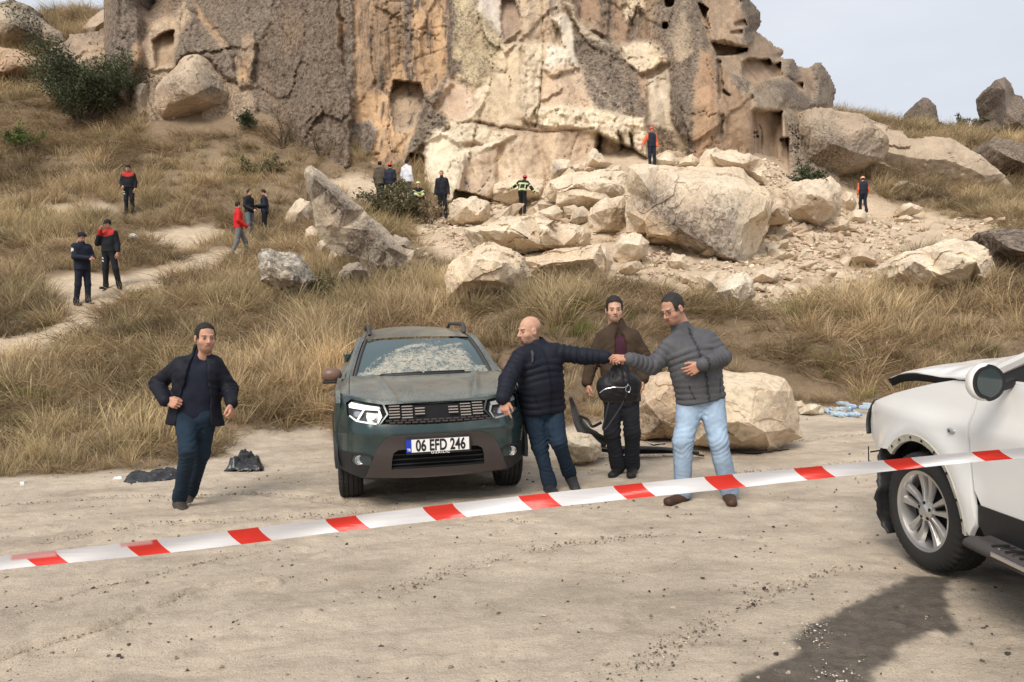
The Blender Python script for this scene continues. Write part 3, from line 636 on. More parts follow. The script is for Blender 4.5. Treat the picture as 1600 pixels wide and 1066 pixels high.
def boulder(name, out, D0, inner=(), thick=.6, col=CREAM, col2=None, li=.1, label='', cat='boulder', group=None, sub=None, edge=.35, amp=.10, seed=None, mat=None, ed=None, sink=0., parent=None, dust=.4, rel=.08, rough=1.0, auto=True):
    """solid rock: outline pixels at depth D0, inner (px,py,towards-viewer metres[,colour]) points, real thickness behind"""
    n = len(out)
    if auto:      # stand it on the hillside where the photo shows its foot
        yb = max(p[1] for p in out); xb = np.mean([p[0] for p in out if p[1] > yb - .25 * (yb - min(q[1] for q in out)) - 1])
        Pg = ray_ground(xb, yb - 1, 5, 75)
        if Pg is not None: D0 = float(np.clip((Pg - CAMP) @ _f - .1, D0 * .8, D0 * 1.2))
    if cat == 'rock outcrop' and rel < .1: rel = .26; rough = .5; c0_ = np.mean(out, 0); out = [tuple(c0_ + (np.array(p) - c0_) * 1.10) for p in out]
    lift = 1.0 if mat is M_ROCK else 1.16
    col = tuple(min(.78, c_ * lift) for c_ in col); inner = [(*q[:3], (tuple(min(.80, c_ * lift) for c_ in q[3]) if len(q) > 3 and q[3] is not None else None), *q[4:]) for q in inner]
    seed = seed if seed is not None else int(out[0][0] * 7 + out[0][1] * 3) & 1023
    arr = np.array(out, float); c = arr.mean(0)
    span = max(np.ptp(arr[:, 0]), np.ptp(arr[:, 1]))
    if not len(inner):
        r0 = random.Random(seed); w = span * D0 / F
        inner = [(c[0] + span * .14 * r0.uniform(-1, 1), c[1] - span * .08 + span * .1 * r0.uniform(-1, 1), w * .28), (c[0] + span * .2, c[1] + span * .05, w * .14), (c[0] - span * .2, c[1] - span * .02, w * .17)]
        inner = [q for q in inner if pdist(np.array([q[0]]), np.array([q[1]]), out)[0] < -span * .06]
    pts2 = [Vector(p) for p in out] + [Vector((p[0], p[1])) for p in inner]
    res = delaunay_2d_cdt(pts2, [(i, (i + 1) % n) for i in range(n)], [], 1, 1e-4)
    vs, tris, orig = res[0], res[2], res[3]
    V = []; A = []
    c1 = np.array(col, float); c2 = np.array(col2 if col2 is not None else [x * .86 for x in col], float)
    for i, v in enumerate(vs):
        k = orig[i][0] if len(orig[i]) else 0
        if k < n: dd = D0 + (ed[k] if ed is not None else edge * thick); cc_ = c1
        else:
            q = inner[k - n]; dd = D0 - q[2]; cc_ = np.array(q[3]) if len(q) > 3 and q[3] is not None else c1
        V.append(at(v.x, v.y, dd)); A.append(np.r_[cc_, (q[4] if k >= n and len(q) > 4 else li)])
    nb = len(V); cw = at(c[0], c[1], D0)
    T = [tuple(t) for t in tris if len(t) == 3]
    # back shell
    ring = []
    for i in range(n):
        j = next(a for a in range(len(vs)) if i in orig[a])
        ring.append(j)
        b_ = at(out[i][0], out[i][1], D0 + (ed[i] if ed is not None else edge * thick)) + np.array([0, thick, -.05 * thick])
        b_ = b_ + (cw + np.array([0, thick, 0]) - b_) * .22
        V.append(b_); A.append(np.r_[c2, li])
    V.append(cw + np.array([0, thick * 1.25, 0])); A.append(np.r_[c2, li]); ctr = len(V) - 1
    for i in range(n):
        j = (i + 1) % n
        T += [(ring[i], ring[j], nb + j), (ring[i], nb + j, nb + i), (nb + i, nb + j, ctr)]
    V = np.array(V); A = np.array(A); T = np.array(T)
    if sub is None: sub = int(np.clip(round(math.log2(max(span / 5.5, 2.))), 2, 5))
    V, T, A = subdiv_tri(V, T, A, sub, amp, seed, rel)
    if sub > 3 and rel: V = relax(V, T, .3)
    szz = span * D0 / F
    nvec = V - (V.mean(0)); nvec /= np.linalg.norm(nvec, axis=1)[:, None] + 1e-9
    q_ = V * (3.0 / szz)
    V = V + rough * nvec * (szz * (.030 * (1 - 2 * np.abs(vn(q_[:, 0], q_[:, 1], q_[:, 2] * 1.5, seed + 3))) + .022 * fbm3(V * (7. / szz), 3, seed + 5)))[:, None]
    V = V + rough * nvec * (facet3(V, szz * .30, szz * .030, seed + 21) + facet3(V, szz * .11, szz * .016, seed + 22))[:, None]
    # orient
    fn = np.cross(V[T[:, 1]] - V[T[:, 0]], V[T[:, 2]] - V[T[:, 0]]); fc = V[T].mean(1) - (cw + np.array([0, thick * .6, 0]))
    front = np.arange(len(T))
    fl = (fn * fc).sum(1) < 0; T[fl] = T[fl][:, ::-1]
    sz = span * D0 / F
    nz = fbm3(V * (2.2 / max(sz, .3)) + seed, 4, seed); nz2 = fbm3(V * (9. / max(sz, .3)) + seed, 4, seed + 9)
    CCb = A[:, :3] * (1 + .10 * nz + .10 * nz2)[:, None]
    k_ = dust * sstep(.05, .5, nz); CCb = CCb * (1 - .25 * k_[:, None]) + np.array([.74, .64, .50]) * .25 * k_[:, None] if mat is not M_ROCK else CCb
    LIb = np.clip(A[:, 3] + .35 * nz * (A[:, 3] > .02), 0, 1)
    loc = cw.copy(); Vl = V - loc
    me = build_mesh(name, Vl, T, [mat or M_FRESH], True, {'Col': CCb, 'lichen': LIb, 'streak': np.zeros(len(V))})
    try: me.set_sharp_from_angle(angle=math.radians(38))
    except Exception: pass
    o = link(name, me, parent, loc)
    if label: tag(o, label, cat, group)
    return o
# ------------------------------------------------------------------ named rocks, left to right, far to near
LG = (.30, .265, .22); TN = (.46, .345, .24); CR = (.58, .485, .365); CR2 = (.52, .425, .315); OC = (.42, .31, .20)
def B(out=None, D=0, inner=(), **k): return boulder(k.pop('name', 'boulder'), out, D, inner, **k)
B([(-70, 40), (-20, 12), (0, 5), (28, 2), (48, 18), (62, 32), (84, 46), (96, 62), (92, 74), (60, 84), (30, 78), (0, 76), (-70, 72)], 40, [(0, 30, 1.8, CR2, .2), (22, 40, 2.0, LG, .7), (50, 52, 1.4, (.27, .24, .2), .8), (10, 66, .5, OC, .1), (70, 66, .6, (.38, .28, .2), .3)], thick=4, col=(.42, .36, .28), li=.5, mat=M_ROCK, label='big rounded grey-topped outcrop in the top left corner of the slope', cat='rock outcrop', edge=.1)
B([(-70, 78), (0, 73), (25, 76), (42, 84), (60, 100), (54, 118), (50, 136), (20, 132), (0, 128), (-70, 118)], 38.5, [(10, 90, 1.2, (.47, .34, .23)), (30, 104, 1.3, (.46, .33, .22)), (0, 114, .9, (.43, .31, .21)), (40, 124, -.4, (.2, .15, .11)), (10, 122, -1.2, (.18, .14, .1))], thick=4, col=(.42, .31, .21), li=.15, mat=M_ROCK, label='overhanging orange-tan outcrop with a dark hollow beneath at the left edge', cat='rock outcrop', edge=.1)  # shadow beneath the overhang painted into the lowest inner point colours
B([(100, 56), (118, 42), (140, 26), (160, 12), (176, 2), (186, 20), (186, 62), (140, 66)], 43, [(150, 40, 1.0), (170, 30, 1.0)], thick=5, col=(.45, .355, .265), li=.08, mat=M_ROCK, label='smooth pale tan rock hump left of the grey stone pinnacle', cat='rock outcrop')
B([(40, 196), (52, 150), (62, 112), (84, 78), (112, 58), (150, 50), (186, 44), (232, 62), (242, 120), (236, 176), (180, 196), (110, 204)], 38.2, [(100, 110, 1.2, (.30, .245, .19), .6), (150, 90, 1.5, (.44, .33, .235), .2), (200, 110, 1.3, (.40, .31, .23), .4), (140, 160, 1.0, (.26, .21, .165), .7), (215, 160, .8, (.42, .32, .23), .3)], auto=False, thick=3, col=(.36, .285, .215), li=.55, mat=M_ROCK, rough=.8, label='brown-grey rock face behind the big dark green bush', cat='rock face')
B([(235, 165), (237, 135), (254, 116), (274, 96), (294, 82), (312, 81), (326, 92), (334, 106), (346, 120), (360, 145), (352, 166), (300, 180), (246, 188)], 34.6, [(300, 98, 1.1, (.50, .41, .31), .1), (272, 130, 1.6, (.43, .35, .27), .35), (300, 150, 1.5, (.46, .36, .27), .25), (330, 135, 1.0, LG, .6), (262, 165, .8, (.46, .34, .24), .15)], thick=3, rel=.3, rough=.4, amp=.05, col=(.55, .44, .33), li=.22, mat=M_ROCK, label='large pale dome-shaped boulder below the cliff at upper left', cat='boulder', edge=.15)
B([(203, 148), (208, 138), (222, 130), (232, 131), (236, 148), (243, 180), (226, 190), (208, 188)], 34.2, [(220, 150, .5, LG, .5), (224, 172, .4, (.47, .37, .28), .1)], thick=1.2, col=(.42, .34, .26), li=.35, mat=M_ROCK, label='small upright boulder leaning against the pale dome boulder', cat='boulder')
# right-hand smooth outcrops
B([(1236, 285), (1246, 205), (1275, 178), (1310, 172), (1345, 184), (1385, 208), (1430, 218), (1475, 214), (1520, 238), (1560, 266), (1590, 292), (1530, 304), (1450, 300), (1380, 292), (1300, 288)], 41, [(1290, 210, 1.5), (1350, 225, 1.6, (.42, .34, .25), .3), (1420, 245, 1.4), (1480, 250, 1.2, (.46, .37, .28), .1), (1530, 275, .8)], auto=False, thick=5, col=(.48, .385, .285), li=.2, mat=M_ROCK, label='long eroded tan rock slope behind the humps right of the carved doorway', cat='rock outcrop', edge=.1)
B([(1236, 285), (1240, 225), (1244, 195), (1256, 176), (1280, 168), (1310, 170), (1345, 178), (1372, 198), (1392, 228), (1380, 246), (1345, 262), (1290, 282)], 35.5, [(1270, 200, 1.2, (.43, .35, .26), .4), (1300, 225, 1.5, (.36, .30, .24), .65), (1340, 205, 1.0, (.46, .36, .265), .2), (1340, 240, 1.0, (.38, .32, .26), .5), (1262, 250, .8, (.40, .32, .24), .5)], thick=5, col=(.45, .36, .265), li=.3, mat=M_ROCK, label='smooth grey-brown rock hump right of the carved tomb doorway', cat='rock outcrop', edge=.25)
B([(1345, 244), (1372, 232), (1410, 228), (1450, 240), (1474, 252), (1487, 266), (1470, 275), (1430, 277), (1380, 272), (1350, 266)], 37, [(1400, 246, .9), (1440, 258, .8, (.44, .34, .25), .15)], thick=3, col=(.47, .37, .27), li=.12, mat=M_ROCK, label='long low smooth tan rock with a small hollow on its right end', cat='rock outcrop')
B([(1428, 222), (1444, 214), (1468, 213), (1490, 224), (1516, 240), (1535, 256), (1532, 272), (1500, 278), (1480, 262), (1450, 244)], 40, [(1470, 230, .8), (1500, 250, .9, (.44, .35, .26), .2)], thick=4, col=(.46, .37, .28), li=.2, mat=M_ROCK, label='sloping pale rock hump below the skyline between the two pinnacles', cat='rock outcrop')
B([(1490, 262), (1512, 252), (1540, 260), (1565, 272), (1582, 288), (1560, 298), (1520, 296), (1494, 288)], 38, [(1520, 272, .7, (.36, .28, .21), .3), (1550, 280, .7, CR2, .2)], thick=3, col=(.42, .33, .25), li=.4, mat=M_ROCK, label='low brown and cream outcrop at far right above the terrace', cat='rock outcrop')
B([(1345, 290), (1380, 284), (1420, 284), (1455, 292), (1462, 303), (1400, 306), (1350, 304)], 35.5, [(1400, 292, .4)], thick=2, col=(.47, .38, .28), li=.05, mat=M_ROCK, label='flat smooth tan ledge behind the right-hand rescuer', cat='rock outcrop')
B([(1300, 190), (1340, 182), (1372, 190), (1400, 205), (1420, 222), (1400, 232), (1360, 226), (1310, 210)], 44, [(1350, 200, .9), (1390, 215, .7)], thick=5, col=(.43, .34, .25), li=.35, mat=M_ROCK, label='rough brown rock crest with grass tufts under the right skyline', cat='rock outcrop')
B(auto=False, out=[(1418, 205), (1424, 188), (1430, 172), (1434, 160), (1442, 153), (1450, 155), (1461, 166), (1466, 186), (1474, 207), (1450, 215)], D=66, inner=[(1446, 172, 1.5), (1440, 190, 1.7), (1458, 192, 1.2)], thick=2.5, amp=.05, rough=.5, rel=0, col=(.24, .20, .165), li=.6, mat=M_ROCK, label='short dark rock pinnacle standing alone on the skyline', cat='rock pinnacle', edge=.2)
B(auto=False, out=[(1548, 138), (1556, 124), (1570, 120), (1580, 130), (1586, 148), (1596, 150), (1604, 160), (1616, 180), (1622, 215), (1560, 222), (1536, 210), (1554, 188), (1556, 170), (1550, 155)], D=64, inner=[(1570, 140, 1.7), (1572, 175, 2.0, (.34, .28, .23), .4), (1590, 190, 2.0), (1566, 200, 1.5)], thick=2.5, amp=.04, rough=.4, rel=0, col=(.24, .20, .165), li=.6, mat=M_ROCK, label='tall dark rock pinnacle with a shouldered top at the right edge', cat='rock pinnacle', edge=.2)
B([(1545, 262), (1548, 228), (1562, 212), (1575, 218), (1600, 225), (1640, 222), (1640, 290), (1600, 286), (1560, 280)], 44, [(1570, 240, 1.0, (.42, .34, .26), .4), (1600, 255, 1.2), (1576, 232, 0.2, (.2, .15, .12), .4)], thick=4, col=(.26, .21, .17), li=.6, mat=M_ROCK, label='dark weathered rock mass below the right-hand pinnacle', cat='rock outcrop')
# pile at the cliff foot
PB = dict(cat='boulder')
B([(861, 252), (866, 249), (890, 250), (898, 262), (894, 278), (876, 285), (862, 280)], 28.9, [(872, 266, .5, (.30, .27, .23), .5), (885, 262, .4, CR)], thick=.8, col=CR, label='cube-like block with a dark left face at the top of the rubble', **PB)
B([(908, 262), (916, 246), (926, 232), (934, 234), (944, 246), (945, 258), (928, 266), (914, 268)], 29.1, [(926, 248, .5), (936, 254, .3)], thick=.8, col=CR, label='pointed cream block perched highest in the left rubble pile', **PB)
B([(911, 268), (918, 256), (930, 256), (936, 264), (924, 272)], 28.6, thick=.5, col=(.50, .39, .30), label='small pinkish block beneath the pointed cream block', **PB)
B([(893, 258), (906, 256), (912, 264), (908, 275), (896, 270)], 28.7, thick=.5, col=CR, label='small pale block between the cube-like and the pointed block', **PB)
B([(953, 268), (960, 260), (970, 258), (972, 270), (962, 276)], 28.8, thick=.5, col=CR, label='small cream stone right of the pointed block on the pile', **PB)
B([(770, 290), (800, 278), (850, 280), (858, 300), (850, 318), (800, 322), (768, 310)], 29.2, [(810, 295, .7), (840, 300, .6)], thick=1.5, col=CR, label='wide cream block behind the firefighter in reflective stripes', **PB)
B([(700, 318), (712, 310), (745, 308), (765, 316), (766, 332), (756, 352), (716, 356), (700, 345)], 28.2, [(730, 322, .6), (745, 338, .5)], thick=1.5, col=CR, label='flat-topped cream boulder right of the man in the black jacket', **PB)
B([(745, 355), (770, 338), (800, 320), (820, 318), (800, 340), (770, 362), (750, 372)], 27.0, [(780, 342, .4)], thick=.6, col=(.50, .41, .30), label='long narrow slab lying slanted left of the firefighter', **PB)
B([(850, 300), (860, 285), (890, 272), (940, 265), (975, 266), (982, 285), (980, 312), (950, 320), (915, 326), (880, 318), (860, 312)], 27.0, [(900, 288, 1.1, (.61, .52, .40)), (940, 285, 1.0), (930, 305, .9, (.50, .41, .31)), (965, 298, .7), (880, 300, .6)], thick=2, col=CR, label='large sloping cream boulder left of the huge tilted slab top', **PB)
B([(870, 300), (905, 288), (950, 292), (965, 310), (940, 328), (900, 335), (872, 322)], 26.0, [(910, 305, .6), (940, 312, .5, CR2)], thick=1.5, col=(.55, .455, .34), label='cracked boulder in the middle of the left rubble pile', **PB)
B([(918, 366), (920, 338), (930, 318), (948, 308), (976, 305), (980, 330), (976, 362), (950, 368)], 24.0, [(940, 330, .7, (.60, .51, .39)), (962, 325, .3, (.40, .32, .23)), (950, 355, .4, (.43, .34, .25))], thick=1.2, col=CR, label='upright wedge boulder touching the left side of the huge slab', **PB)
B([(825, 345), (840, 330), (868, 320), (882, 330), (880, 345), (850, 352)], 25.5, [(855, 334, .4)], thick=.8, col=CR, label='pale block lying right of the firefighter in reflective stripes', **PB)
B([(838, 318), (850, 312), (872, 314), (874, 326), (850, 330)], 26.5, thick=.6, col=(.52, .44, .34), **PB, label='flat block just behind the striped firefighter\'s right hand')
B([(890, 345), (896, 325), (912, 322), (925, 335), (920, 352), (902, 354)], 24.6, [(906, 338, .3, (.33, .28, .22), .4)], thick=.8, col=CR2, li=.2, label='small shadowed block left of the upright wedge boulder', **PB)
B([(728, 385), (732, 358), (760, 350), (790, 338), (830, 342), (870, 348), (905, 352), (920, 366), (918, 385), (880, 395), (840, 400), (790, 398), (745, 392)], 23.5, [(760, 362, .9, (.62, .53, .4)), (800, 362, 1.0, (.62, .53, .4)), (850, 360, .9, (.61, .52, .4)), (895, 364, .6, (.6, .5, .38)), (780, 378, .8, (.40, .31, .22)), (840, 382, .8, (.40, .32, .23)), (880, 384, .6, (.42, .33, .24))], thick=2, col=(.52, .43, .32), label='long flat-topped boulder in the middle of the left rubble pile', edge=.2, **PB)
B([(862, 300 + 96), (868, 392), (912, 386), (938, 381), (939, 430), (900, 440), (850, 440), (820, 432), (806, 415), (812, 404)], 19.5, [(850, 415, .35), (880, 410, .45), (925, 405, .45), (930, 392, .2, CR)], thick=.9, col=(.52, .41, .29), li=.05, label='tan slab with a straight upper edge standing in the grass below the pile', edge=.1, **PB)
B([(938, 382), (946, 384), (958, 410), (948, 430), (938, 430)], 19.8, thick=.8, col=CR, label='thin pale wedge at the right end of the tan slab', **PB)
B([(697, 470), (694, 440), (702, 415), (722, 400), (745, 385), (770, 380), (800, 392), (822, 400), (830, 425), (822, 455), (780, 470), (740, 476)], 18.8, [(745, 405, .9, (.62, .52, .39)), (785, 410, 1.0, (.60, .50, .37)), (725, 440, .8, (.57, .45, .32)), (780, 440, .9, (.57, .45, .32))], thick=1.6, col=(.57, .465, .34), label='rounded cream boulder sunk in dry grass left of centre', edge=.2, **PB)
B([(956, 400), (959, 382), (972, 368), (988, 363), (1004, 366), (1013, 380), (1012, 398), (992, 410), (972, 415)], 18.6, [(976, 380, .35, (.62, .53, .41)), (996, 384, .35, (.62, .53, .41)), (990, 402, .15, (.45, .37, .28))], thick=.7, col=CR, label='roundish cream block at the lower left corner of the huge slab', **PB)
B([(965, 425), (975, 412), (1000, 408), (1004, 420), (984, 432)], 18.4, thick=.5, col=(.46, .37, .27), label='small brown chunk under the roundish cream block', **PB)
B([(1044, 408), (1050, 395), (1070, 398), (1080, 415), (1072, 425), (1052, 420)], 18.3, [(1062, 408, .2)], thick=.4, col=CR, label='small cream stone on the earth below the huge slab', **PB)
B([(1062, 430), (1072, 424), (1084, 436), (1080, 446), (1064, 444)], 17.8, thick=.35, col=CR2, label='little tan stone left of the ribbed slab', **PB)
# the huge tilted slab
B([(981, 262), (990, 256), (1030, 260), (1060, 261), (1100, 262), (1140, 262), (1162, 264), (1172, 274), (1180, 280), (1200, 302), (1206, 318), (1199, 345), (1188, 375), (1178, 400), (1166, 424), (1155, 425), (1120, 412), (1085, 398), (1060, 384), (1044, 376), (1012, 372), (1012, 364), (996, 363), (980, 362), (979, 330), (980, 300)], 21.0,
  [(1000, 275, 1.0, (.60, .51, .39), .05), (1060, 285, 1.15, (.56, .475, .37), .25), (1120, 290, 1.1, (.57, .49, .38), .22), (1170, 300, .95, (.56, .47, .36), .15), (1196, 312, .75, (.55, .46, .35), .05), (1025, 320, 1.1, (.40, .35, .29), .62), (1008, 345, .9, (.50, .385, .265), .0), (1015, 365, .8, (.46, .34, .22), .0), (1080, 320, 1.3, (.52, .43, .33), .30), (1140, 345, 1.25, (.42, .37, .31), .55), (1160, 350, 1.1, (.57, .49, .37), .1), (1060, 355, 1.2, (.38, .34, .29), .72), (1110, 385, 1.15, (.40, .355, .30), .62), (1150, 405, 1.0, (.42, .37, .31), .5), (1190, 330, .85, (.52, .44, .33), .1), (1162, 412, .8, (.55, .47, .36), .0), (1046, 368, .95, (.56, .45, .32), .0), (1100, 396, .9, (.40, .30, .20), .0)],
  auto=False, thick=1.8, col=(.54, .445, .33), li=.1, sub=6, amp=.07, edge=.1, rel=0, rough=.45, label='huge tilted rock slab with a grey weathered face in the centre of the rockfall', cat='rock slab', seed=77)
B([(1012, 364), (1046, 362), (1062, 384), (1100, 402), (1160, 424), (1150, 427), (1100, 412), (1060, 396), (1040, 384), (1014, 380)], 20.6, [(1040, 374, .1)], auto=False, thick=1.4, col=(.37, .275, .185), label='brown undercut shelf beneath the huge tilted slab', cat='rock slab')
B([(1086, 262), (1092, 256), (1110, 240), (1130, 238), (1160, 242), (1172, 238), (1186, 248), (1196, 262), (1210, 285), (1202, 300), (1180, 282), (1164, 266), (1130, 263)], 23.0, [(1130, 250, .5, (.60, .51, .4)), (1160, 256, .5, (.52, .43, .33)), (1190, 276, .3)], thick=1.5, col=CR, label='broken cream block on top of the huge slab\'s right corner', **PB)
B([(1010, 260), (1022, 248), (1040, 236), (1050, 240), (1062, 252), (1058, 262), (1030, 264)], 24.0, [(1038, 250, .4, (.62, .54, .43))], thick=1.2, col=CR, label='wedge-topped cream block below the doorway rescuer', **PB)
B([(1060, 258), (1070, 246), (1082, 240), (1092, 250), (1090, 262), (1066, 263)], 24.2, thick=1, col=CR, label='small triangular block between two cream blocks on the slab top', **PB)
B([(1090, 262), (1094, 246), (1104, 234), (1118, 230), (1130, 236), (1124, 248), (1112, 262)], 24.5, [(1108, 246, .4, (.61, .53, .42))], thick=1.2, col=CR, label='sharp pale block forming the highest point above the slab', **PB)
B([(1175, 300), (1205, 292), (1222, 312), (1232, 330), (1234, 348), (1205, 350), (1192, 372), (1186, 385), (1190, 340), (1206, 318)], 21.8, [(1214, 325, .4, (.44, .35, .26))], thick=1.4, col=(.50, .41, .31), label='tan block squeezed behind the right side of the huge slab', **PB)
# right of the slab
B([(1230, 300), (1242, 284), (1262, 280), (1290, 284), (1312, 300), (1316, 325), (1310, 345), (1282, 360), (1270, 358), (1245, 348), (1233, 330)], 25.5, [(1262, 302, .9, (.56, .47, .36)), (1290, 312, .9, (.48, .385, .285)), (1272, 345, .4, (.42, .33, .24)), (1250, 325, .7, (.46, .36, .26))], thick=2, col=(.54, .45, .34), label='large angular tan block right of the huge slab', **PB)
B([(1280, 300), (1288, 280), (1298, 275), (1312, 288), (1320, 302), (1312, 318), (1292, 312)], 26.6, [(1300, 295, .4, CR)], thick=1, col=CR, label='upright cream block behind the large angular tan block', **PB)
B([(1316, 312), (1322, 300), (1332, 302), (1340, 318), (1336, 330), (1320, 332)], 26.8, thick=.8, col=CR, label='small cream block left of the right-hand rescuer', **PB)
B([(1224, 296), (1235, 285), (1250, 284), (1240, 300), (1232, 312)], 26.4, thick=1.0, col=(.55, .45, .34), label='small pale slab propped on the left of the angular tan block', **PB)
B([(1326, 342), (1334, 328), (1350, 326), (1356, 338), (1352, 350), (1334, 352)], 25.8, thick=.7, col=CR, label='cream stone at the feet of the right-hand rescuer', **PB)
B([(1403, 336), (1408, 322), (1424, 316), (1442, 324), (1440, 332), (1424, 334), (1420, 338)], 28.5, [(1424, 322, .3, (.62, .54, .43)), (1412, 330, .25, (.33, .27, .2))], thick=.8, col=CR, label='white-topped block on the terrace edge at right', **PB)
B([(1404, 342), (1416, 336), (1428, 340), (1426, 346), (1408, 348)], 27.6, thick=.5, col=CR, label='small flat cream stone just under the white-topped block', **PB)
B([(1318, 405), (1328, 390), (1350, 384), (1370, 394), (1380, 410), (1376, 420), (1350, 416), (1330, 418)], 20.8, [(1346, 400, .35, (.48, .39, .29)), (1366, 406, .25)], thick=.9, col=(.48, .38, .28), label='broad brown-tan rock low in the right rubble', **PB)
B([(1300, 360), (1312, 342), (1326, 344), (1328, 356), (1314, 366)], 23.6, thick=.6, col=CR2, label='tan block below and right of the angular block', **PB)
B([(1398, 432), (1402, 410), (1416, 396), (1440, 390), (1462, 382), (1490, 375), (1520, 380), (1545, 390), (1551, 408), (1550, 440), (1520, 452), (1460, 456), (1420, 446)], 19.0, [(1430, 408, .5, (.60, .52, .42)), (1480, 400, .9, (.57, .49, .38)), (1520, 410, .8, (.58, .49, .37)), (1470, 430, .9, (.58, .48, .36)), (1530, 430, .7)], thick=1.6, col=(.60, .51, .39), amp=.07, label='broad pale saddle-shaped boulder in the grass at right', edge=.15, **PB)
B([(1550, 365), (1560, 360), (1590, 358), (1640, 356), (1640, 430), (1590, 424), (1555, 430), (1553, 395)], 19.5, [(1570, 385, .6), (1600, 395, .8)], thick=1.5, col=(.25, .21, .18), li=.8, mat=M_ROCK, label='dark lichened boulder cut by the right edge', cat='boulder')
B([(1590, 375), (1598, 362), (1640, 358), (1640, 400), (1604, 404), (1594, 390)], 18.6, thick=1, col=CR, label='pale block in front of the dark lichened boulder at the edge', cat='boulder')
B([(1078, 440), (1090, 430), (1120, 424), (1148, 427), (1140, 440), (1126, 462), (1110, 465), (1092, 456)], 17.6, [(1110, 440, .35, (.56, .47, .36)), (1120, 450, .3)], thick=.8, col=CR2, label='ribbed flat slab lying below the tip of the huge slab', **PB)
B([(1108, 476), (1116, 456), (1132, 440), (1152, 428), (1164, 425), (1176, 440), (1181, 458), (1168, 478), (1150, 480), (1130, 480)], 15.6, [(1140, 452, .45, (.62, .55, .45)), (1160, 444, .35, (.58, .51, .41)), (1152, 470, .3, (.42, .34, .26))], thick=.9, col=(.58, .51, .41), label='pale wedge-shaped boulder above the head of the man in grey', **PB)
B([(1170, 440), (1180, 424), (1200, 418), (1220, 424), (1215, 440), (1190, 446)], 17.2, thick=.6, col=CR, label='cream stone right of the pale wedge-shaped boulder', **PB)
# left group around the leaning spike
B([(478, 268), (481, 261), (487, 259), (500, 268), (512, 278), (530, 292), (548, 310), (568, 330), (584, 345), (606, 362), (626, 384), (636, 400), (646, 390), (640, 405), (618, 425), (600, 432), (586, 436), (560, 408), (535, 400), (512, 388), (500, 370), (494, 350), (486, 315), (478, 290)], 20.6,
  [(492, 280, .55, (.34, .30, .24), .6), (515, 300, .6, (.34, .30, .25), .7), (540, 325, .6, (.32, .28, .23), .75), (500, 320, .35, (.53, .43, .32), .1), (518, 350, .35, (.52, .42, .31), .05), (535, 355, .35, (.50, .40, .30), .1), (575, 360, .55, (.33, .29, .24), .7), (605, 385, .5, (.34, .3, .24), .65), (590, 410, .4, (.42, .36, .29), .4)], thick=.8, col=(.50, .425, .33), li=.3, mat=M_ROCK, amp=.035, rel=0, rough=.45, label='tall leaning spike of rock with a dark lichened edge on the left', cat='rock slab', edge=.15, seed=31)
B([(443, 350), (450, 332), (462, 314), (470, 311), (484, 314), (490, 330), (494, 352), (480, 360), (455, 358)], 23.0, [(468, 332, .5, (.50, .41, .31))], thick=1.2, col=(.54, .45, .34), li=.05, label='pale block half hidden behind the leaning spike\'s left side', **PB)
B([(475, 378), (478, 358), (488, 352), (498, 362), (501, 376), (486, 382)], 20.9, thick=.6, col=CR2, label='little upright block at the left foot of the leaning spike', **PB)
B([(490, 395), (496, 380), (514, 368), (520, 372), (518, 396), (500, 402)], 20.2, [(506, 384, .2, CR)], thick=.6, col=(.48, .42, .34), li=.3, label='cream and grey block left of the angular block under the spike', **PB)
B([(515, 412), (516, 385), (520, 368), (540, 364), (555, 370), (568, 388), (566, 400), (545, 408), (524, 418)], 19.6, [(534, 378, .4, (.55, .48, .38), .2), (552, 388, .35, (.42, .36, .29), .3), (526, 400, .3, (.48, .38, .28))], thick=.9, col=(.48, .40, .31), li=.3, label='angular tan block wedged under the leaning spike', **PB)
B([(528, 440), (530, 424), (545, 410), (562, 411), (576, 424), (582, 438), (560, 450), (536, 448)], 18.8, [(552, 422, .3, LG, .5)], thick=.7, col=(.42, .35, .27), li=.4, mat=M_ROCK, label='low grey-brown boulder in the grass below the leaning spike', cat='boulder')
B([(586, 430), (588, 385), (594, 372), (608, 370), (622, 385), (632, 404), (630, 425), (610, 438), (596, 438)], 19.4, [(604, 392, .5, (.40, .35, .29), .5), (612, 415, .45, (.44, .37, .29), .4)], thick=.9, col=(.42, .36, .29), li=.5, mat=M_ROCK, label='upright grey rock leaning on the spike\'s lower right end', cat='boulder')
B([(400, 400), (405, 392), (420, 389), (440, 393), (462, 398), (474, 412), (480, 425), (488, 438), (478, 450), (470, 462), (450, 470), (432, 455), (410, 440), (404, 420)], 16.8, [(425, 405, .55, (.62, .58, .5), .45), (450, 415, .6, (.60, .56, .48), .5), (440, 435, .55, (.55, .48, .38), .3), (464, 440, .35, (.40, .36, .30), .6), (420, 430, .3, (.42, .34, .26), .3)], thick=.9, col=(.55, .50, .42), li=.45, mat=M_ROCK, label='pale lichen-blotched boulder standing alone above the parked green car', cat='boulder', amp=.14)
B([(604, 380), (616, 366), (636, 372), (646, 388), (640, 402), (622, 396)], 20.8, thick=.5, col=(.45, .38, .3), li=.4, mat=M_ROCK, label='thin dark flake at the lower right end of the leaning spike', cat='boulder')
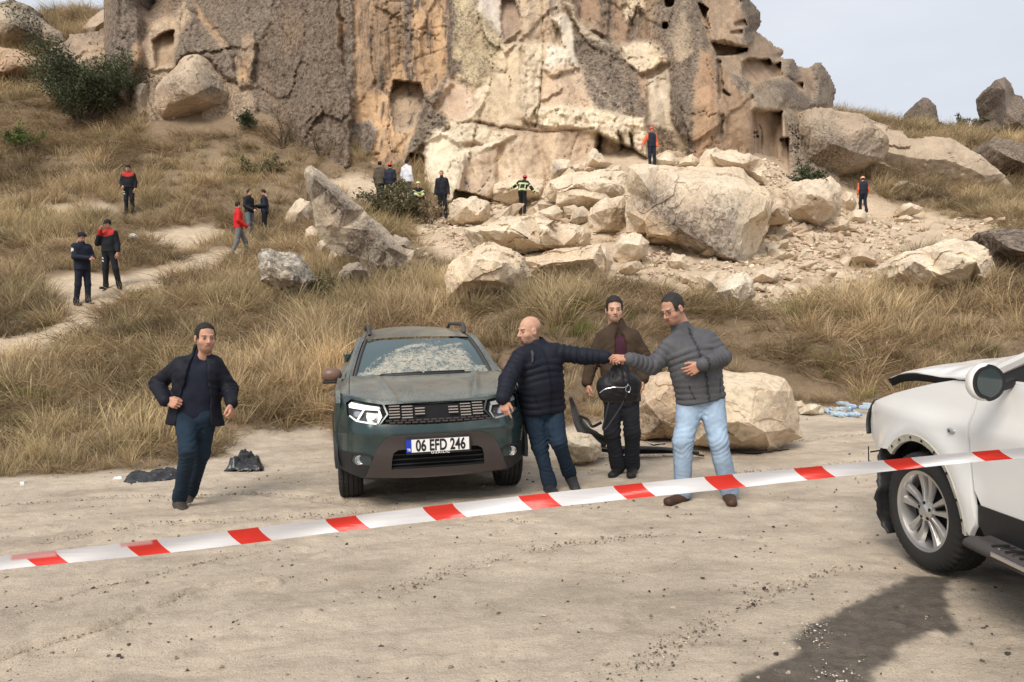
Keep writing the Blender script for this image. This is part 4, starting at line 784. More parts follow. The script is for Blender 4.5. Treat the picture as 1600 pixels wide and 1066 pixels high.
# by the cars
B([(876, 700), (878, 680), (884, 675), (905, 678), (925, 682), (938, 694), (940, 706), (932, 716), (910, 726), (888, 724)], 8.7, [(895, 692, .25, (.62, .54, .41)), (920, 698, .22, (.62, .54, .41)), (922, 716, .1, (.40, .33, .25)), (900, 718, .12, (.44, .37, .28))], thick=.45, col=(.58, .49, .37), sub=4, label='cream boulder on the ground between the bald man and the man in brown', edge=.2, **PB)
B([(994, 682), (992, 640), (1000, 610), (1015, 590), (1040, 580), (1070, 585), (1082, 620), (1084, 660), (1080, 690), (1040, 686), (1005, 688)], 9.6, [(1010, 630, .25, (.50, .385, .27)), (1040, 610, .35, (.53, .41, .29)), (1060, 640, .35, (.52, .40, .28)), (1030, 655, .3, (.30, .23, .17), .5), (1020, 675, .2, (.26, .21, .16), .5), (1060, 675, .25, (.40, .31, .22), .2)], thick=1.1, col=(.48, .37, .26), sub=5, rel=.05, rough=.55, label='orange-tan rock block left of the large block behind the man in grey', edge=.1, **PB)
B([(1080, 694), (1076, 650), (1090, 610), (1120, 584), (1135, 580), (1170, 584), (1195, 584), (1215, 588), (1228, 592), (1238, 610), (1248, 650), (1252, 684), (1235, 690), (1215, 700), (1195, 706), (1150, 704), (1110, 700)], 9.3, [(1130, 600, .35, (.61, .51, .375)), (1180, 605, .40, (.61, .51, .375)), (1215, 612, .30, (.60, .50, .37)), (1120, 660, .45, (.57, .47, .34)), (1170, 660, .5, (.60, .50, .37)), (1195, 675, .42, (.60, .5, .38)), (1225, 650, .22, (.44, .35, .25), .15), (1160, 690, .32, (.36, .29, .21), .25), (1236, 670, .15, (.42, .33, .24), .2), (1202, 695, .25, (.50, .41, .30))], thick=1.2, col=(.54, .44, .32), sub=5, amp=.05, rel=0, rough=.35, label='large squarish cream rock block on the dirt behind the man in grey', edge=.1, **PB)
B([(1240, 640), (1243, 628), (1252, 626), (1262, 634), (1258, 644), (1246, 646)], 11.3, thick=.2, col=CR2, label='small tan stone beside the large squarish block', **PB)
B([(1250, 648), (1256, 638), (1270, 632), (1284, 634), (1287, 644), (1276, 650)], 11.0, [(1268, 641, .08, (.62, .54, .42))], thick=.25, col=(.58, .5, .38), label='low cream stone left of the heap of water bottles', **PB)

# ------------------------------------------------------------------ rubble: shared meshes, individual stones
def rand_stone(seed, sub=2):
    r = np.random.default_rng(seed); P = r.normal(size=(11, 3)); P /= np.linalg.norm(P, axis=1)[:, None]; P *= r.uniform(.75, 1.1, (11, 1)) * np.array([1, .8, .6])
    bm = bmesh.new()
    for p in P: bm.verts.new(p)
    bmesh.ops.convex_hull(bm, input=bm.verts); bmesh.ops.triangulate(bm, faces=bm.faces)
    bm.verts.index_update()
    vs = [v for v in bm.verts if v.link_faces]; ix = {v: i for i, v in enumerate(vs)}
    V = np.array([v.co[:] for v in vs]); T = np.array([[ix[v] for v in f.verts] for f in bm.faces]); bm.free()
    V, T, A = subdiv_tri(V, T, np.zeros((len(V), 1)), sub, .09, seed)
    cb = np.array([(.62, .51, .375), (.56, .45, .33), (.50, .39, .285), (.66, .56, .43)][seed % 4])
    CCb = cb * (1 + .12 * fbm3(V * 2 + seed, 3, seed))[:, None]
    me = build_mesh('stone', V, T, [M_FRESH], True, {'Col': CCb, 'lichen': np.zeros(len(V)), 'streak': np.zeros(len(V))})
    try: me.set_sharp_from_angle(angle=math.radians(35))
    except Exception: pass
    return me
STONES = [rand_stone(400 + i) for i in range(12)]
STONES_LO = [rand_stone(500 + i, 0) for i in range(8)]
RZ = [  # region polygon, count, size px range, group, label
    ([(1200, 350), (1240, 345), (1330, 350), (1360, 380), (1330, 440), (1240, 462), (1190, 440), (1188, 400)], 120, (9, 26), 'broken stones in the rubble right of the huge slab', 'loose tan stone in the rubble right of the huge slab'),
    ([(1330, 348), (1460, 345), (1470, 362), (1400, 384), (1340, 372)], 22, (7, 13), 'stones along the terrace edge', 'small stone on bare earth below the right-hand rescuer'),
    ([(1240, 350), (1330, 345), (1320, 372), (1230, 375)], 26, (9, 18), 'stones at the foot of the angular block', 'small broken stone at the foot of the angular block'),
    ([(760, 318), (900, 290), (970, 262), (975, 300), (900, 350), (800, 352), (740, 350)], 60, (9, 24), 'stones in the upper left rubble', 'pale stone in the rubble left of the huge slab'),
    ([(640, 330), (700, 345), (740, 400), (700, 420), (650, 400)], 24, (6, 13), 'stones on the slope beside the spike', 'small stone on the bare slope right of the leaning spike'),
    ([(990, 400), (1100, 415), (1110, 450), (1010, 440), (960, 430)], 16, (6, 13), 'stones under the huge slab', 'small stone on the earth under the huge slab'),
    ([(1010, 240), (1190, 245), (1200, 262), (1010, 262)], 14, (10, 18), 'stones behind the top of the slab', 'pale stone atop the rubble below the cliff doorway'),
    ([(850, 262), (975, 255), (975, 280), (860, 288)], 7, (20, 34), 'blocks heaped under the cliff scar', 'cream block heaped under the cliff scar'),
    ([(1192, 300), (1236, 300), (1242, 425), (1192, 400)], 9, (18, 32), 'blocks packed right of the huge slab', 'tan block packed beside the huge slab'),
    ([(770, 332), (905, 328), (905, 352), (760, 362)], 7, (18, 32), 'blocks between the long boulders', 'cream block between the long flat boulders'),
    ([(1170, 425), (1260, 430), (1260, 462), (1180, 466)], 6, (16, 26), 'blocks at the lower edge of the rubble', 'tan block at the lower edge of the rubble'),
]
rs = random.Random(5)
for poly, cnt, (s0, s1), grp, lab in RZ:
    xs = [p[0] for p in poly]; ys = [p[1] for p in poly]; k = 0; tr = 0
    while k < cnt and tr < cnt * 20:
        tr += 1
        px, py = rs.uniform(min(xs), max(xs)), rs.uniform(min(ys), max(ys))
        if pdist(np.array([px]), np.array([py]), poly)[0] > 0: continue
        P = ray_ground(px, py, 10)
        if P is None: continue
        d = (P - CAMP) @ _f; sz = (s0 + (s1 - s0) * rs.random() ** 1.3) * d / F * .74
        o = bpy.data.objects.new('rubble_stone', rs.choice(STONES)); COL.objects.link(o)
        o.location = (P[0], P[1], P[2] + sz * .22); o.scale = (sz * rs.uniform(.8, 1.3), sz, sz * rs.uniform(.7, 1.1)); o.rotation_euler = (rs.uniform(-.5, .5), rs.uniform(-.5, .5), rs.uniform(0, 6.3))
        szn = 'large' if sz * F / d > 10 else 'middle-sized' if sz * F / d > 7 else 'small'; wx_ = max(xs) - min(xs); fx = (px - min(xs)) / wx_; fy_ = (py - min(ys)) / (max(ys) - min(ys))
        tag(o, '%s, %s%s of it' % (lab.replace('loose', 'loose ' + szn).replace('small ', '').replace('pale', szn + ' pale') if 'small' not in lab else lab.replace('small', szn), 'upper ' if fy_ < .4 else 'lower ' if fy_ > .65 else '', 'left' if fx < .35 else 'right' if fx > .65 else 'middle'), 'stone', grp); k += 1
# fine gravel and chips: one object
def scatter_chips(name, pts, sizes, seed=0, col=None):
    r = np.random.default_rng(seed); Vs = []; Ts = []; Cs = []; base = 0
    lo = []
    for me in STONES_LO:
        v = np.empty(len(me.vertices) * 3, np.float32); me.vertices.foreach_get('co', v); t = np.array([p.vertices[:] for p in me.polygons]); lo.append((v.reshape(-1, 3), t))
    for i, (p, sz) in enumerate(zip(pts, sizes)):
        v, t = lo[r.integers(len(lo))]; a = r.uniform(0, 6.28); ca, sa = math.cos(a), math.sin(a)
        w = v * sz * r.uniform(.7, 1.2, 3); w = np.c_[w[:, 0] * ca - w[:, 1] * sa, w[:, 0] * sa + w[:, 1] * ca, w[:, 2]] + p
        c_ = np.array(col[r.integers(len(col))]) * r.uniform(.8, 1.15)
        Vs.append(w); Ts.append(t + base); Cs.append(np.tile(c_, (len(w), 1))); base += len(w)
    V = np.concatenate(Vs); me = build_mesh(name, V, np.concatenate(Ts), [M_FRESH], False, {'Col': np.concatenate(Cs), 'lichen': np.zeros(len(V)), 'streak': np.zeros(len(V))})
    return tag(link(name, me), kind='stuff')
r = np.random.default_rng(3); pts = []; szs = []
n = 16000; px = r.uniform(640, 1560, n); py = r.uniform(225, 475, n)
d = 0
ds = np.geomspace(12, 45, 140)
X = atA(px[:, None], py[:, None], np.broadcast_to(ds, (n, 140)))
Zt = rbf(X[..., 0], X[..., 1]); hit = X[..., 2] < Zt; hi = hit.argmax(1); okh = hit.any(1)
Ph = X[np.arange(n), hi]; mm = (pdist(px, py, RUBBLE) < 4) & okh
dens = sstep(-.1, .3, fbm2(px / 60, py / 30, 3, 200) + .25 * ((px > 1180) & (px < 1370)))
mm &= r.random(n) < dens
Ph = Ph[mm]; Ph[:, 2] = hgt(Ph[:, 0], Ph[:, 1]) + .02
dd = (Ph - CAMP) @ _f
scatter_chips('rubble_chips', Ph, dd / F * (1.4 + 6.0 * r.random(len(Ph)) ** 2.2), 4, [(.70, .59, .45), (.62, .5, .37), (.72, .62, .48), (.50, .39, .30)])
# pebbles on the dirt road
n = 15000; gd = 2.6 + 12 * r.random(n) ** 1.5; an = np.radians(r.uniform(-38, 38, n)); gx, gy = gd * np.sin(an), gd * np.cos(an)
clump = fbm2(gx * 1.2, gy * 1.6, 3, 210); k = (gy < ybase(gx) + .6) & (r.random(n) < sstep(-.5, .5, clump))
gx, gy = gx[k], gy[k]; szp = .0035 + .016 * r.random(len(gx)) ** 6
scatter_chips('road_gravel', np.stack([gx, gy, hgt(gx, gy) + szp * .3], 1), szp, 6, [(.30, .24, .18), (.15, .12, .10), (.46, .37, .28), (.07, .06, .05)])
rr2 = []
for pw in RUTS:
    P_ = np.array(pw)
    for _ in range(900):
        i = r.integers(0, len(P_) - 1); t = r.random(); p = P_[i] * (1 - t) + P_[i + 1] * t + r.normal(0, .06, 2) * np.array([1.5, 1]); rr2.append((p[0], p[1], hgt(p[0], p[1])))
rr2 = np.array(rr2); scatter_chips('rut_gravel', rr2 + [0, 0, .002], .0025 + .009 * r.random(len(rr2)) ** 3, 16, [(.20, .155, .12), (.12, .10, .085), (.58, .49, .38), (.34, .27, .2)])
# dry stone wall at right
wt = empty('dry_stone_wall', ray_ground(1490, 372, 14), 'low dry stone retaining wall of rounded blocks under the right terrace', 'stone wall')
wl = np.array(wt.location)
for row, (ya, yb_, x0, x1) in enumerate([(346, 350, 1515, 1600), (356, 358, 1468, 1600), (368, 368, 1450, 1572), (380, 380, 1442, 1560), (392, 392, 1446, 1540)]):
    x = x0
    while x < x1:
        w = rs.uniform(13, 22); P = at(x + w / 2, ya + rs.uniform(-2, 2), 26.4 - row * .25)
        o = bpy.data.objects.new('stone', rs.choice(STONES)); COL.objects.link(o); o.parent = wt
        s_ = w * 26.4 / F * .52; o.location = [float(c) for c in (P - wl)]; o.scale = (s_, s_ * .9, 7.2 * 26.4 / F * 1.1); o.rotation_euler = (rs.uniform(-.2, .2), rs.uniform(-.2, .2), rs.uniform(-.3, .3)); x += w
# ------------------------------------------------------------------ vegetation
def veg_mat(name, dark, light, rough=.8):
    s = NB(name)
    t = s.attr('tone', 'Fac')
    tint = s.attr('tint', 'Color', 'INSTANCER')
    c = s.mix(t, dark, light)
    c = s.mix(1.0, c, tint, 'MULTIPLY')
    s.fin(c, rough, None, .2)
    tr = s.n('BsdfTranslucent'); s.l(c, tr.inputs[0]); mx = s.n('MixShader'); mx.inputs[0].default_value = .25
    s.l(s.b.outputs[0], mx.inputs[1]); s.l(tr.outputs[0], mx.inputs[2]); s.l(mx.outputs[0], s.out.inputs[0])
    return s.m
def leaf_mat(name, dark, light, rough=.75):
    s = NB(name); t = s.attr('tone', 'Fac'); c = s.mix(t, dark, light); s.fin(c, rough, None, .25)
    tr = s.n('BsdfTranslucent'); s.l(c, tr.inputs[0]); mx = s.n('MixShader'); mx.inputs[0].default_value = .2
    s.l(s.b.outputs[0], mx.inputs[1]); s.l(tr.outputs[0], mx.inputs[2]); s.l(mx.outputs[0], s.out.inputs[0])
    return s.m
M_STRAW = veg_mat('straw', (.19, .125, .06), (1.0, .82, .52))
TUFTS = bpy.data.collections.new('tuft_kinds')
def blades(kind, n, h, w, seed):
    r = np.random.default_rng(seed); V = []; Fq = []; T = []; b = 0; k = 5 if kind == 'tangle' else 4
    for i in range(n):
        a = r.uniform(0, 6.28); rad = r.uniform(0, .13 if kind != 'tangle' else .3); p = np.array([math.cos(a) * rad, math.sin(a) * rad, -.03])
        L = h * r.uniform(.45, 1.1); lean = r.uniform(.1, .75) if kind == 'straw' else r.uniform(.75, 1.5) if kind == 'tangle' else r.uniform(.2, .9)
        wind = np.array([.12, -.05, 0]) if kind == 'straw' else 0
        da = a + r.uniform(-.9, .9) if kind != 'tangle' else r.uniform(0, 6.28)
        d = np.array([math.sin(lean) * math.cos(da), math.sin(lean) * math.sin(da), math.cos(lean)])
        side = np.cross(d, [0, 0, 1.0]); side /= np.linalg.norm(side) + 1e-6
        if r.random() < .5: side = np.cross(side, d)
        ww = w * r.uniform(.6, 1.3); tone = np.clip(r.normal(.55, .24), 0, 1)
        curl = r.normal(0, .16, 3) if kind == 'tangle' else np.zeros(3)
        for j in range(k):
            f = j / (k - 1); wd = ww * (1 - f * .85) * .5
            V += [p - side * wd, p + side * wd]; T += [tone * (.22 + .78 * f)] * 2  # sunlit tips and shaded roots painted into the blade tone
            if j < k - 1: Fq.append([b + 2 * j, b + 2 * j + 1, b + 2 * j + 3, b + 2 * j + 2])
            p = p + d * L / (k - 1)
            d = d + np.array([0, 0, -.17 if kind != 'tangle' else -.05]) * (1 + f) + curl + (wind if kind == 'straw' else 0); d /= np.linalg.norm(d)
        if False:     # seed head
            q0 = p; V += [q0 - side * .006, q0 + side * .006, q0 + d * .05 + side * .007, q0 + d * .05 - side * .007]; T += [.62] * 4; b2 = b + 2 * k; Fq.append([b2, b2 + 1, b2 + 2, b2 + 3]); b = b2 + 4
        else: b += 2 * k
    me = build_mesh('tuft', np.array(V), np.array(Fq), [M_STRAW], True, {'tone': np.array(T)})
    o = bpy.data.objects.new('tuft_%02d' % len(TUFTS.objects), me); TUFTS.objects.link(o)
for i in range(4): blades('straw', 46, .50, .010, 900 + i)
for i in range(3): blades('tangle', 46, .58, .009, 910 + i)
for i in range(2): blades('green', 50, .24, .011, 920 + i)
def gn_scatter(name, P, idx, rot, scl, tint, coll, kind='stuff'):
    me = bpy.data.meshes.new(name); me.vertices.add(len(P)); me.vertices.foreach_set('co', np.asarray(P, np.float32).ravel())
    a = me.attributes.new('idx', 'INT', 'POINT'); a.data.foreach_set('value', np.asarray(idx, np.int32))
    a = me.attributes.new('rot', 'FLOAT_VECTOR', 'POINT'); a.data.foreach_set('vector', np.asarray(rot, np.float32).ravel())
    a = me.attributes.new('scl', 'FLOAT_VECTOR', 'POINT'); a.data.foreach_set('vector', np.asarray(scl, np.float32).ravel())
    a = me.attributes.new('tint', 'FLOAT_COLOR', 'POINT'); a.data.foreach_set('color', np.c_[tint, np.ones(len(P))].astype(np.float32).ravel())
    me.update(); o = link(name, me)
    g = bpy.data.node_groups.new(name, 'GeometryNodeTree')
    g.interface.new_socket('Geometry', in_out='INPUT', socket_type='NodeSocketGeometry'); g.interface.new_socket('Geometry', in_out='OUTPUT', socket_type='NodeSocketGeometry')
    N = g.nodes; gi = N.new('NodeGroupInput'); go = N.new('NodeGroupOutput'); ip = N.new('GeometryNodeInstanceOnPoints'); ci = N.new('GeometryNodeCollectionInfo')
    ci.inputs['Collection'].default_value = coll; ci.inputs['Separate Children'].default_value = True; ci.inputs['Reset Children'].default_value = True
    def na(nm, ty):
        x = N.new('GeometryNodeInputNamedAttribute'); x.data_type = ty; x.inputs['Name'].default_value = nm
        return [q for q in x.outputs if q.enabled and q.name == 'Attribute'][0]
    L = g.links; L.new(gi.outputs[0], ip.inputs['Points']); L.new(ci.outputs[0], ip.inputs['Instance']); ip.inputs['Pick Instance'].default_value = True
    L.new(na('idx', 'INT'), ip.inputs['Instance Index']); L.new(na('rot', 'FLOAT_VECTOR'), ip.inputs['Rotation']); L.new(na('scl', 'FLOAT_VECTOR'), ip.inputs['Scale'])
    L.new(ip.outputs[0], go.inputs[0])
    md = o.modifiers.new('scatter', 'NODES'); md.node_group = g
    return tag(o, kind=kind)
r = np.random.default_rng(21)
n = 190000
th_ = np.radians(r.uniform(-44, 44, n)); u_ = r.random(n); rd = 7.5 * (9.2 ** u_)              # log-uniform distance 7.5..69 m
x = rd * np.sin(th_); y = rd * np.cos(th_)
dens_m2 = 40 * np.minimum(1, (13 / rd) ** 1.15)
cur = n / (math.radians(88) * math.log(9.2) * rd ** 2)
k = r.random(n) < dens_m2 / cur
x, y, rd = x[k], y[k], rd[k]
z = hgt(x, y); pm, rm, dm = masks(x, y, z)
P = np.stack([x, y, z], 1); px, py, d = proj(P)
BAREP = [[(560, 380), (700, 372), (735, 400), (700, 425), (640, 430)], [(1195, 560), (1330, 600), (1340, 625), (1240, 625), (1190, 600)]]
bare = np.zeros(len(x))
for b_ in BAREP: bare = np.maximum(bare, .75 * sstep(12, -12, pdist(px, py, b_)))
clump = fbm2(x * .9, y * .9, 3, 230)
keepp = (np.maximum(np.maximum(pm * 1.15, rm * 1.02), np.maximum(dm * 1.05, bare)) + .12 * r.normal(size=len(x)) < .55) & ~((px > 175) & (px < 1180) & (d > 36.5)) & ~((px > 230) & (px < 1180) & (py < 230) & (d > 33.5))
keepp &= (clump + r.uniform(-.6, .6, len(x)) > -.42)
# sparse weeds inside the rubble
keepp |= (rm > .5) & (r.random(len(x)) < .025) & (py > 330) & (d < 40)
x, y, z, rd, px, py, d, clump = [a[keepp] for a in (x, y, z, rd, px, py, d, clump)]; n = len(x)
zone = fbm2(x * .33 + 5, y * .33, 3, 240); zone2 = fbm2(x * .8 - 3, y * .8, 3, 241)
straw_bias = sstep(-.25, .35, zone)
# areas the photo shows as bright straw
for (cx, cy, rx, ry, s_) in [(300, 430, 60, 25, .8), (620, 470, 260, 26, .6), (60, 480, 60, 30, .6), (1290, 430, 200, 25, .7), (800, 445, 120, 30, .6), (1350, 500, 60, 40, .5), (20, 290, 60, 30, .5), (1420, 300, 140, 20, .7), (200, 330, 60, 20, .5), (90, 20, 60, 25, .7), (530, 600 - 20, 40, 40, .3), (350, 600, 60, 60, .35)]:
    straw_bias = np.clip(straw_bias + s_ * np.exp(-((px - cx) / rx) ** 2 - ((py - cy) / ry) ** 2), 0, 1)
for (cx, cy, rx, ry, s_) in [(60, 680, 130, 70, .6), (1100, 520, 120, 40, .6), (1280, 560, 80, 40, .5), (880, 520, 50, 50, .4), (450, 200, 120, 40, .7), (120, 210, 120, 30, .5), (1500, 500, 60, 40, .3)]:
    straw_bias = np.clip(straw_bias - s_ * np.exp(-((px - cx) / rx) ** 2 - ((py - cy) / ry) ** 2), 0, 1)
u = r.random(n)
idx = np.where(u < straw_bias * .85 + .12, r.integers(0, 4, n), r.integers(4, 7, n))
greenb = sstep(.25, .5, fbm2(x * .6 + 11, y * .6, 3, 250)) * .18
for (cx, cy, rx, ry, s_) in [(20, 620, 50, 30, .8), (240, 460, 60, 12, .7), (900, 510, 60, 30, .4), (1230, 470, 40, 22, .7), (1380, 600, 50, 30, .7), (1300, 570, 60, 25, .4), (300, 740, 60, 8, .8), (140, 745, 60, 8, .5), (1500, 560, 60, 40, .3), (20, 225, 40, 20, .8), (400, 245, 30, 18, .7)]:
    greenb = np.clip(greenb + s_ * np.exp(-((px - cx) / rx) ** 2 - ((py - cy) / ry) ** 2), 0, 1)
isg = r.random(n) < greenb * .75
idx = np.where(isg, r.integers(7, 9, n), idx)
tint = np.ones((n, 3)) * r.uniform(.60, 1.25, n)[:, None] * (1 + .25 * zone2)[:, None]
dkz = sstep(0, .45, fbm2(x * .45 - 9, y * .7, 4, 271))
tint *= np.where((idx >= 4)[:, None] & (idx < 7)[:, None], np.array([.72, .66, .63]), np.array([1.08, 1.06, 1.04])) * (1 - .45 * dkz)[:, None] * (1 + .30 * sstep(.1, .5, fbm2(x * .7 + 19, y * .9, 3, 272)))[:, None]
olive = sstep(-.1, .4, fbm2(x * .5 + 31, y * .5, 3, 260))
tint *= 1 - olive[:, None] * np.array([.12, .09, .13])
tint[isg] *= np.array([.42, .60, .26])
scl = r.uniform(.7, 1.45, n) * (1 + .25 * clump) * np.interp(rd, [8, 20, 40, 70], [.95, 1.0, 1.25, 1.7])
edge_low = sstep(.0, 1.6, y - ybase(x)); scl *= .55 + .45 * edge_low
scl[rm[keepp] > .5] *= .6
wdt = scl * np.interp(rd, [8, 20, 40, 70], [.9, 1.15, 1.3, 1.5])
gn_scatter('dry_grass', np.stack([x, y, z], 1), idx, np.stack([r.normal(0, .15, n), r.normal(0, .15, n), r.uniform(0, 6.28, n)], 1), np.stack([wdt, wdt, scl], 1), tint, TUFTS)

# ---- shrubs and bushes: trunk + crown, each a thing
M_BARK = simple('bark', (.10, .075, .055), .9, .3, 20, .4, .01)
def tube_arrays(pts, rad, k=6):
    pts = np.asarray(pts, float); V = []; Fq = []
    for i, p in enumerate(pts):
        t = pts[min(i + 1, len(pts) - 1)] - pts[max(i - 1, 0)]; t /= np.linalg.norm(t) + 1e-9
        a = np.cross(t, [0, 0, 1.0] if abs(t[2]) < .9 else [1.0, 0, 0]); a /= np.linalg.norm(a); b = np.cross(t, a)
        rr_ = rad[i] if hasattr(rad, '__len__') else rad
        for j in range(k): V.append(p + rr_ * (a * math.cos(6.2832 * j / k) + b * math.sin(6.2832 * j / k)))
    for i in range(len(pts) - 1):
        for j in range(k): Fq.append([i * k + j, i * k + (j + 1) % k, (i + 1) * k + (j + 1) % k, (i + 1) * k + j])
    return np.array(V), np.array(Fq)
class MB:
    """mesh collector: quads/ngons from many pieces into ONE object"""
    def __init__(s): s.V = []; s.F = []; s.n = 0
    def add(s, V, Fc):
        s.V += [tuple(map(float, v)) for v in V]; s.F += [tuple(int(i) + s.n for i in f) for f in Fc]; s.n += len(V); return s
    def tube(s, pts, rad, k=8, caps=True):
        V, Fq = tube_arrays(pts, rad, k); s.add(V, Fq)
        if caps:
            n0 = s.n - len(V); s.F.append(tuple(n0 + j for j in range(k))[::-1]); s.F.append(tuple(s.n - k + j for j in range(k)))
        return s
    def box(s, c, h, R=None):
        c = np.asarray(c, float); V = np.array([[a, b, d] for a in (-1, 1) for b in (-1, 1) for d in (-1, 1)]) * np.asarray(h, float)
        if R is not None: V = V @ np.asarray(R).T
        return s.add(V + c, [(0, 1, 3, 2), (4, 6, 7, 5), (0, 4, 5, 1), (2, 3, 7, 6), (0, 2, 6, 4), (1, 5, 7, 3)])
    def obj(s, name, mat, parent=None, smooth=False, loc=None, bevel=0):
        me = build_mesh(name, np.array(s.V), s.F, [mat] if mat else [], smooth); o = link(name, me, parent, loc)
        if smooth:
            try: me.set_sharp_from_angle(angle=math.radians(40))
            except Exception: pass
        if bevel:
            m = o.modifiers.new('bevel', 'BEVEL'); m.width = bevel; m.segments = 2; m.limit_method = 'ANGLE'
        return o
def shrub(name, base, h, w, leaf, nleaf, mat, label, cat, nl=9, seed=0, sparse=.0, group=None, lean=0):
    r = np.random.default_rng(seed); root = empty(name, base, label, cat, group)
    mb = MB(); tips = []
    for i in range(nl):
        a = r.uniform(0, 6.28); p = np.array([0, 0, -.1]); d = np.array([.55 * math.cos(a), .55 * math.sin(a), 1.0]); pts = [p.copy()]; n_ = 7
        L = h * r.uniform(.6, 1.0)
        for j in range(n_):
            d = d + r.normal(0, .22, 3); d[2] = max(d[2], .15); d /= np.linalg.norm(d); p = p + d * L / n_ * np.array([w / h, w / h, 1.0]); pts.append(p.copy())
            if j > 1: tips.append(p.copy())
            if j > 2:
                q = p.copy(); e = d + r.normal(0, .7, 3); e /= np.linalg.norm(e); qs = [q.copy()]
                for _ in range(3): q = q + e * L * .10; e = e + r.normal(0, .3, 3); qs.append(q.copy())
                tips += qs[1:]; mb.tube(qs, [h * .005, h * .004, h * .003, h * .002], 4)
        mb.tube(pts, np.linspace(h * .018, h * .004, len(pts)), 5)
    mb.obj('trunk', M_BARK, root)
    tips = np.array(tips); ci = r.integers(0, len(tips), nleaf); cen = tips[ci] + r.normal(0, h * (.055), (nleaf, 3)) * np.array([1.2, 1.2, .8])
    nn = r.normal(size=(nleaf, 3)); nn /= np.linalg.norm(nn, axis=1)[:, None]; t = np.cross(nn, r.normal(size=(nleaf, 3))); t /= np.linalg.norm(t, axis=1)[:, None] + 1e-9
    s_ = leaf * r.uniform(.6, 1.3, nleaf)[:, None]; b_ = np.cross(nn, t)
    V = np.stack([cen - t * s_, cen + b_ * s_ * .4, cen + t * s_, cen - b_ * s_ * .4], 1).reshape(-1, 3)
    tone = np.repeat(np.clip(.45 + .35 * fbm3(cen / (h * .18), 2, seed) * 1.6 + r.normal(0, .15, nleaf), 0, 1), 4)
    me = build_mesh('crown', V, np.arange(nleaf * 4).reshape(-1, 4), [mat], False, {'tone': tone}); link('crown', me, root)
    return root
M_JUN = leaf_mat('dark_green_leaves', (.025, .035, .02), (.115, .135, .065))
M_OLV = leaf_mat('olive_leaves', (.06, .055, .03), (.22, .20, .10))
M_TWG = leaf_mat('dry_twigs', (.11, .08, .05), (.40, .30, .18))
M_GRN = leaf_mat('fresh_green_leaves', (.05, .075, .02), (.20, .26, .08))
def sh(px, py, d, *a, **k):
    b = at(px, py, d); b[2] = hgt(b[0], b[1]) - .05
    return shrub(k.pop('name', 'shrub'), b, *a, **k)
sh(128, 200, 35.5, 4.3, 4.2, .075, 17000, M_JUN, 'large dark green bush in front of the outcrops at upper left', 'bush', nl=17, seed=1, name='bush')
sh(388, 168, 33.2, 1.0, .7, .07, 1200, M_JUN, 'small dark evergreen sprig at the foot of the brown cliff slab', 'shrub', seed=2)
sh(402, 262, 30.5, 1.0, 1.5, .06, 1500, M_OLV, 'low grey-green shrub in dry grass below the brown cliff slab', 'shrub', seed=3)
sh(30, 238, 31.5, 1.1, 1.8, .07, 2200, M_GRN, 'low green shrub at the left edge below the big bush', 'shrub', seed=4)
sh(440, 215, 32.2, 2.0, 1.5, .05, 260, M_TWG, 'bare twiggy shrub standing against the brown cliff slab', 'shrub', seed=5, nl=11)
sh(500, 235, 31.8, 1.7, 1.4, .05, 260, M_TWG, 'bare leaning shrub near the right edge of the brown cliff slab', 'shrub', seed=6, nl=8)
sh(622, 352, 26.5, 1.55, 1.5, .07, 3400, M_OLV, 'dense olive-brown bush above the leaning spike in front of four men', 'bush', seed=7, nl=13, name='bush')
sh(672, 350, 26.8, 1.1, .9, .06, 900, M_TWG, 'small straw-coloured bush left of the man in the black jacket', 'shrub', seed=8)
sh(1256, 282, 31.0, 1.2, 1.3, .07, 1800, M_JUN, 'dark green shrub at the foot of the rock right of the carved doorway', 'shrub', seed=9)
sh(1300, 284, 33.0, 1.0, 1.6, .07, 1500, M_OLV, 'olive shrub between the grey rock hump and the terrace', 'shrub', seed=10)
sh(425, 410, 18.0, .55, .9, .05, 700, M_TWG, 'brown scrub behind the lichen-blotched boulder', 'shrub', seed=12)
sh(500, 455, 17.2, .75, .9, .04, 1200, M_OLV, 'straw and olive scrub right of the lichen-blotched boulder', 'shrub', seed=13)
sh(1510, 215, 60, 1.5, 3.2, .12, 1500, M_OLV, 'brown scrub on the skyline left of the tall pinnacle', 'shrub', seed=14)
sh(1305, 178, 46, 1.5, 1.5, .05, 60, M_TWG, 'thin bare twigs sticking out right of the highest ridge knob', 'shrub', seed=15, nl=5)
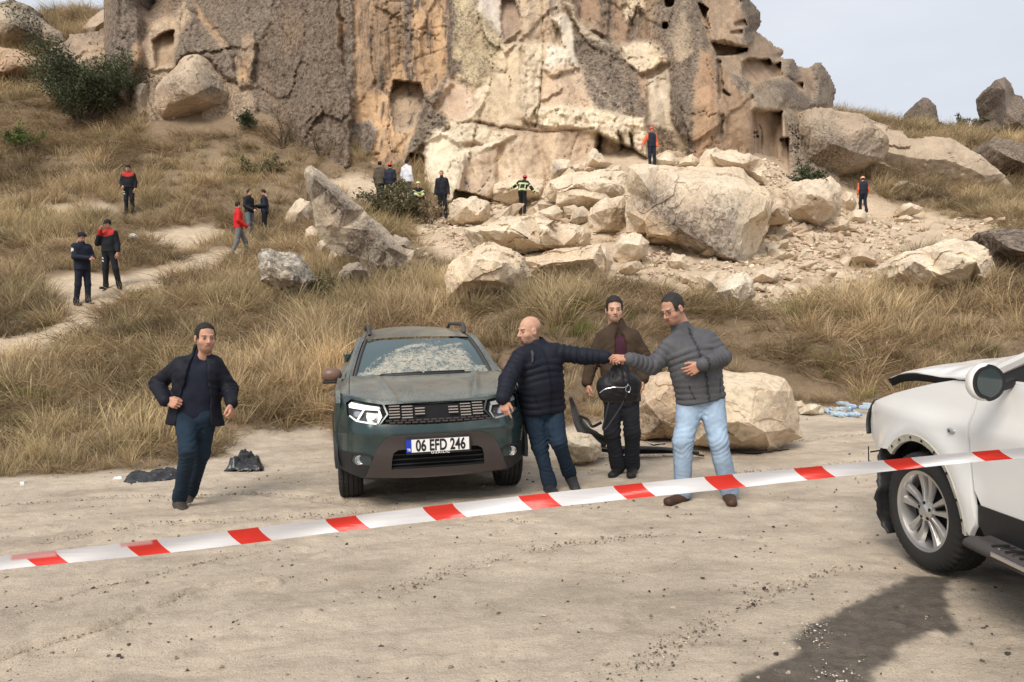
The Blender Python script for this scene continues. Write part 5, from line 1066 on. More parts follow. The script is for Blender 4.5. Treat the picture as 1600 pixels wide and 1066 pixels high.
# ------------------------------------------------------------------ figures: signed distance fields -> one continuous surface
class SDF:
    def crease(s, c, R_, d, amp, wl, seed=0):
        sl = s._sl(c, c, R_ * 1.8); X, Y, Z = s._g(sl)
        if not s.f[sl].size: return s
        d = unit(d); q = ((X - c[0]) * d[0] + (Y - c[1]) * d[1] + (Z - c[2]) * d[2]); r2 = (X - c[0]) ** 2 + (Y - c[1]) ** 2 + (Z - c[2]) ** 2
        w = .85 * vn((X + 0 * q) / (wl * 2.2), (Y + 0 * q) / (wl * 2.2), (Z + 0 * q) / (wl * 2.2), seed)
        s.f[sl] += (amp * (1 - 2 * np.abs(np.sin(np.pi * (q / wl + w)))) * np.exp(-r2 / (R_ * R_))).astype(np.float32); return s
    def __init__(s, lo, hi, h):
        s.lo = np.asarray(lo, float); s.h = h; s.n = np.ceil((np.asarray(hi) - s.lo) / h).astype(int) + 1
        s.f = np.full(s.n, 1.0, np.float32)
        s.ax = [s.lo[i] + h * np.arange(s.n[i]) for i in range(3)]
    def _sl(s, lo, hi, m):
        a = np.clip(((np.asarray(lo) - m - s.lo) / s.h).astype(int), 0, s.n); b = np.clip(((np.asarray(hi) + m - s.lo) / s.h).astype(int) + 2, 0, s.n)
        return tuple(slice(i, j) for i, j in zip(a, b))
    def _g(s, sl): return np.ix_(s.ax[0][sl[0]], s.ax[1][sl[1]], s.ax[2][sl[2]])
    def put(s, sl, d, k, sub=False):
        f = s.f[sl]
        if f.size == 0: return
        if sub:
            d = -d
            if k > 0: hh = np.clip(k - np.abs(f - d), 0, None) / k; s.f[sl] = np.maximum(f, d) + hh * hh * k * .25
            else: s.f[sl] = np.maximum(f, d)
        else:
            if k > 0: hh = np.clip(k - np.abs(f - d), 0, None) / k; s.f[sl] = np.minimum(f, d) - hh * hh * k * .25
            else: s.f[sl] = np.minimum(f, d)
    def cone(s, a, b, ra, rb, k=.03, side=None, e=1.0, quilt=None, sub=False, q0=0.):
        a = np.asarray(a, float); b = np.asarray(b, float); m = max(ra, rb) * max(e, 1) + k + 3 * s.h + .02
        sl = s._sl(np.minimum(a, b), np.maximum(a, b), m); X, Y, Z = s._g(sl)
        if not s.f[sl].size: return s
        ba = b - a; L2 = ba @ ba + 1e-12
        t = np.clip(((X - a[0]) * ba[0] + (Y - a[1]) * ba[1] + (Z - a[2]) * ba[2]) / L2, 0, 1)
        qx, qy, qz = X - a[0] - t * ba[0], Y - a[1] - t * ba[1], Z - a[2] - t * ba[2]
        if side is not None:
            w = (qx * side[0] + qy * side[1] + qz * side[2]) * (1 - 1 / e)
            qx, qy, qz = qx - side[0] * w, qy - side[1] * w, qz - side[2] * w
        d = np.sqrt(qx * qx + qy * qy + qz * qz) - (ra + (rb - ra) * t)
        if quilt: d = d + quilt[1] * (.75 - np.abs(np.sin(np.pi * (t * math.sqrt(L2) + q0) / quilt[0])) ** .55)
        s.put(sl, d.astype(np.float32), k, sub); return s
    def ell(s, c, R, rad, k=.02, sub=False):
        """ellipsoid; R rows are its axes"""
        c = np.asarray(c, float); m = max(rad) + k + 3 * s.h; sl = s._sl(c, c, m); X, Y, Z = s._g(sl)
        if not s.f[sl].size: return s
        q = [((X - c[0]) * R[i][0] + (Y - c[1]) * R[i][1] + (Z - c[2]) * R[i][2]) / rad[i] for i in range(3)]
        n = np.sqrt(q[0] ** 2 + q[1] ** 2 + q[2] ** 2)
        n2 = np.sqrt((q[0] / rad[0]) ** 2 + (q[1] / rad[1]) ** 2 + (q[2] / rad[2]) ** 2) + 1e-6
        s.put(sl, (n * (n - 1) / n2).astype(np.float32), k, sub); return s
    def plane(s, p, nrm, k=.0):
        """remove everything on the side nrm points to"""
        X, Y, Z = s._g((slice(None),) * 3); d = (X - p[0]) * nrm[0] + (Y - p[1]) * nrm[1] + (Z - p[2]) * nrm[2]
        s.put((slice(None),) * 3, -d.astype(np.float32), k, True); return s
    def rough(s, amp, freq, seed=0, o=2):
        I = np.where(np.abs(s.f) < .03); P = np.stack([s.ax[i][I[i]] for i in range(3)], 1)
        s.f[I] += (amp * fbm3(P * freq, o, seed)).astype(np.float32); return s
    def mesh(s):
        f = s.f; neg = f < 0; nx, ny, nz = f.shape
        c = np.zeros((nx - 1, ny - 1, nz - 1), np.int8)
        for i in (0, 1):
            for j in (0, 1):
                for k in (0, 1): c += neg[i:nx - 1 + i, j:ny - 1 + j, k:nz - 1 + k]
        act = (c > 0) & (c < 8); I = np.argwhere(act)
        if not len(I): return np.zeros((0, 3)), np.zeros((0, 4), int)
        idx = -np.ones(act.shape, np.int64); idx[tuple(I.T)] = np.arange(len(I))
        S = np.zeros((len(I), 3)); cnt = np.zeros(len(I))
        cor = [(i, j, k) for i in (0, 1) for j in (0, 1) for k in (0, 1)]
        for p in cor:
            for a in range(3):
                if p[a]: continue
                q = list(p); q[a] = 1
                fa = f[I[:, 0] + p[0], I[:, 1] + p[1], I[:, 2] + p[2]]; fb = f[I[:, 0] + q[0], I[:, 1] + q[1], I[:, 2] + q[2]]
                m = (fa < 0) != (fb < 0); t = np.where(m, fa / np.where(m, fa - fb, 1), 0)
                pt = np.array(p, float)[None].repeat(len(I), 0); pt[:, a] += t
                S += pt * m[:, None]; cnt += m
        V = (I + S / cnt[:, None]) * s.h + s.lo
        Fs = []
        for a in range(3):
            b, d = (a + 1) % 3, (a + 2) % 3
            sl0 = [slice(None)] * 3; sl1 = [slice(None)] * 3; sl0[a] = slice(0, -1); sl1[a] = slice(1, None)
            n0 = neg[tuple(sl0)]; n1 = neg[tuple(sl1)]; E = np.argwhere(n0 != n1)
            E = E[(E[:, b] > 0) & (E[:, d] > 0) & (E[:, b] < f.shape[b] - 1) & (E[:, d] < f.shape[d] - 1)]
            def at_(db, dd_):
                q = E.copy(); q[:, b] -= db; q[:, d] -= dd_; return idx[tuple(q.T)]
            Q = np.stack([at_(1, 1), at_(0, 1), at_(0, 0), at_(1, 0)], 1); fl = ~n0[tuple(E.T)]
            Q[fl] = Q[fl][:, ::-1]; Fs.append(Q)
        Fq = np.concatenate(Fs); Fq = Fq[(Fq >= 0).all(1)]
        return V, Fq
def unit(v): v = np.asarray(v, float); return v / (np.linalg.norm(v) + 1e-12)

def cloth_mat(name, rough=.85, weave=900, sheen=.0, bd=.0006, denim=False, spec=.25):
    s = NB(name); col = s.attr('Col'); vec = s.tc.outputs['Object']
    n = s.noise(9, 5, .6, vec); f = s.noise(weave * .3, 2, .6, vec)
    c = s.mix(1.0, col, s.ramp(n, [(.3, .80), (.7, 1.16)]), 'MULTIPLY'); c = s.mix(1.0, c, s.ramp(f, [(.3, .85 if denim else .93), (.7, 1.15 if denim else 1.06)]), 'MULTIPLY')
    h = s.math('ADD', s.math('MULTIPLY', s.noise(26, 4, .6, vec, .8), 1.0), s.math('MULTIPLY', f, .1))
    return s.fin(c, rough, s.bump(h, .45, .006), spec)
def skin_mat():
    s = NB('skin'); col = s.attr('Col'); vec = s.tc.outputs['Object']
    c = s.mix(1.0, col, s.ramp(s.noise(45, 5, .6, vec), [(.3, (.86, .82, .8)), (.7, (1.1, 1.08, 1.06))]), 'MULTIPLY')
    return s.fin(c, .52, s.bump(s.noise(220, 4, .6, vec), .25, .001), .4, Subsurface_Weight=.06, Subsurface_Scale=.01)
M_CLOTH = cloth_mat('cloth'); M_NYLON = cloth_mat('nylon_cloth', .68, 300, spec=.22); M_DENIM = cloth_mat('denim_cloth', .9, 1400, denim=True); M_SKIN = skin_mat()
M_HAIR = cloth_mat('hair', .7, 500); M_SHOE = cloth_mat('shoe_leather', .55, 400)
M_PLASTIC = cloth_mat('helmet_plastic', .3, 200, spec=.5)
SKIN = (.50, .285, .195)
def hand(P_, W_, d, n, thumb, s=1.0, curl=.35, spread=.06, tcurl=.3, gaps=None):
    """W_ wrist, d finger direction, n palm normal (fingers curl towards it), thumb = thumb-side direction; draws into SDF P_"""
    d = unit(d); n = unit(n - np.dot(n, d) * d); t = unit(np.cross(n, d)); t = t if np.dot(t, thumb) > 0 else -t
    W_ = np.asarray(W_, float)
    offs = [.031, .0105, -.0105, -.029]; Ls = [.071, .079, .074, .058]; rad = [.0092, .0095, .009, .0079]; mc = [.088, .092, .087, .078]
    P_.cone(W_ - d * .03 * s, W_ + d * .012 * s, .024 * s, .023 * s, .012 * s, t, 1.25)
    for i in range(4):
        k0 = W_ + (d * mc[i] + t * offs[i]) * s
        P_.cone(W_ + (d * .005 + t * offs[i] * .55) * s, k0, .0155 * s, .0118 * s, .010 * s)
        c = curl[i] if hasattr(curl, '__len__') else curl; dd = unit(d + t * spread * (1.5 - i)); p = k0; a = c * .9
        for j, fr in enumerate((.46, .30, .24)):
            ang = a if j == 0 else a + c * (1.0 + .9 * j); v = dd * math.cos(ang) + n * math.sin(ang); q = p + v * Ls[i] * fr * s
            P_.cone(p, q, rad[i] * (1 - .1 * j) * s, rad[i] * (1 - .1 * (j + 1)) * s, .0025 * s); p = q
    b = W_ + (d * .02 + t * .020) * s; m = b + (d * .030 + t * .022 + n * .010) * s
    P_.cone(b, m, .0165 * s, .0125 * s, .012 * s)
    v = unit(d * .75 + t * (.55 - tcurl) + n * tcurl); q = m + v * .034 * s; P_.cone(m, q, .0118 * s, .0105 * s, .004 * s)
    v = unit(d * .8 + t * (.25 - tcurl) + n * (tcurl + .1)); P_.cone(q, q + v * .026 * s, .0105 * s, .0085 * s, .003 * s)
def head_frame(fd, up):
    y = unit(fd); x = unit(np.cross(y, up)); z = np.cross(x, y); return np.array([x, y, z])   # rows
def head_sdf(c, R, s, h, detail):
    H = SDF(c - .19 * s, c + .19 * s, h); L = lambda v: c + (np.asarray(v, float) * s) @ R
    e = lambda v, r, k=.02, sub=False: H.ell(L(v), R, [q * s for q in r], k * s, sub)
    co = lambda a, b, ra, rb, k=.012, sub=False: H.cone(L(a), L(b), ra * s, rb * s, k * s, sub=sub)
    e((0, -.014, .032), (.074, .093, .086)); e((0, .020, -.035), (.058, .068, .078), .03); e((0, .046, -.078), (.036, .034, .034), .03)
    if detail:
        e((.040, .046, -.030), (.022, .024, .022), .02); e((-.040, .046, -.030), (.022, .024, .022), .02)
        co((-.034, .078, .020), (.034, .078, .020), .0095, .0095, .014)
        e((.031, .090, .001), (.016, .012, .010), .010, True); e((-.031, .090, .001), (.016, .012, .010), .010, True)
        e((.030, .073, .001), (.0125, .0125, .0105), .003); e((-.030, .073, .001), (.0125, .0125, .0105), .003)
        co((0, .083, .010), (0, .104, -.030), .0085, .0125, .008); co((.011, .092, -.034), (-.011, .092, -.034), .0085, .0085, .006)
        co((-.020, .080, -.057), (.020, .080, -.057), .0065, .0065, .006); co((-.018, .079, -.067), (.018, .079, -.067), .0075, .0075, .005)
        co((-.024, .088, -.062), (.024, .088, -.062), .0022, .0022, .002, True)
        for sx in (-1, 1):
            e((sx * .076, -.006, -.008), (.011, .021, .031), .008); e((sx * .086, -.000, -.004), (.006, .010, .016), .004, True)
    else: co((0, .085, .0), (0, .10, -.028), .009, .013, .01)
    H.cone(L((0, -.015, -.05)), L((0, -.035, -.16)), .056 * s, .060 * s, .03 * s)
    return H, L
def head_colors(V, c, R, s, o):
    q = ((V - c) @ R.T) / s; C = np.tile(np.array(o.get('skin', SKIN)), (len(V), 1)); x, y, z = q.T
    hc = np.array(o.get('hair', (.022, .018, .016)))
    front = y > .03
    nz_ = .010 * fbm3(q * 90, 2, 3)
    def tint(m, col, a=1.0):
        m = np.clip(m, 0, 1) * a; C[:] = C * (1 - m[:, None]) + np.asarray(col) * m[:, None]
    tint(sstep(.03, .012, np.hypot(np.abs(x) - .038, z + .03)) * front, (.56, .27, .20), .35)      # cheeks
    tint(sstep(.022, .010, np.hypot(x, z + .030)) * (y > .08), (.56, .27, .20), .35)
    st_ = o.get('stubble', .25)
    tint(sstep(-.030, -.055, z) * sstep(-.02, .02, y) * (1 - sstep(.020, .012, np.hypot(x * .7, z + .062))), hc * 2.2, st_)
    if o.get('beard'):
        tint(sstep(-.045, -.058, z + .25 * np.abs(x)) * sstep(-.01, .01, y) * (z < -.03), hc * 1.2, o['beard'])
    if o.get('goatee'): tint(sstep(.028, .018, np.hypot(x, (z + .078) * .8)) * (z < -.048) * front, hc * 1.4, .75)
    lip = (np.abs(z + .062) < .0115) & (np.abs(x) < .024) & (y > .07); tint(lip.astype(float), (.40, .17, .14), .75)
    tint(((np.abs(z + .0622) < .0022) & (np.abs(x) < .022) & (y > .07)).astype(float), (.10, .04, .035), .9)
    for sx in (-1, 1):
        ex = np.abs(x - sx * .030)
        tint(((np.hypot(ex / 1.5, z - .001) < .0085) & (y > .066)).astype(float), (.07, .045, .035), .8)
        tint(((np.hypot(ex / 1.35, (z - .0005) * 1.2) < .0068) & (y > .066)).astype(float), (.40, .35, .32), .8)
        tint(((np.hypot(ex, z - .001) < .0054) & (y > .066)).astype(float), (.02, .012, .01), 1)
        tint(sstep(.0055, .003, np.abs(z - .0225 + ex * ex * 9)) * (ex < .018) * (y > .055), hc * 1.3, .75)
        tint(sstep(.016, .006, np.hypot(ex, (z + .012) * 1.3)) * (y > .05), (.33, .17, .12), .35)
    if not o.get('bald'):
        hl = o.get('hairline', .080); pl_ = np.minimum(np.minimum(hl - z - .25 * np.abs(x), np.maximum(y - .042, .002 - z - .6 * np.clip(y - .01, 0, 1))), np.maximum(y + .02, -.054 - z)) + nz_ * .5
        tint(sstep(.004, -.006, pl_) * 1.0 * sstep(.082, .078, np.abs(x) + 0 * x) * (1 - ((np.abs(x) > .070) & (y > -.03) & (y < .022) & (z < .026) & (z > -.045))), hc, .93)
        tint((np.abs(x) > .05) * sstep(.008, .014, y) * sstep(.040, .032, y) * sstep(-.026, -.014, z + nz_) * sstep(.06, .05, z), hc, .7)      # sideburn
    if o.get('bald'): tint(sstep(.02, .05, z) * 0 + sstep(-.01, -.04, y) * sstep(.05, .0, z), hc * 2.5, .35)
    return C
def shade_fold(s_, seed): s_.rough(.0065, 9, seed, 3)
BODY_DEFAULT = dict(h=.0095, hh=.0042, hd=.0036, bulk=1.0, s=1.0)
def figure(J, o, label, group=None, cat='person', name='person'):
    """J: joints (world): N neck base, H head centre, SL SR EL ER WL WR HL HR KL KR AL AR; toes TL TR. o: looks"""
    g = {**BODY_DEFAULT, **o}; s = g['s']; bk = g['bulk']; h = g['h']; det = g.get('detail', True)
    J = {k: np.array(v, float) for k, v in J.items()}
    for a in g.get('plant', ''):      # foot rests on the ground
        z0 = hgt(J['A' + a][0], J['A' + a][1]) + .090 * s; J['A' + a][2] = z0; J['T' + a][2] = hgt(J['T' + a][0], J['T' + a][1]) + .090 * s
    mS = (J['SL'] + J['SR']) / 2; mH = (J['HL'] + J['HR']) / 2; up = unit(mS - mH); side = unit(J['SL'] - J['SR']); fwd = unit(np.cross(side, up)); 
    if g.get('fwd') is not None and np.dot(fwd, g['fwd']) < 0: fwd = -fwd
    root = np.array([(J['AL'][0] + J['AR'][0]) / 2, (J['AL'][1] + J['AR'][1]) / 2, min(J['AL'][2], J['AR'][2]) - .09 * s])
    ro = empty(name, root, label, cat, group)
    Wc = mS * .42 + mH * .58 + fwd * g.get('belly', .0)
    allp = np.array(list(J.values())); lo, hi = allp.min(0) - .26, allp.max(0) + .26
    R = head_frame(g['face'], g.get('hup', unit(up + np.array([0, 0, 1.5])))); hs = g.get('hs', 1.0) * s
    def torso(S, off, hemk=0., quilt=None, k=.05):
        for a in ('L', 'R'):
            Sj = J['S' + a]; Hj = J['H' + a]; sd = unit(Sj - mS); Hs = mH + (Hj - mH) * .8
            top = mS + (Sj - mS) * .62 - up * .075 * s; wa = Wc + sd * .062 * s * bk
            S.cone(top, wa, (.098 * bk + off) * s, (.092 * bk + off) * s, k, quilt=quilt)
            S.cone(wa, Hs + up * .02 - up * hemk, (.092 * bk + off) * s, (.102 * bk + off) * s, k, quilt=quilt, q0=np.linalg.norm(top - wa))
            S.cone(J['N'] - up * .02, Sj - up * .015 * s - sd * .02, (.046 + off * .7) * s, (.046 + off * .9) * s, k)
        S.cone(mS - up * .13 * s, Wc, (.108 * bk + off) * s, (.105 * bk + off + g.get('belly', 0) * .5) * s, k, quilt=quilt)
        S.cone(Wc, mH - up * hemk, (.105 * bk + off + g.get('belly', 0) * .5) * s, (.10 * bk + off) * s, k, quilt=quilt)
    def arms(S, off, k=.03, quilt=None, end=0., r=(.055, .049, .037)):
        for a in ('L', 'R'):
            if g.get('noarm' + a): continue
            S.cone(J['S' + a] - up * .015, J['E' + a], (r[0] + off) * s, (r[1] + off) * s, k, quilt=quilt)
            we = J['W' + a] - unit(J['W' + a] - J['E' + a]) * end
            S.cone(J['E' + a], we, (r[1] + off) * s, (r[2] + off * .8) * s, k * .6, quilt=quilt)
    def legs(S, off, k=.03, r=(.088, .060, .043), end=0.):
        for a in ('L', 'R'):
            S.cone(J['H' + a], J['K' + a], (r[0] * bk + off) * s, (r[1] + off) * s, k)
            S.cone(J['K' + a], J['A' + a] - unit(J['A' + a] - J['K' + a]) * end, (r[1] + off) * s, (r[2] + off * 1.15) * s, k)
            mid = J['K' + a] * .62 + J['A' + a] * .38; bdir = unit(np.cross(side, unit(J['K' + a] - J['A' + a]))); 
    out = []
    def emit(nm, Ss, mat, col, parent=ro, paint=None):
        Vs, Fs, b = [], [], 0
        for S in Ss:
            V, Fq = S.mesh(); Vs.append(V); Fs.append(Fq + b); b += len(V)
        V = np.concatenate(Vs); Fq = np.concatenate(Fs)
        if not len(V): return None
        C = col if isinstance(col, np.ndarray) and col.ndim == 2 else np.tile(np.array(col, float), (len(V), 1))
        if paint is not None: C = paint(V, C.copy())
        pl = root if parent is ro else root + np.array(parent.location)
        ob = link(nm, build_mesh(nm, V - root, Fq, [mat], True, {'Col': C}), parent); return ob
    # --- body: torso, limbs, head and hands in one mesh
    Bd = SDF(lo, hi, h * 1.5); torso(Bd, -.012); arms(Bd, -.016 if True else 0, end=.0, r=(.060, .048, .040)); legs(Bd, -.016, end=.01)
    Bd.cone(J['N'] - up * .03, J['H'] - R[2] * .06 * s, .062 * s, .052 * s, .03)
    for a in ('L', 'R'):
        t_ = J['T' + a]; A_ = J['A' + a]; dn_ = unit(g.get('dn' + a, np.array([0, 0, -1.0]))); d_ = unit(t_ - A_); dh_ = unit(d_ - np.dot(d_, dn_) * dn_); Bd.cone(A_ + dn_ * .04 * s, A_ + dn_ * .055 * s + dh_ * np.linalg.norm(t_ - A_) * .6, .022 * s, .018 * s, .01)
    parts = [Bd]; Hd, L = head_sdf(J['H'], R, hs, g['hh'], det); parts.append(Hd)
    for a in ('L', 'R'):
        if g.get('nohand' + a): continue
        hd = g.get('hand' + a, {}); wv = unit(J['W' + a] - J['E' + a]); d = unit(hd.get('d', wv)); n = hd.get('n', unit(mH - J['W' + a])); th = hd.get('thumb', fwd)
        if det:
            S = SDF(J['W' + a] - .24 * s, J['W' + a] + .24 * s, g['hd']); hand(S, J['W' + a] + d * .008, d, np.asarray(n, float), np.asarray(th, float), s * 1.06, hd.get('curl', .35), hd.get('spread', .06), hd.get('tcurl', .3)); parts.append(S)
        else:
            S = SDF(J['W' + a] - .2 * s, J['W' + a] + .2 * s, g['hd']); hand(S, J['W' + a], d, np.asarray(n, float), np.asarray(th, float), s * 1.1, .45, .08); parts.append(S)
    Vs = [p.mesh() for p in parts]; V = np.concatenate([v for v, _ in Vs]); b = np.cumsum([0] + [len(v) for v, _ in Vs]); Fq = np.concatenate([q + b[i] for i, (_, q) in enumerate(Vs)])
    C = np.tile(np.array(g.get('skin', SKIN)), (len(V), 1)); C[b[1]:b[2]] = head_colors(Vs[1][0], J['H'], R, hs, g)
    C[b[2]:] *= np.array([1.0, .92, .9])
    link('body', build_mesh('body', V - root, Fq, [M_SKIN], True, {'Col': C}), ro)
    # --- hair / headgear
    hc = g.get('hair', (.022, .018, .016))
    def shell(nm, off, planes, mat, col, k=.004, extra=None, hh=None, zc=.0, rg=0, scale=(1, 1, 1)):
        S = SDF(J['H'] - .2 * s, J['H'] + .2 * s, hh or g['hh']); S.ell(L((0, -.014, .032 + zc)), R, [(.074 * scale[0] + off) * hs, (.093 * scale[1] + off) * hs, (.086 * scale[2] + off) * hs], 0)
        if rg: S.rough(rg, 60, 3)
        for (p, n_) in planes: S.plane(L(p), np.asarray(n_, float) @ R, k)
        if extra: extra(S, L)
        return emit(nm, [S], mat, col)
    def hairmask(S, zlow):
        X, Y, Z = S._g((slice(None),) * 3); c_ = J['H']; q = [((X - c_[0]) * R[i][0] + (Y - c_[1]) * R[i][1] + (Z - c_[2]) * R[i][2]) / hs for i in range(3)]; return q
    if not g.get('bald') and not g.get('covered'):
        S = SDF(J['H'] - .17 * s, J['H'] + .17 * s, g['hh']); hl = g.get('hairline', .078); ho = g.get('hairoff', .005)
        S.ell(L((0, -.014, .033)), R, [(.075 + ho * .7) * hs, (.094 + ho) * hs, (.087 + ho * 1.6) * hs], 0); S.rough(.0045, 70, 5, 2); q = hairmask(S, 0); x_, y_, z_ = q
        A_ = np.maximum(hl - z_ - .25 * np.abs(x_), -9); B_ = np.maximum(y_ - .040, .006 - z_ - .6 * np.clip(y_ - .01, 0, 1)); C_ = np.maximum(y_ + .022, -.048 - z_); K_ = np.minimum(np.minimum(A_, B_), C_) * hs
        S.f = np.maximum(S.f, K_.astype(np.float32)); emit('hair', [S], M_HAIR, hc)
    if False:
        hl = g.get('hairline', .080); shell('hair', g.get('hairoff', .004), [((0, .074, hl), unit((0, .66, -.75))), ((0, -.03, -.045), (0, -.25, -1))], M_HAIR, hc, rg=.006, k=.006, zc=.005, scale=(.985, .99, 1.02))
    elif g.get('covered'):
        shell('hair', .005, [((0, .03, .03), (0, .5, -.4)), ((0, -.03, -.05), (0, 0, -1))], M_HAIR, hc)
    if g.get('cap') == 'peaked':
        shell('cap', .014, [((0, 0, .036), (0, -.1, -1))], M_CLOTH, g['capcol'], extra=lambda S, L: S.cone(L((-.028, .085, .040)), L((.028, .085, .040)), .014 * hs, .014 * hs, .01).cone(L((-.022, .125, .032)), L((.022, .125, .032)), .012 * hs, .012 * hs, .03))
    if g.get('cap') == 'beret':
        shell('beret', .016, [((0, 0, .045), (0, .12, -1))], M_CLOTH, g['capcol'], zc=.012, scale=(1.12, 1.08, .78))
    if g.get('cap') == 'helmet':
        def ex(S, L):
            S.ell(L((0, -.005, .040)), R, [.112 * hs, .135 * hs, .012 * hs], .012)
            S.cone(L((0, -.09, .11)), L((0, .07, .12)), .008 * hs, .008 * hs, .012)
        hp = g.get('helmet_paint'); 
        shell('helmet', .028, [((0, 0, .028), (0, -.08, -1))], M_PLASTIC, g['capcol'], extra=ex)
    if g.get('glasses'):
        mb = MB()
        for sx in (-1, 1):
            pts = [L((sx * .031 + .021 * math.cos(a), .098 - .012 * abs(math.cos(a)) * (1 if sx * math.cos(a) > 0 else 0), .0 + .0165 * math.sin(a))) - root for a in np.linspace(0, 6.2832, 15)]
            mb.tube(pts, .0016, 5); mb.tube([L((sx * .052, .088, .006)) - root, L((sx * .080, -.002, .004)) - root], .0016, 5)
        mb.tube([L((-.010, .100, .004)) - root, L((.010, .100, .004)) - root], .0016, 5); mb.obj('glasses', simple('glasses_frame', (.03, .03, .035), .35), ro, True)
    # --- clothes
    cut = g.get('open')
    if g.get('shirt') is not None:
        S = SDF(lo, hi, h); torso(S, .004, -.02)
        S.cone(J['N'] - up * .03, J['N'] + unit(J['H'] - J['N']) * .045 * s, .068 * s, .061 * s, .02)
        S.plane(mH - up * .03, -up); S.rough(.005, 10, 3, 2); emit('shirt', [S], M_CLOTH, g['shirt'])
    jo = g.get('joff', .022); hem = g.get('hem', .03); S = SDF(lo, hi, h)
    torso(S, jo, hem + .05, g.get('quilt'))
    if g.get('flare'):
        for fx in (-1, 1): S.cone(Wc + side * fx * .08, mH + side * fx * (.10 + g['flare']) - up * hem, .09 * s, .075 * s, .05)
    arms(S, jo * .8, .035, g.get('quilt'), .0)
    if g.get('collar', True): S.cone(J['N'] - up * .02, J['N'] + unit(J['H'] - J['N'] - fwd * .02) * g.get('collar_h', .035) * s, (.078 + jo * .3) * s, (.074 + jo * .2) * s, .02)
    if g.get('hood'): S.cone(J['N'] - fwd * .06 - side * .06, J['N'] - fwd * .06 + side * .06, .055 * s, .055 * s, .03)
    # neck opening
    S.cone(J['N'] + up * .03, J['H'] + up * .1, .055 * s, .07 * s, .0, sub=True)
    if cut is not None:
        # wedge in front: widening from neck to hem
        p0 = J['N'] + fwd * .16 + up * .05; p1 = mH - up * (hem + .15) + fwd * .2 + side * cut[2]
        S.cone(p0, p1, cut[0], cut[1], .012, sub=True, side=fwd, e=2.2)
    S.plane(mH - up * hem, -up, .01)
    for a in ('L', 'R'): pass
    if not g.get('quilt'): S.rough(g.get('fold', .012 if det else .010), 7, 11, 4)
    if det:
        for a in ('L', 'R'):
            ax_ = unit(J['W' + a] - J['S' + a]); S.crease(J['E' + a], .12, unit(ax_ + .4 * up), .009 if not g.get('quilt') else .004, .045, 6); S.crease(J['S' + a] * .6 + mS * .4 - up * .12, .12, unit(up * .7 + side * (.7 if a == 'L' else -.7)), .008 if not g.get('quilt') else .003, .06, 7); S.crease(J['W' + a] * .8 + J['E' + a] * .2, .07, ax_, .004, .03, 8)
        if not g.get('quilt'): S.crease(Wc, .18, unit(up + .5 * side), .007, .075, 9)
    else: S.rough(.003, 18, 11, 2)
    emit('jacket', [S], g.get('jmat', M_NYLON), g['jacket'], paint=(lambda V, C: g['paint'](V, C, J, mS, mH, up, side, fwd)) if g.get('paint') else None)
    S = SDF(lo, hi, h)
    for a in ('L', 'R'):
        sd = unit(J['S' + a] - mS); S.cone(Wc * .25 + mH * .75 + sd * .05, mH + (J['H' + a] - mH) * .8, (.090 * bk + .012) * s, (.098 * bk + .012) * s, .05)
    legs(S, g.get('toff', .014), .035, g.get('legr', (.086, .058, .042)), end=-.018)
    S.rough(.008, 6, 21, 4)
    if det:
        for a in ('L', 'R'):
            kx_ = unit(J['A' + a] - J['K' + a]); S.crease(J['K' + a], .15, unit(kx_ + .35 * side), .0055, .042, 3); S.crease(J['A' + a] - kx_ * .06, .10, unit(kx_ + .2 * side * (1 if a == 'L' else -1)), .008, .045, 4)
            S.crease(J['H' + a] * .75 + J['K' + a] * .25 + (mH - J['H' + a]) * .5, .11, unit(kx_ * .8 + side * (.7 if a == 'L' else -.7)), .006, .06, 5)
    # creases at knee and ankle
    for a in ('L', 'R'):
        A_ = J['A' + a]; ax = unit(A_ - J['K' + a])
        for q in range(3): S.cone(A_ + ax * (.02 - .035 * q) + side * .014, A_ + ax * (.005 - .035 * q) - side * .014, (g.get('legr', (0, 0, .046))[2] + g.get('toff', .014) * .8) * s, (g.get('legr', (0, 0, .046))[2] + g.get('toff', .014) * .7) * s, .015)
        S.plane(A_ + ax * .035, ax) if False else None
    emit('trousers', [S], g.get('tmat', M_CLOTH), g['trousers'], paint=(lambda V, C: g['tpaint'](V, C, J)) if g.get('tpaint') else None)
    for a in ('L', 'R'):
        A_, T_ = J['A' + a], J['T' + a]; S = SDF(np.minimum(A_, T_) - .16, np.maximum(A_, T_) + .14, g.get('hs_', .007) if det else h * .7)
        d = unit(T_ - A_); dn = g.get('dn' + a, np.array([0, 0, -1.0])); dn = unit(dn - .0 * d); dh = unit(d - np.dot(d, dn) * dn); ws = unit(np.cross(dn, dh))
        base = A_ + dn * .062 * s; tip = base + dh * (np.linalg.norm(T_ - A_) * .9 + .035)
        S.cone(base - dh * .035 * s, base + dh * .03 * s, .040 * s, .042 * s, .02); S.cone(base, tip, .042 * s, .036 * s, .03, ws, 1.25); S.cone(A_ - dn * .01, base, .043 * s, .042 * s, .02)
        S.cone(base - dh * .045 * s + dn * .024 * s, tip + dh * .008 + dn * .020 * s, .020 * s, .019 * s, .004, ws, 1.9)
        S.plane(base + dn * .030 * s, dn, .004)
        sc_ = np.array(g.get('shoe', (.03, .028, .026))); V_, F_ = S.mesh()
        emit('shoe', [S], M_SHOE, sc_, paint=lambda V, C: np.where((((V - base) @ dn) > .012 * s)[:, None], np.array(g.get('sole', (.02, .02, .02))), C))
    return ro, L, R, root
def pxJ(D0, **k): return {a: at(v[0], v[1], D0 + (v[2] if len(v) > 2 else 0)) for a, v in k.items()}
RT = _r; AW = np.array([0, 1.0, 0])      # picture-right and away-from-camera directions
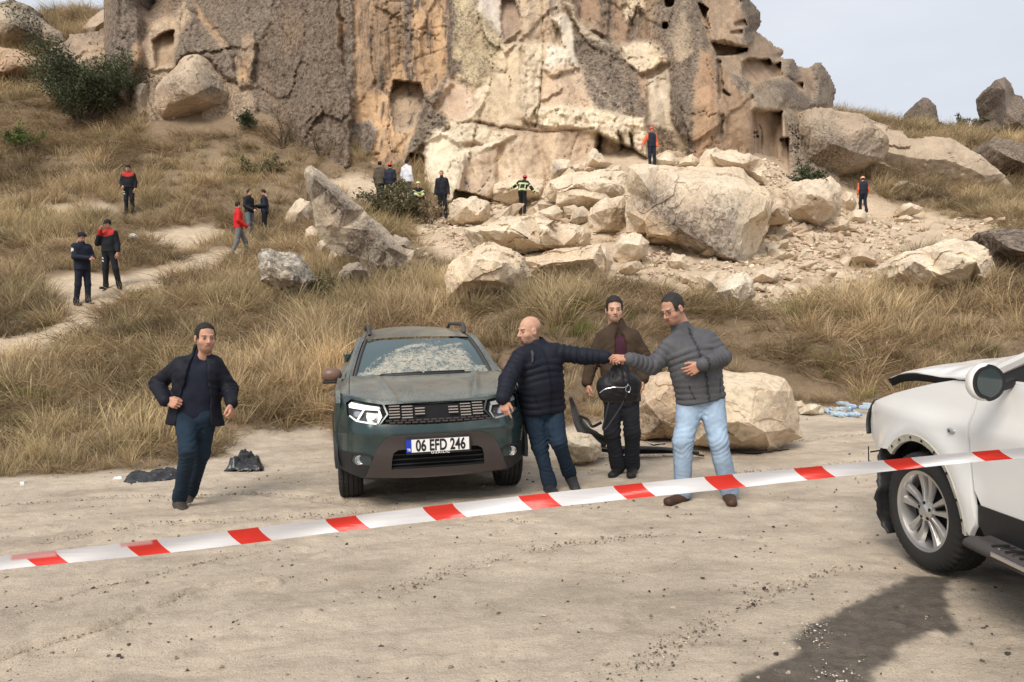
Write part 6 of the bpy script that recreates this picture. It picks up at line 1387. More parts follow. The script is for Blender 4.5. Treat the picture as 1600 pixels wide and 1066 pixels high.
# ---- four people on the road (L = person's picture-left joints here)
NAVY = (.008, .009, .016)
def zipper(V, C, J, mS, mH, up, side, fwd):
    lat = (V - mH) @ side; fr = (V - mH) @ fwd; C[(np.abs(lat) < .006) & (fr > .05)] *= .3; C[(np.abs(np.abs(lat) - .013) < .004) & (fr > .05)] *= .65
    t = (V - mH) @ up; C[(np.abs(np.abs(lat) - .125 - .25 * (t - .08)) < .006) & (fr > .03) & (t > .02) & (t < .15)] *= .4
    return C
def denim(V, C, J):
    for a in 'LR':
        for j0, j1 in (('H', 'K'), ('K', 'A')):
            A, B_ = J[j0 + a], J[j1 + a]; ba = B_ - A; t = np.clip((V - A) @ ba / (ba @ ba), 0, 1); r_ = V - A - t[:, None] * ba; dd = np.linalg.norm(r_, axis=1); near_ = dd < .16
            f_ = np.clip(-r_[:, 1] / .09, 0, 1) * np.exp(-((t - (.45 if j0 == 'H' else .1)) / .35) ** 2); C[near_] *= (1 + .28 * f_[near_])[:, None]
            sd_ = unit(J['SL'] - J['SR']); C[near_ & (np.abs(np.abs(r_ @ sd_) - dd) < .0012) & (dd > .03)] *= .72
    return C
# runner
J = pxJ(6.45, H=(321, 528, -.02), N=(314, 556, .02), SL=(336, 567, .05), SR=(282, 568, -.02), EL=(358, 607, .10), WL=(362, 630, -.08), ER=(246, 600, .08), WR=(259, 626, -.14), HL=(320, 650, .04), HR=(290, 650, 0),
        KL=(315, 708, .12), AL=(298, 768, .34), KR=(294, 704, -.16), AR=(281, 777, .02), TR=(292, 797, -.14), TL=(306, 780, .16))
gz = 0
figure(J, dict(face=RT * .62 - AW * .80 + np.array([0, 0, -.05]), jacket=NAVY, shirt=(.010, .013, .026), open=(.06, .17, .0), tpaint=denim, trousers=(.012, .024, .040), tmat=M_DENIM, jmat=M_NYLON, joff=.024, hem=.08, flare=.07, shoe=(.055, .045, .035), sole=(.05, .045, .04),
     hair=(.02, .016, .014), hairline=.088, stubble=.3, hs=1.06, bulk=1.04, collar_h=.05, toff=.008, dnR=unit((-.25, .2, -1)), dnL=unit((-.5, .1, -.8)), legr=(.088, .062, .043),
     handR=dict(d=unit(RT * .9 + np.array([0, -.2, -.25])), n=np.array([.2, .9, -.3]), thumb=np.array([0, 0, 1.0]), curl=.95, tcurl=.5, spread=0), handL=dict(d=unit(np.array([.15, -.45, -.8])), n=np.array([-1, .2, .1]), thumb=np.array([0, -1., 0]), curl=.8, tcurl=.4, spread=0)),
     'man in open navy jacket running across the dirt left of the parked green car', None)
# bald man reaching back
J = pxJ(6.75, H=(827, 517, 0), N=(842, 541, .02), SL=(864, 547, .02), SR=(815, 553, -.12), EL=(913, 557, -.05), WL=(947, 558, -.20), ER=(794, 592, -.34), WR=(786, 622, -.56), HL=(862, 634, .04), HR=(832, 637, -.02),
        KL=(873, 690, -.10), AL=(889, 738, .12), TL=(897, 757, -.02), KR=(843, 697, -.05), AR=(858, 755, -.05), TR=(866, 762, -.24))
figure(J, dict(plant='R', face=-RT * .88 - AW * .45 + np.array([0, 0, -.12]), jacket=(.009, .011, .020), paint=zipper, tpaint=denim, quilt=(.060, .019), joff=.034, hem=.05, trousers=(.012, .024, .042), tmat=M_DENIM, bald=True, goatee=True, stubble=.35, bulk=1.12, belly=.02, shoe=(.03, .03, .032), sole=(.06, .06, .065),
     skin=(.53, .315, .22), hs=1.10, toff=.012, dnL=unit((.25, .45, -.85)),
     handL=dict(d=unit(RT * .95 + np.array([0, -.15, .0])), n=np.array([.1, .3, -.9]), thumb=np.array([0, -1, .3]), curl=[.35, .5, .6, .65], tcurl=.25), handR=dict(d=unit(np.array([.12, -.2, -1])), n=np.array([.4, .8, 0]), thumb=np.array([.6, -.6, 0]), curl=[.15, .55, .65, .7], tcurl=.3)),
     'bald man in navy puffer jacket beside the green car reaching back to a clasped hand', None)
# man in brown jacket behind
J = pxJ(7.45, H=(960, 484, 0), N=(965, 510, .03), SL=(988, 524, 0), SR=(943, 525, 0), EL=(1008, 560, .0), WL=(1005, 592, -.10), ER=(925, 566, .02), WR=(917, 597, -.06), HL=(983, 622, 0), HR=(959, 622, 0),
        KL=(988, 676, -.02), AL=(988, 727, .05), TL=(986, 741, -.22), KR=(956, 676, -.02), AR=(965, 727, .02), TR=(957, 740, -.18))
figure(J, dict(plant='LR', face=-RT * .05 - AW + np.array([0, 0, -.05]), jacket=(.055, .035, .022), jmat=M_CLOTH, shirt=(.055, .016, .028), open=(.040, .10, .0), joff=.030, hem=.04, trousers=(.016, .017, .022), shoe=(.018, .018, .018), stubble=.1, bulk=1.0, toff=.016, collar_h=.02, legr=(.082, .062, .050),
     skin=(.56, .34, .24), hs=1.07, hairline=.084, hairoff=.011, handL=dict(d=unit(np.array([-.1, -.2, -1])), n=np.array([-.9, .3, 0]), thumb=np.array([0, -1., 0]), curl=.6), handR=dict(d=unit(np.array([.0, -.1, -1])), n=np.array([.9, .3, 0]), thumb=np.array([0, -1., 0]), curl=.45)),
     'dark-haired man in brown jacket and burgundy jumper standing behind the black bag', None)
# man in grey
J = pxJ(6.25, H=(1051, 483, -.02), N=(1066, 516, .04), SL=(1103, 526, .04), SR=(1048, 537, -.02), EL=(1129, 558, -.05), WL=(1098, 570, -.26), ER=(1019, 574, -.05), WR=(984, 561, -.18), HL=(1110, 622, 0), HR=(1080, 627, 0),
        KL=(1122, 688, -.08), AL=(1139, 766, .0), TL=(1143, 780, -.20), KR=(1067, 690, -.06), AR=(1067, 768, .02), TR=(1046, 776, -.10))
_, L4, R4, root4 = figure(J, dict(face=-RT * .78 - AW * .55 + np.array([0, 0, -.42]), jacket=(.085, .085, .092), paint=zipper, tpaint=denim, quilt=(.050, .017), joff=.032, hem=.02, plant='LR', trousers=(.27, .36, .47), tmat=M_DENIM, shoe=(.07, .035, .022), sole=(.05, .03, .02), hair=(.030, .027, .026), hairline=.090, hairoff=.004, glasses=True, stubble=.2,
     bulk=1.12, belly=.02, toff=.018, collar_h=.045, legr=(.092, .062, .050), skin=(.48, .27, .185), hs=1.10,
     handR=dict(d=unit(-RT * .95 + np.array([0, -.1, .08])), n=np.array([-.1, .5, -.8]), thumb=np.array([0, -.3, 1]), curl=[.3, .45, .55, .6], tcurl=.25, spread=.09), handL=dict(d=unit(-RT * .85 + np.array([0, .1, -.45])), n=np.array([-.2, 1.0, -.1]), thumb=np.array([-.3, -.2, 1]), curl=[.25, .35, .4, .45], tcurl=.1, spread=.12)),
     'man in glasses, grey puffer jacket and light blue jeans handing over the black bag', None)
# ------------------------------------------------------------------ vehicles
def paint_mat(name, col, dust=0., rough=.22, metal=.0, dcol=(.46, .43, .36)):
    s = NB(name); geo = s.n('NewGeometry'); sx = s.n('SeparateXYZ'); s.l(geo.outputs['Normal'], sx.inputs[0]); vec = s.tc.outputs['Object']
    n1 = s.noise(3, 4, .6, vec, .3); n2 = s.noise(90, 6, .8, vec)
    up = s.math('MAXIMUM', s.math('SUBTRACT', sx.outputs[2], .45), 0.0)
    k = s.math('MULTIPLY', s.math('MULTIPLY', up, dust), s.ramp(s.math('ADD', s.math('MULTIPLY', n1, .22), s.math('MULTIPLY', n2, .78)), [(.36, 0.08), (.64, 1.0)]))
    k = s.math('ADD', k, s.math('MULTIPLY', s.ramp(n1, [(.45, 0.0), (.8, 1.0)]), .05 + .06 * min(dust, 1)))
    k = s.math('MINIMUM', k, .80)
    low = s.math('MULTIPLY', s.ramp(s.math('ADD', s.n('SeparateXYZ').outputs[2], 0), [(0, 1.0), (1, 1.0)]), 0.0)
    c = s.mix(k, tuple(col), tuple(dcol))
    r = s.math('ADD', s.math('MULTIPLY', k, .6), rough)
    return s.fin(c, r, s.bump(n2, .04 + .1 * min(dust, 1), .002), .5, metal, Coat_Weight=.5 if dust < 1 else .25, Coat_Roughness=.08)
M_GREEN = paint_mat('grey_green_paint', (.032, .056, .058), 1.25, .18, .4)
M_WHITE = paint_mat('white_paint', (.78, .785, .765), .25, .20)
M_BLKP = simple('black_plastic', (.016, .016, .017), .55, .2, 60, .15, .001)
M_GRYP = simple('grey_plastic', (.055, .048, .046), .6, .12, 60, .15, .001)
M_SKID = simple('skid_plastic', (.052, .042, .040), .5, .1, 50, .1, .001)
M_VOID = simple('dark_void', (.006, .006, .007), .9)
M_CHROME = simple('chrome', (.62, .62, .63), .22, .05, 40, metal=1.0)
M_ALLOY = simple('alloy', (.50, .49, .475), .36, .10, 25, .1, .001, metal=.75)
M_TYRE = simple('tyre_rubber', (.022, .021, .020), .78, .3, 14, .25, .003)
M_COPPER = simple('brown_mirror_cap', (.16, .095, .065), .35, .1)
M_LENS = simple('clear_lens', (.34, .36, .37), .06, .1, 20, spec=.8)
M_LAMPD = simple('lamp_dark', (.05, .052, .055), .1, .2, 20, spec=.8)
M_SIGW = simple('white_plate', (.78, .78, .77), .4, .03); M_INK = simple('black_ink', (.012, .012, .012), .5); M_BLUE = simple('plate_blue', (.01, .04, .42), .4)
m_ = bpy.data.materials.new('lit_lamp'); m_.use_nodes = True; bs = m_.node_tree.nodes['Principled BSDF']; bs.inputs['Base Color'].default_value = (.9, .92, .9, 1); bs.inputs['Emission Color'].default_value = (1, 1, .95, 1); bs.inputs['Emission Strength'].default_value = .3; M_LIT = m_
s = NB('dusty_glass'); vec = s.tc.outputs['Object']
n1 = s.noise(11, 8, .75, vec, .9); n2 = s.noise(60, 5, .7, vec, .4); dm = s.attr('dust', 'Fac')
k = s.ramp(s.math('ADD', s.math('ADD', s.math('MULTIPLY', n1, .5), s.math('MULTIPLY', n2, .5)), s.math('MULTIPLY', dm, .17)), [(.585, 0.0), (.68, 1.0)])
k = s.math('MULTIPLY', k, s.ramp(s.noise(25, 4), [(.3, .30), (.7, .75)]))
c = s.mix(k, (.045, .075, .080), (.56, .50, .38)); M_WIND = s.fin(c, s.math('ADD', s.math('MULTIPLY', k, .7), .06), None, .9, 0)
M_GLASS = simple('dark_glass', (.018, .026, .028), .05, .1, 10, spec=.9)

def lathe(prof, n=64, axis='x', rmod=None):
    """prof [(axial, radius)] -> verts, faces"""
    V = []; Fq = []; m = len(prof)
    for j in range(n):
        a = 6.283185 * j / n
        for i, (x, r_) in enumerate(prof):
            if rmod: r_ = rmod(j, i, x, r_)
            V.append((x, r_ * math.cos(a), r_ * math.sin(a)) if axis == 'x' else (r_ * math.cos(a), x, r_ * math.sin(a)) if axis == 'y' else (r_ * math.cos(a), r_ * math.sin(a), x))
    for j in range(n):
        for i in range(m - 1): Fq.append((j * m + i, j * m + i + 1, ((j + 1) % n) * m + i + 1, ((j + 1) % n) * m + i))
    return V, Fq
def make_wheel(parent, loc, R=.355, w=.225, rimr=.235, face=-1, steer=0, rz=0):
    """axis along local x; face = side (+1/-1) of the outer face"""
    root = MB(); f = face; h = w / 2
    root.add(*lathe([(f * (h - .075), rimr * .99), (f * (h - .02), rimr + .004), (f * (h - .004), rimr + .012), (f * (h - .012), rimr - .012), (f * (h - .05), rimr - .022), (-f * h * .8, rimr - .02), (-f * h, rimr + .005)], 64))
    wl = root.obj('wheel', M_ALLOY, parent, True, loc); wl.rotation_euler = (0, 0, steer)
    prof = [(-f * h * .9, rimr), (-f * h * 1.02, rimr + .02), (-f * h * 1.06, R - .06), (-f * h * .96, R - .018), (-f * h * .82, R - .004)]
    gx = [-.66, -.62, -.60, -.56, -.25, -.22, -.20, -.17, .17, .20, .22, .25, .56, .60, .62, .66]
    for i, q in enumerate(gx): prof.append((-f * -q * -1 * h if False else f * q * h, R - (.010 if i % 4 in (1, 2) else 0)))
    prof += [(f * h * .82, R - .004), (f * h * .96, R - .018), (f * h * 1.06, R - .06), (f * h * 1.05, rimr + .05), (f * h * 1.02, rimr + .02), (f * h * .9, rimr)]
    n = 144; npf = len(prof)
    def rm(j, i, x, r_):
        if r_ > R - .006 and abs(x) > h * .5 and j % 3 == 0: return r_ - .009
        if r_ > R - .022 and abs(x) > h * .9 and j % 3 == 0: return r_ - .006
        return r_
    t = MB(); t.add(*lathe(prof, n, 'x', rm)); t.obj('tyre', M_TYRE, wl, True)
    # disc and spokes
    d = MB(); d.add(*lathe([(f * (h - .10), .0), (f * (h - .10), rimr - .03)], 40)); d.obj('brake_disc', M_VOID, wl)
    for k in range(5):
        sp = MB(); a0 = 6.2832 * k / 5 + .3
        for sd in (-1, 1):
            pts = []
            for q in range(5):
                r_ = .045 + (rimr - .058) * q / 4; aa = a0 + sd * (.34 - .13 * (q / 4) ** .5); wd = (.012 + .022 * (q / 4) ** 1.3)
                ca, sa = math.cos(aa), math.sin(aa); xx = f * (h - .028 - .010 * math.sin(q / 4 * 3.14))
                for (dx, dt) in ((0, -wd * .6), (0, wd * .6), (-f * .03, wd), (-f * .03, -wd)): pts.append((xx + dx, r_ * ca - dt * sa, r_ * sa + dt * ca))
            sp.add(pts, [(q * 4 + i, q * 4 + (i + 1) % 4, q * 4 + 4 + (i + 1) % 4, q * 4 + 4 + i) for q in range(4) for i in range(4)])
        sp.obj('spoke', M_ALLOY, wl, False, bevel=.004)
    hb = MB(); hb.add(*lathe([(f * (h - .05), .065), (f * (h - .026), .060), (f * (h - .018), .034), (f * (h - .014), .030), (f * (h - .014), 0)], 32)); hb.obj('hub_cap', M_ALLOY, wl, True)
    ln = MB()
    for k in range(5):
        a = 6.2832 * k / 5 + .3; V_, F_ = lathe([(f * (h - .04), .011), (f * (h - .020), .0105), (f * (h - .020), 0)], 12); ln.add([(x, y + .048 * math.cos(a), z + .048 * math.sin(a)) for x, y, z in V_], F_)
    ln.obj('lug_nuts', M_VOID, wl)
    return wl
def panel(name, poly, fy, off, depth, mat, parent, holes=(), sp=.03, axis='y', attr=None, smooth=True, sign=1):
    """2D polygon (u,z) lifted onto surface fy(u,z); axis 'y' = front view (u=x), 'x' = side view (u=y). rim extruded by depth."""
    loops = [list(poly)] + [list(h_) for h_ in holes]; pts = []; ed = []; rings = []
    for L_ in loops:
        L2 = []
        for i in range(len(L_)):
            a, b = np.array(L_[i]), np.array(L_[(i + 1) % len(L_)]); n = max(1, int(np.linalg.norm(b - a) / sp))
            for q in range(n): L2.append(a + (b - a) * q / n)
        i0 = len(pts); pts += L2; ed += [(i0 + i, i0 + (i + 1) % len(L2)) for i in range(len(L2))]; rings.append((i0, len(L2)))
    A = np.array(pts); x0, y0 = A.min(0); x1, y1 = A.max(0)
    GXp, GYp = np.meshgrid(np.arange(x0, x1, sp) + sp * .37, np.arange(y0, y1, sp) + sp * .41)
    dd = pdist(GXp, GYp, loops[0])
    for h_ in loops[1:]: dd = np.maximum(dd, -pdist(GXp, GYp, h_))
    m = dd < -sp * .4; pts += [np.array(p) for p in zip(GXp[m], GYp[m])]
    res = delaunay_2d_cdt([Vector((float(p[0]), float(p[1]))) for p in pts], ed, [], 0, 1e-5)
    vs = np.array([v[:] for v in res[0]]); T = np.array([t for t in res[2] if len(t) == 3]); orig = res[3]
    cen = vs[T].mean(1); dc = pdist(cen[:, 0], cen[:, 1], loops[0])
    for h_ in loops[1:]: dc = np.maximum(dc, -pdist(cen[:, 0], cen[:, 1], h_))
    T = T[dc < 0]
    Yv = fy(vs[:, 0], vs[:, 1]); mk = lambda o_: (np.stack([vs[:, 0], Yv + o_, vs[:, 1]], 1) if axis == 'y' else np.stack([Yv + o_, vs[:, 0], vs[:, 1]], 1))
    V = mk(-off * sign); N0 = len(V); Vb = mk((-off + depth) * sign)
    E = np.concatenate([T[:, [0, 1]], T[:, [1, 2]], T[:, [2, 0]]]); k = np.sort(E, 1); u, inv, cnt = np.unique(k[:, 0] * N0 + k[:, 1], return_inverse=True, return_counts=True); Bd = E[cnt[inv] == 1]
    Fs = [tuple(t) for t in T.tolist()] + [(b, a, a + N0, b + N0) for a, b in Bd.tolist()]
    V = np.concatenate([V, Vb]); at_ = {k_: np.concatenate([fn(vs[:, 0], vs[:, 1])] * 2) for k_, fn in (attr or {}).items()}
    me = build_mesh(name, V, Fs, [mat], smooth, at_)
    bm = bmesh.new(); bm.from_mesh(me); bmesh.ops.delete(bm, geom=[v for v in bm.verts if not v.link_faces], context='VERTS'); bmesh.ops.recalc_face_normals(bm, faces=bm.faces); bm.to_mesh(me); bm.free()
    o = link(name, me, parent)
    try: me.set_sharp_from_angle(angle=math.radians(42))
    except Exception: pass
    return o
def gridsurf(name, fn, nu, nv_, mat, parent, attr=None, solid=0, flip=False, sub=0):
    U, Vv = np.meshgrid(np.linspace(0, 1, nu), np.linspace(0, 1, nv_), indexing='ij'); P = fn(U, Vv)
    V = np.stack([np.broadcast_to(p, U.shape) for p in P], -1).reshape(-1, 3); Fq = gridfaces(nu, nv_); Fq = Fq[:, ::-1] if flip else Fq
    me = build_mesh(name, V, Fq, [mat], True, {k_: f_(U, Vv).ravel() for k_, f_ in (attr or {}).items()})
    o = link(name, me, parent)
    if solid: md = o.modifiers.new('solid', 'SOLIDIFY'); md.thickness = solid; md.offset = -1
    return o
def text_obj(name, txt, size, mat, parent, loc, rot, sx=1.0, ext=.0015, align='CENTER', sp=1.0):
    cu = bpy.data.curves.new(name, 'FONT'); cu.body = txt; cu.size = size; cu.extrude = ext; cu.align_x = align; cu.align_y = 'CENTER'; cu.space_character = sp; cu.offset = size * .03
    t = bpy.data.objects.new(name, cu); COL.objects.link(t); dg = bpy.context.evaluated_depsgraph_get(); me = bpy.data.meshes.new_from_object(t.evaluated_get(dg)); bpy.data.objects.remove(t)
    me.materials.clear(); me.materials.append(mat); o = link(name, me, parent, loc); o.rotation_euler = rot; o.scale = (sx, 1, 1); return o
mirror_x = lambda P_: [(-x, z) for x, z in P_][::-1]
# ---------------- grey-green SUV facing the camera
a_ = onz(552, 775); b_ = onz(800, 757); yaw = math.atan2(b_[1] - a_[1], b_[0] - a_[0]); mid = (a_ + b_) / 2
exl = np.array([math.cos(yaw), math.sin(yaw), 0]); mid = mid - exl * .035 - np.array([0, 0, 0])
G = empty('parked_suv', mid, 'dusty grey-green SUV with brown mirrors and lit headlamp parked facing the camera', 'car', None, yaw)
HW = .855
def yf(x, z):
    ax = np.abs(x); w = np.clip((ax - .50) / .36, 0, 1.2)
    y = -.80 + .05 * (x / .5) ** 2 * (ax < .5) + .05 * (ax >= .5) + .46 * w ** 2.2
    y = y + .14 * np.clip((z - .70) / .25, 0, 1.2) ** 1.5 + .05 * np.clip((.50 - z) / .2, 0, 1) ** 1.5 - .015 * np.exp(-((z - .66) / .05) ** 2)
    return y
GR = [(-.43, .895), (-.2, .902), (0, .905), (.2, .902), (.43, .895), (.40, .82), (.47, .740), (.2, .728), (0, .725), (-.2, .728), (-.47, .740), (-.40, .82)]
HLp = [(.445, .897), (.70, .940), (.745, .905), (.735, .80), (.66, .762), (.485, .738), (.415, .82)]
INT = [(-.39, .365), (-.385, .45), (-.37, .505), (-.33, .530), (-.27, .532), (.27, .532), (.33, .530), (.37, .505), (.385, .45), (.39, .365)]
FOGp = [(.545, .40), (.70, .405), (.715, .43), (.70, .485), (.58, .492), (.555, .47)]
front = [(-HW, .45), (-.80, .345), (-.62, .30), (.62, .30), (.80, .345), (HW, .45), (HW, .82), (.845, .90), (.80, .95), (.72, .965), (.45, .925), (.2, .915), (0, .912), (-.2, .915), (-.45, .925), (-.72, .965), (-.80, .95), (-.845, .90), (-HW, .82)]
panel('front_bumper', front, yf, 0, .05, M_GREEN, G, [GR, HLp, mirror_x(HLp), INT], .028)
panel('lower_cladding', [(-.83, .40), (-.79, .33), (-.60, .285), (.60, .285), (.79, .33), (.83, .40), (.845, .50), (.60, .51), (.52, .47), (.50, .38), (-.50, .38), (-.52, .47), (-.60, .51), (-.845, .50)], yf, .008, .03, M_BLKP, G, [FOGp, mirror_x(FOGp)], .03)
skid = [(-.585, .295), (-.50, .53), (-.44, .61), (-.38, .64), (-.2, .648), (0, .652), (.2, .648), (.38, .64), (.44, .61), (.50, .53), (.585, .295), (.45, .29), (.40, .365)] + INT[::-1] + [(-.40, .365), (-.45, .29)]
panel('skid_guard', [(-.60, .30), (-.51, .53), (-.44, .615), (-.38, .643), (-.2, .650), (0, .652), (.2, .650), (.38, .643), (.44, .615), (.51, .53), (.60, .30), (.2, .285), (-.2, .285)], yf, .022, .04, M_SKID, G, [INT], .028)
panel('lower_intake', [(-.40, .355), (.40, .355), (.40, .54), (-.40, .54)], lambda x, z: -.71 + 0 * x, 0, .01, M_VOID, G, sp=.1)
for zz in (.40, .44, .48): mb = MB(); mb.box((0, -.735, zz), (.385, .006, .005)); mb.obj('intake_bar', M_BLKP, G)
panel('grille', [(-.47, .72), (.47, .72), (.46, .91), (-.46, .91)], yf, -.035, .01, M_VOID, G, sp=.04)
# grille bars: pairs of short chrome dashes, stepped towards the middle
for sx in (-1, 1):
    for row, zc in enumerate((.880, .858, .836, .814, .792)):
        for q, x0 in enumerate((.35, .245, .14, .04)):
            zz = zc + (-.002 if q % 2 else .002); wq = .048 - .004 * (q > 1)
            if q == 3 or (q == 2 and row in (0, 4)): continue
            xx = sx * x0; mb = MB(); yy = float(yf(np.array([xx]), np.array([zz]))[0]); mb.box((xx, yy + .003, zz), (wq * .92, .006, .0048 if row not in (0,) else .004)); mb.obj('grille_bar', M_CHROME if q < 3 else M_GRYP, G)
mb = MB()
for x0 in np.arange(-.40, .41, .062):
    for row, zc in enumerate((.768, .750)): mb.box((x0 + .03 * row, float(yf(np.array([x0]), np.array([zc]))[0]) + .008, zc), (.024, .006, .0055))
mb.obj('grille_mesh', M_GRYP, G)
for sx in (1, -1):
    P_ = HLp if sx > 0 else mirror_x(HLp)
    hl = panel('headlight', P_, yf, -.045, .01, M_LAMPD, G, sp=.03)
    lit = M_LIT if sx < 0 else M_LENS
    bar = [(.47, .876), (.70, .912), (.722, .892), (.718, .868), (.60, .858), (.475, .850)]; bar = bar if sx > 0 else mirror_x(bar)
    panel('lamp_strip', bar, yf, .0 - .010, .02, lit, hl, sp=.03)
    for dl in ([(.590, .858), (.606, .858), (.660, .775), (.646, .772)], [(.452, .80), (.468, .850), (.484, .850), (.466, .80), (.494, .752), (.484, .748)], [(.50, .750), (.66, .773), (.715, .808), (.72, .80), (.665, .764), (.50, .741)]):
        dl = dl if sx > 0 else mirror_x(dl); panel('lamp_strip', dl, yf, -.012, .02, lit if sx < 0 else M_LENS, hl, sp=.03)
    for (cx, cz) in ((.54, .80), (.65, .82)):
        c_ = [(sx * cx + .030 * math.cos(a) * 1.2, cz + .024 * math.sin(a)) for a in np.linspace(0, 6.28, 15)[:-1]]; panel('reflector', c_, yf, -.03, .01, M_CHROME, hl, sp=.03)
    # lens edge
    fg = MB(); V_, F_ = lathe([(0, .040), (-.008, .040), (-.010, .034), (-.002, .030), (.006, 0)], 28, 'y'); yy = float(yf(np.array([.645]), np.array([.447]))[0]); fg.add([(x + sx * .645, y + yy - .004, z + .447) for x, y, z in V_], F_); fo = fg.obj('fog_lamp', M_CHROME, G, True)
    fh = FOGp if sx > 0 else mirror_x(FOGp); panel('fog_housing', fh, yf, -.02, .01, M_VOID, G, sp=.03)
# bonnet + wings
def zfe(x): return .915 + .05 * np.clip(np.abs(x) / .72, 0, 1.1) ** 2
def bonnet(U, Vv):
    x = (U * 2 - 1) * HW; ax = np.abs(x); yfr = yf(x, zfe(x)); y = yfr + (.42 - yfr) * Vv
    z = zfe(x) + (1.075 - zfe(x)) * (1 - (1 - Vv) ** 1.5) + .055 * np.sin(np.pi * np.clip(Vv, 0, 1)) * .6
    z = z - .18 * np.clip((ax - .70) / .155, 0, 1) ** 2 * (Vv * .9 + .1) + .030 * np.exp(-((ax - (.34 + .20 * Vv)) / .030) ** 2) * np.sin(np.pi * np.clip(Vv * .9 + .08, 0, 1)) - .010 * (ax < .30 + .18 * Vv)
    z = z - .02 * sstep(.0, .03, .02 - Vv)
    return x, y, z
gridsurf('bonnet', bonnet, 90, 40, M_GREEN, G, flip=False)
# shut lines
for sx in (-1, 1):
    mb = MB(); pts = [tuple(float(np.asarray(c).ravel()[0]) for c in bonnet(np.array([(sx * .715 / HW + 1) / 2]), np.array([v]))) for v in np.linspace(.03, .95, 14)]; mb.tube([(p[0], p[1], p[2] - .001) for p in pts], .004, 5); mb.obj('shut_line', M_VOID, G)
# sides with arches
def xside(sg): return lambda y, z: sg * (HW - .035 * np.clip((z - .75) / .35, 0, 1) ** 2 - .02 * np.clip((.4 - z) / .2, 0, 1) - .03 * np.clip((-.1 - y) / .4, 0, 1) ** 2)
arch = lambda cy, R_: [(cy + R_ * math.cos(a), .34 + R_ * math.sin(a)) for a in np.linspace(math.pi, 0, 14)]
sidep = [(-.36, .40)] + arch(0, .395) + [(.41, .25), (2.20, .25)] + arch(2.62, .395) + [(3.10, .40), (3.34, .55), (3.36, 1.0), (3.2, 1.07), (.42, 1.06), (-.30, .98), (-.40, .90)]
for sg in (-1, 1):
    panel('side_panel', sidep, xside(sg), 0, .04, M_GREEN, G, sp=.07, axis='x', sign=-sg)
    for cy in (0, 2.62):
        al = [(cy + .43 * math.cos(a), .34 + .43 * math.sin(a)) for a in np.linspace(math.pi, 0, 18)] + [(cy + .375 * math.cos(a), .34 + .375 * math.sin(a)) for a in np.linspace(0, math.pi, 18)]
        panel('arch_cladding', al, xside(sg), .018, .03, M_BLKP, G, sp=.07, axis='x', sign=-sg)
    win = [(.52, 1.085), (1.0, 1.375), (2.7, 1.40), (3.0, 1.10)]
    gw = lambda y, z, sg=sg: sg * (.80 - .235 * np.clip((z - 1.06) / .40, 0, 1.2))
    panel('side_pillars', [(.40, 1.05), (.92, 1.42), (1.3, 1.47), (2.8, 1.47), (3.25, 1.06)], gw, 0, .03, M_GREEN, G, [win], .06, 'x', sign=-sg)
    panel('side_window', win, gw, -.01, .01, M_GLASS, G, (), .1, 'x', sign=-sg)
    for cy, nm in ((0, 1), (2.62, 1)): make_wheel(G, (sg * .725, cy, .34), .34, .205, .215, sg)
    # mirror
    S = SDF((min(sg * .74, sg * 1.0) - .03, .36, .93), (max(sg * .74, sg * 1.0) + .03, .72, 1.22), .008)
    S.cone((sg * .86, .50, 1.085), (sg * .915, .51, 1.09), .066, .062, .03, (0, 0, 1.0), 1.0); S.ell((sg * .885, .50, 1.088), np.eye(3), (.095, .075, .075), .02); V_, F_ = S.mesh()
    mo = link('mirror', build_mesh('mirror', V_, F_, [M_COPPER], True), G)
    mb = MB(); mb.box((sg * .885, .50, 1.022), (.088, .062, .014)); mb.box((sg * .79, .52, 1.02), (.05, .03, .014)); mb.obj('mirror_arm', M_BLKP, mo, bevel=.01)
    # roof rail
    mb = MB(); mb.tube([(sg * .50, .98, 1.462), (sg * .505, 1.03, 1.53), (sg * .51, 1.12, 1.555), (sg * .515, 2.3, 1.565), (sg * .51, 2.62, 1.47)], [.02, .026, .024, .02, .02], 8); mb.obj('roof_rail', M_GRYP, G, True)
def wind(U, Vv):
    hw = .655 - .125 * Vv; x = (U * 2 - 1) * hw; c = 1 - (x / hw) ** 2; y = .36 + .56 * Vv - .09 * c; z = 1.068 + .345 * Vv + .025 * np.sin(np.pi * Vv) - .012 * (1 - c); return x, y, z
def wdust(U, Vv):
    m = .25 + .75 * sstep(.95, .35, Vv) - 1.3 * sstep(.06, -.06, Vv * 0 + (U - .02 - .42 * Vv) ) * (Vv > .12)
    arc = np.hypot((U - .62) * 1.6, (Vv + .15)); m = m + .9 * np.exp(-((arc - .95) / .04) ** 2) * (U < .55); arc2 = np.hypot((U - .95) * 1.6, Vv + .2); m = m + .5 * np.exp(-((arc2 - 1.0) / .03) ** 2) - 1.0 * sstep(.86, .95, U) * (Vv > .2) + .9 * sstep(.12, .02, Vv)
    return np.clip(m, -1, 1)
ws = gridsurf('windscreen', wind, 60, 30, M_WIND, G, {'dust': wdust})
for sg in (-1, 1):
    mb = MB(); pts = [tuple(float(np.asarray(c).ravel()[0]) for c in wind(np.array([1.0 if sg > 0 else 0.0]), np.array([v]))) for v in np.linspace(-.04, 1.04, 9)]
    mb.tube([(p[0] + sg * .012, p[1] + .0, p[2] + .006) for p in pts], .016, 6); mb.obj('windscreen_trim', M_GRYP, G, True)
    mb = MB(); mb.tube([(p[0] + sg * .060, p[1] + .05, p[2] - .006) for p in pts], .045, 8); mb.obj('pillar', M_GREEN, G, True)
mb = MB(); mb.tube([(-.62, .385, 1.064), (-.3, .30, 1.075), (0, .285, 1.078), (.3, .30, 1.075), (.62, .385, 1.064)], .016, 6); mb.obj('scuttle', M_BLKP, G, True)
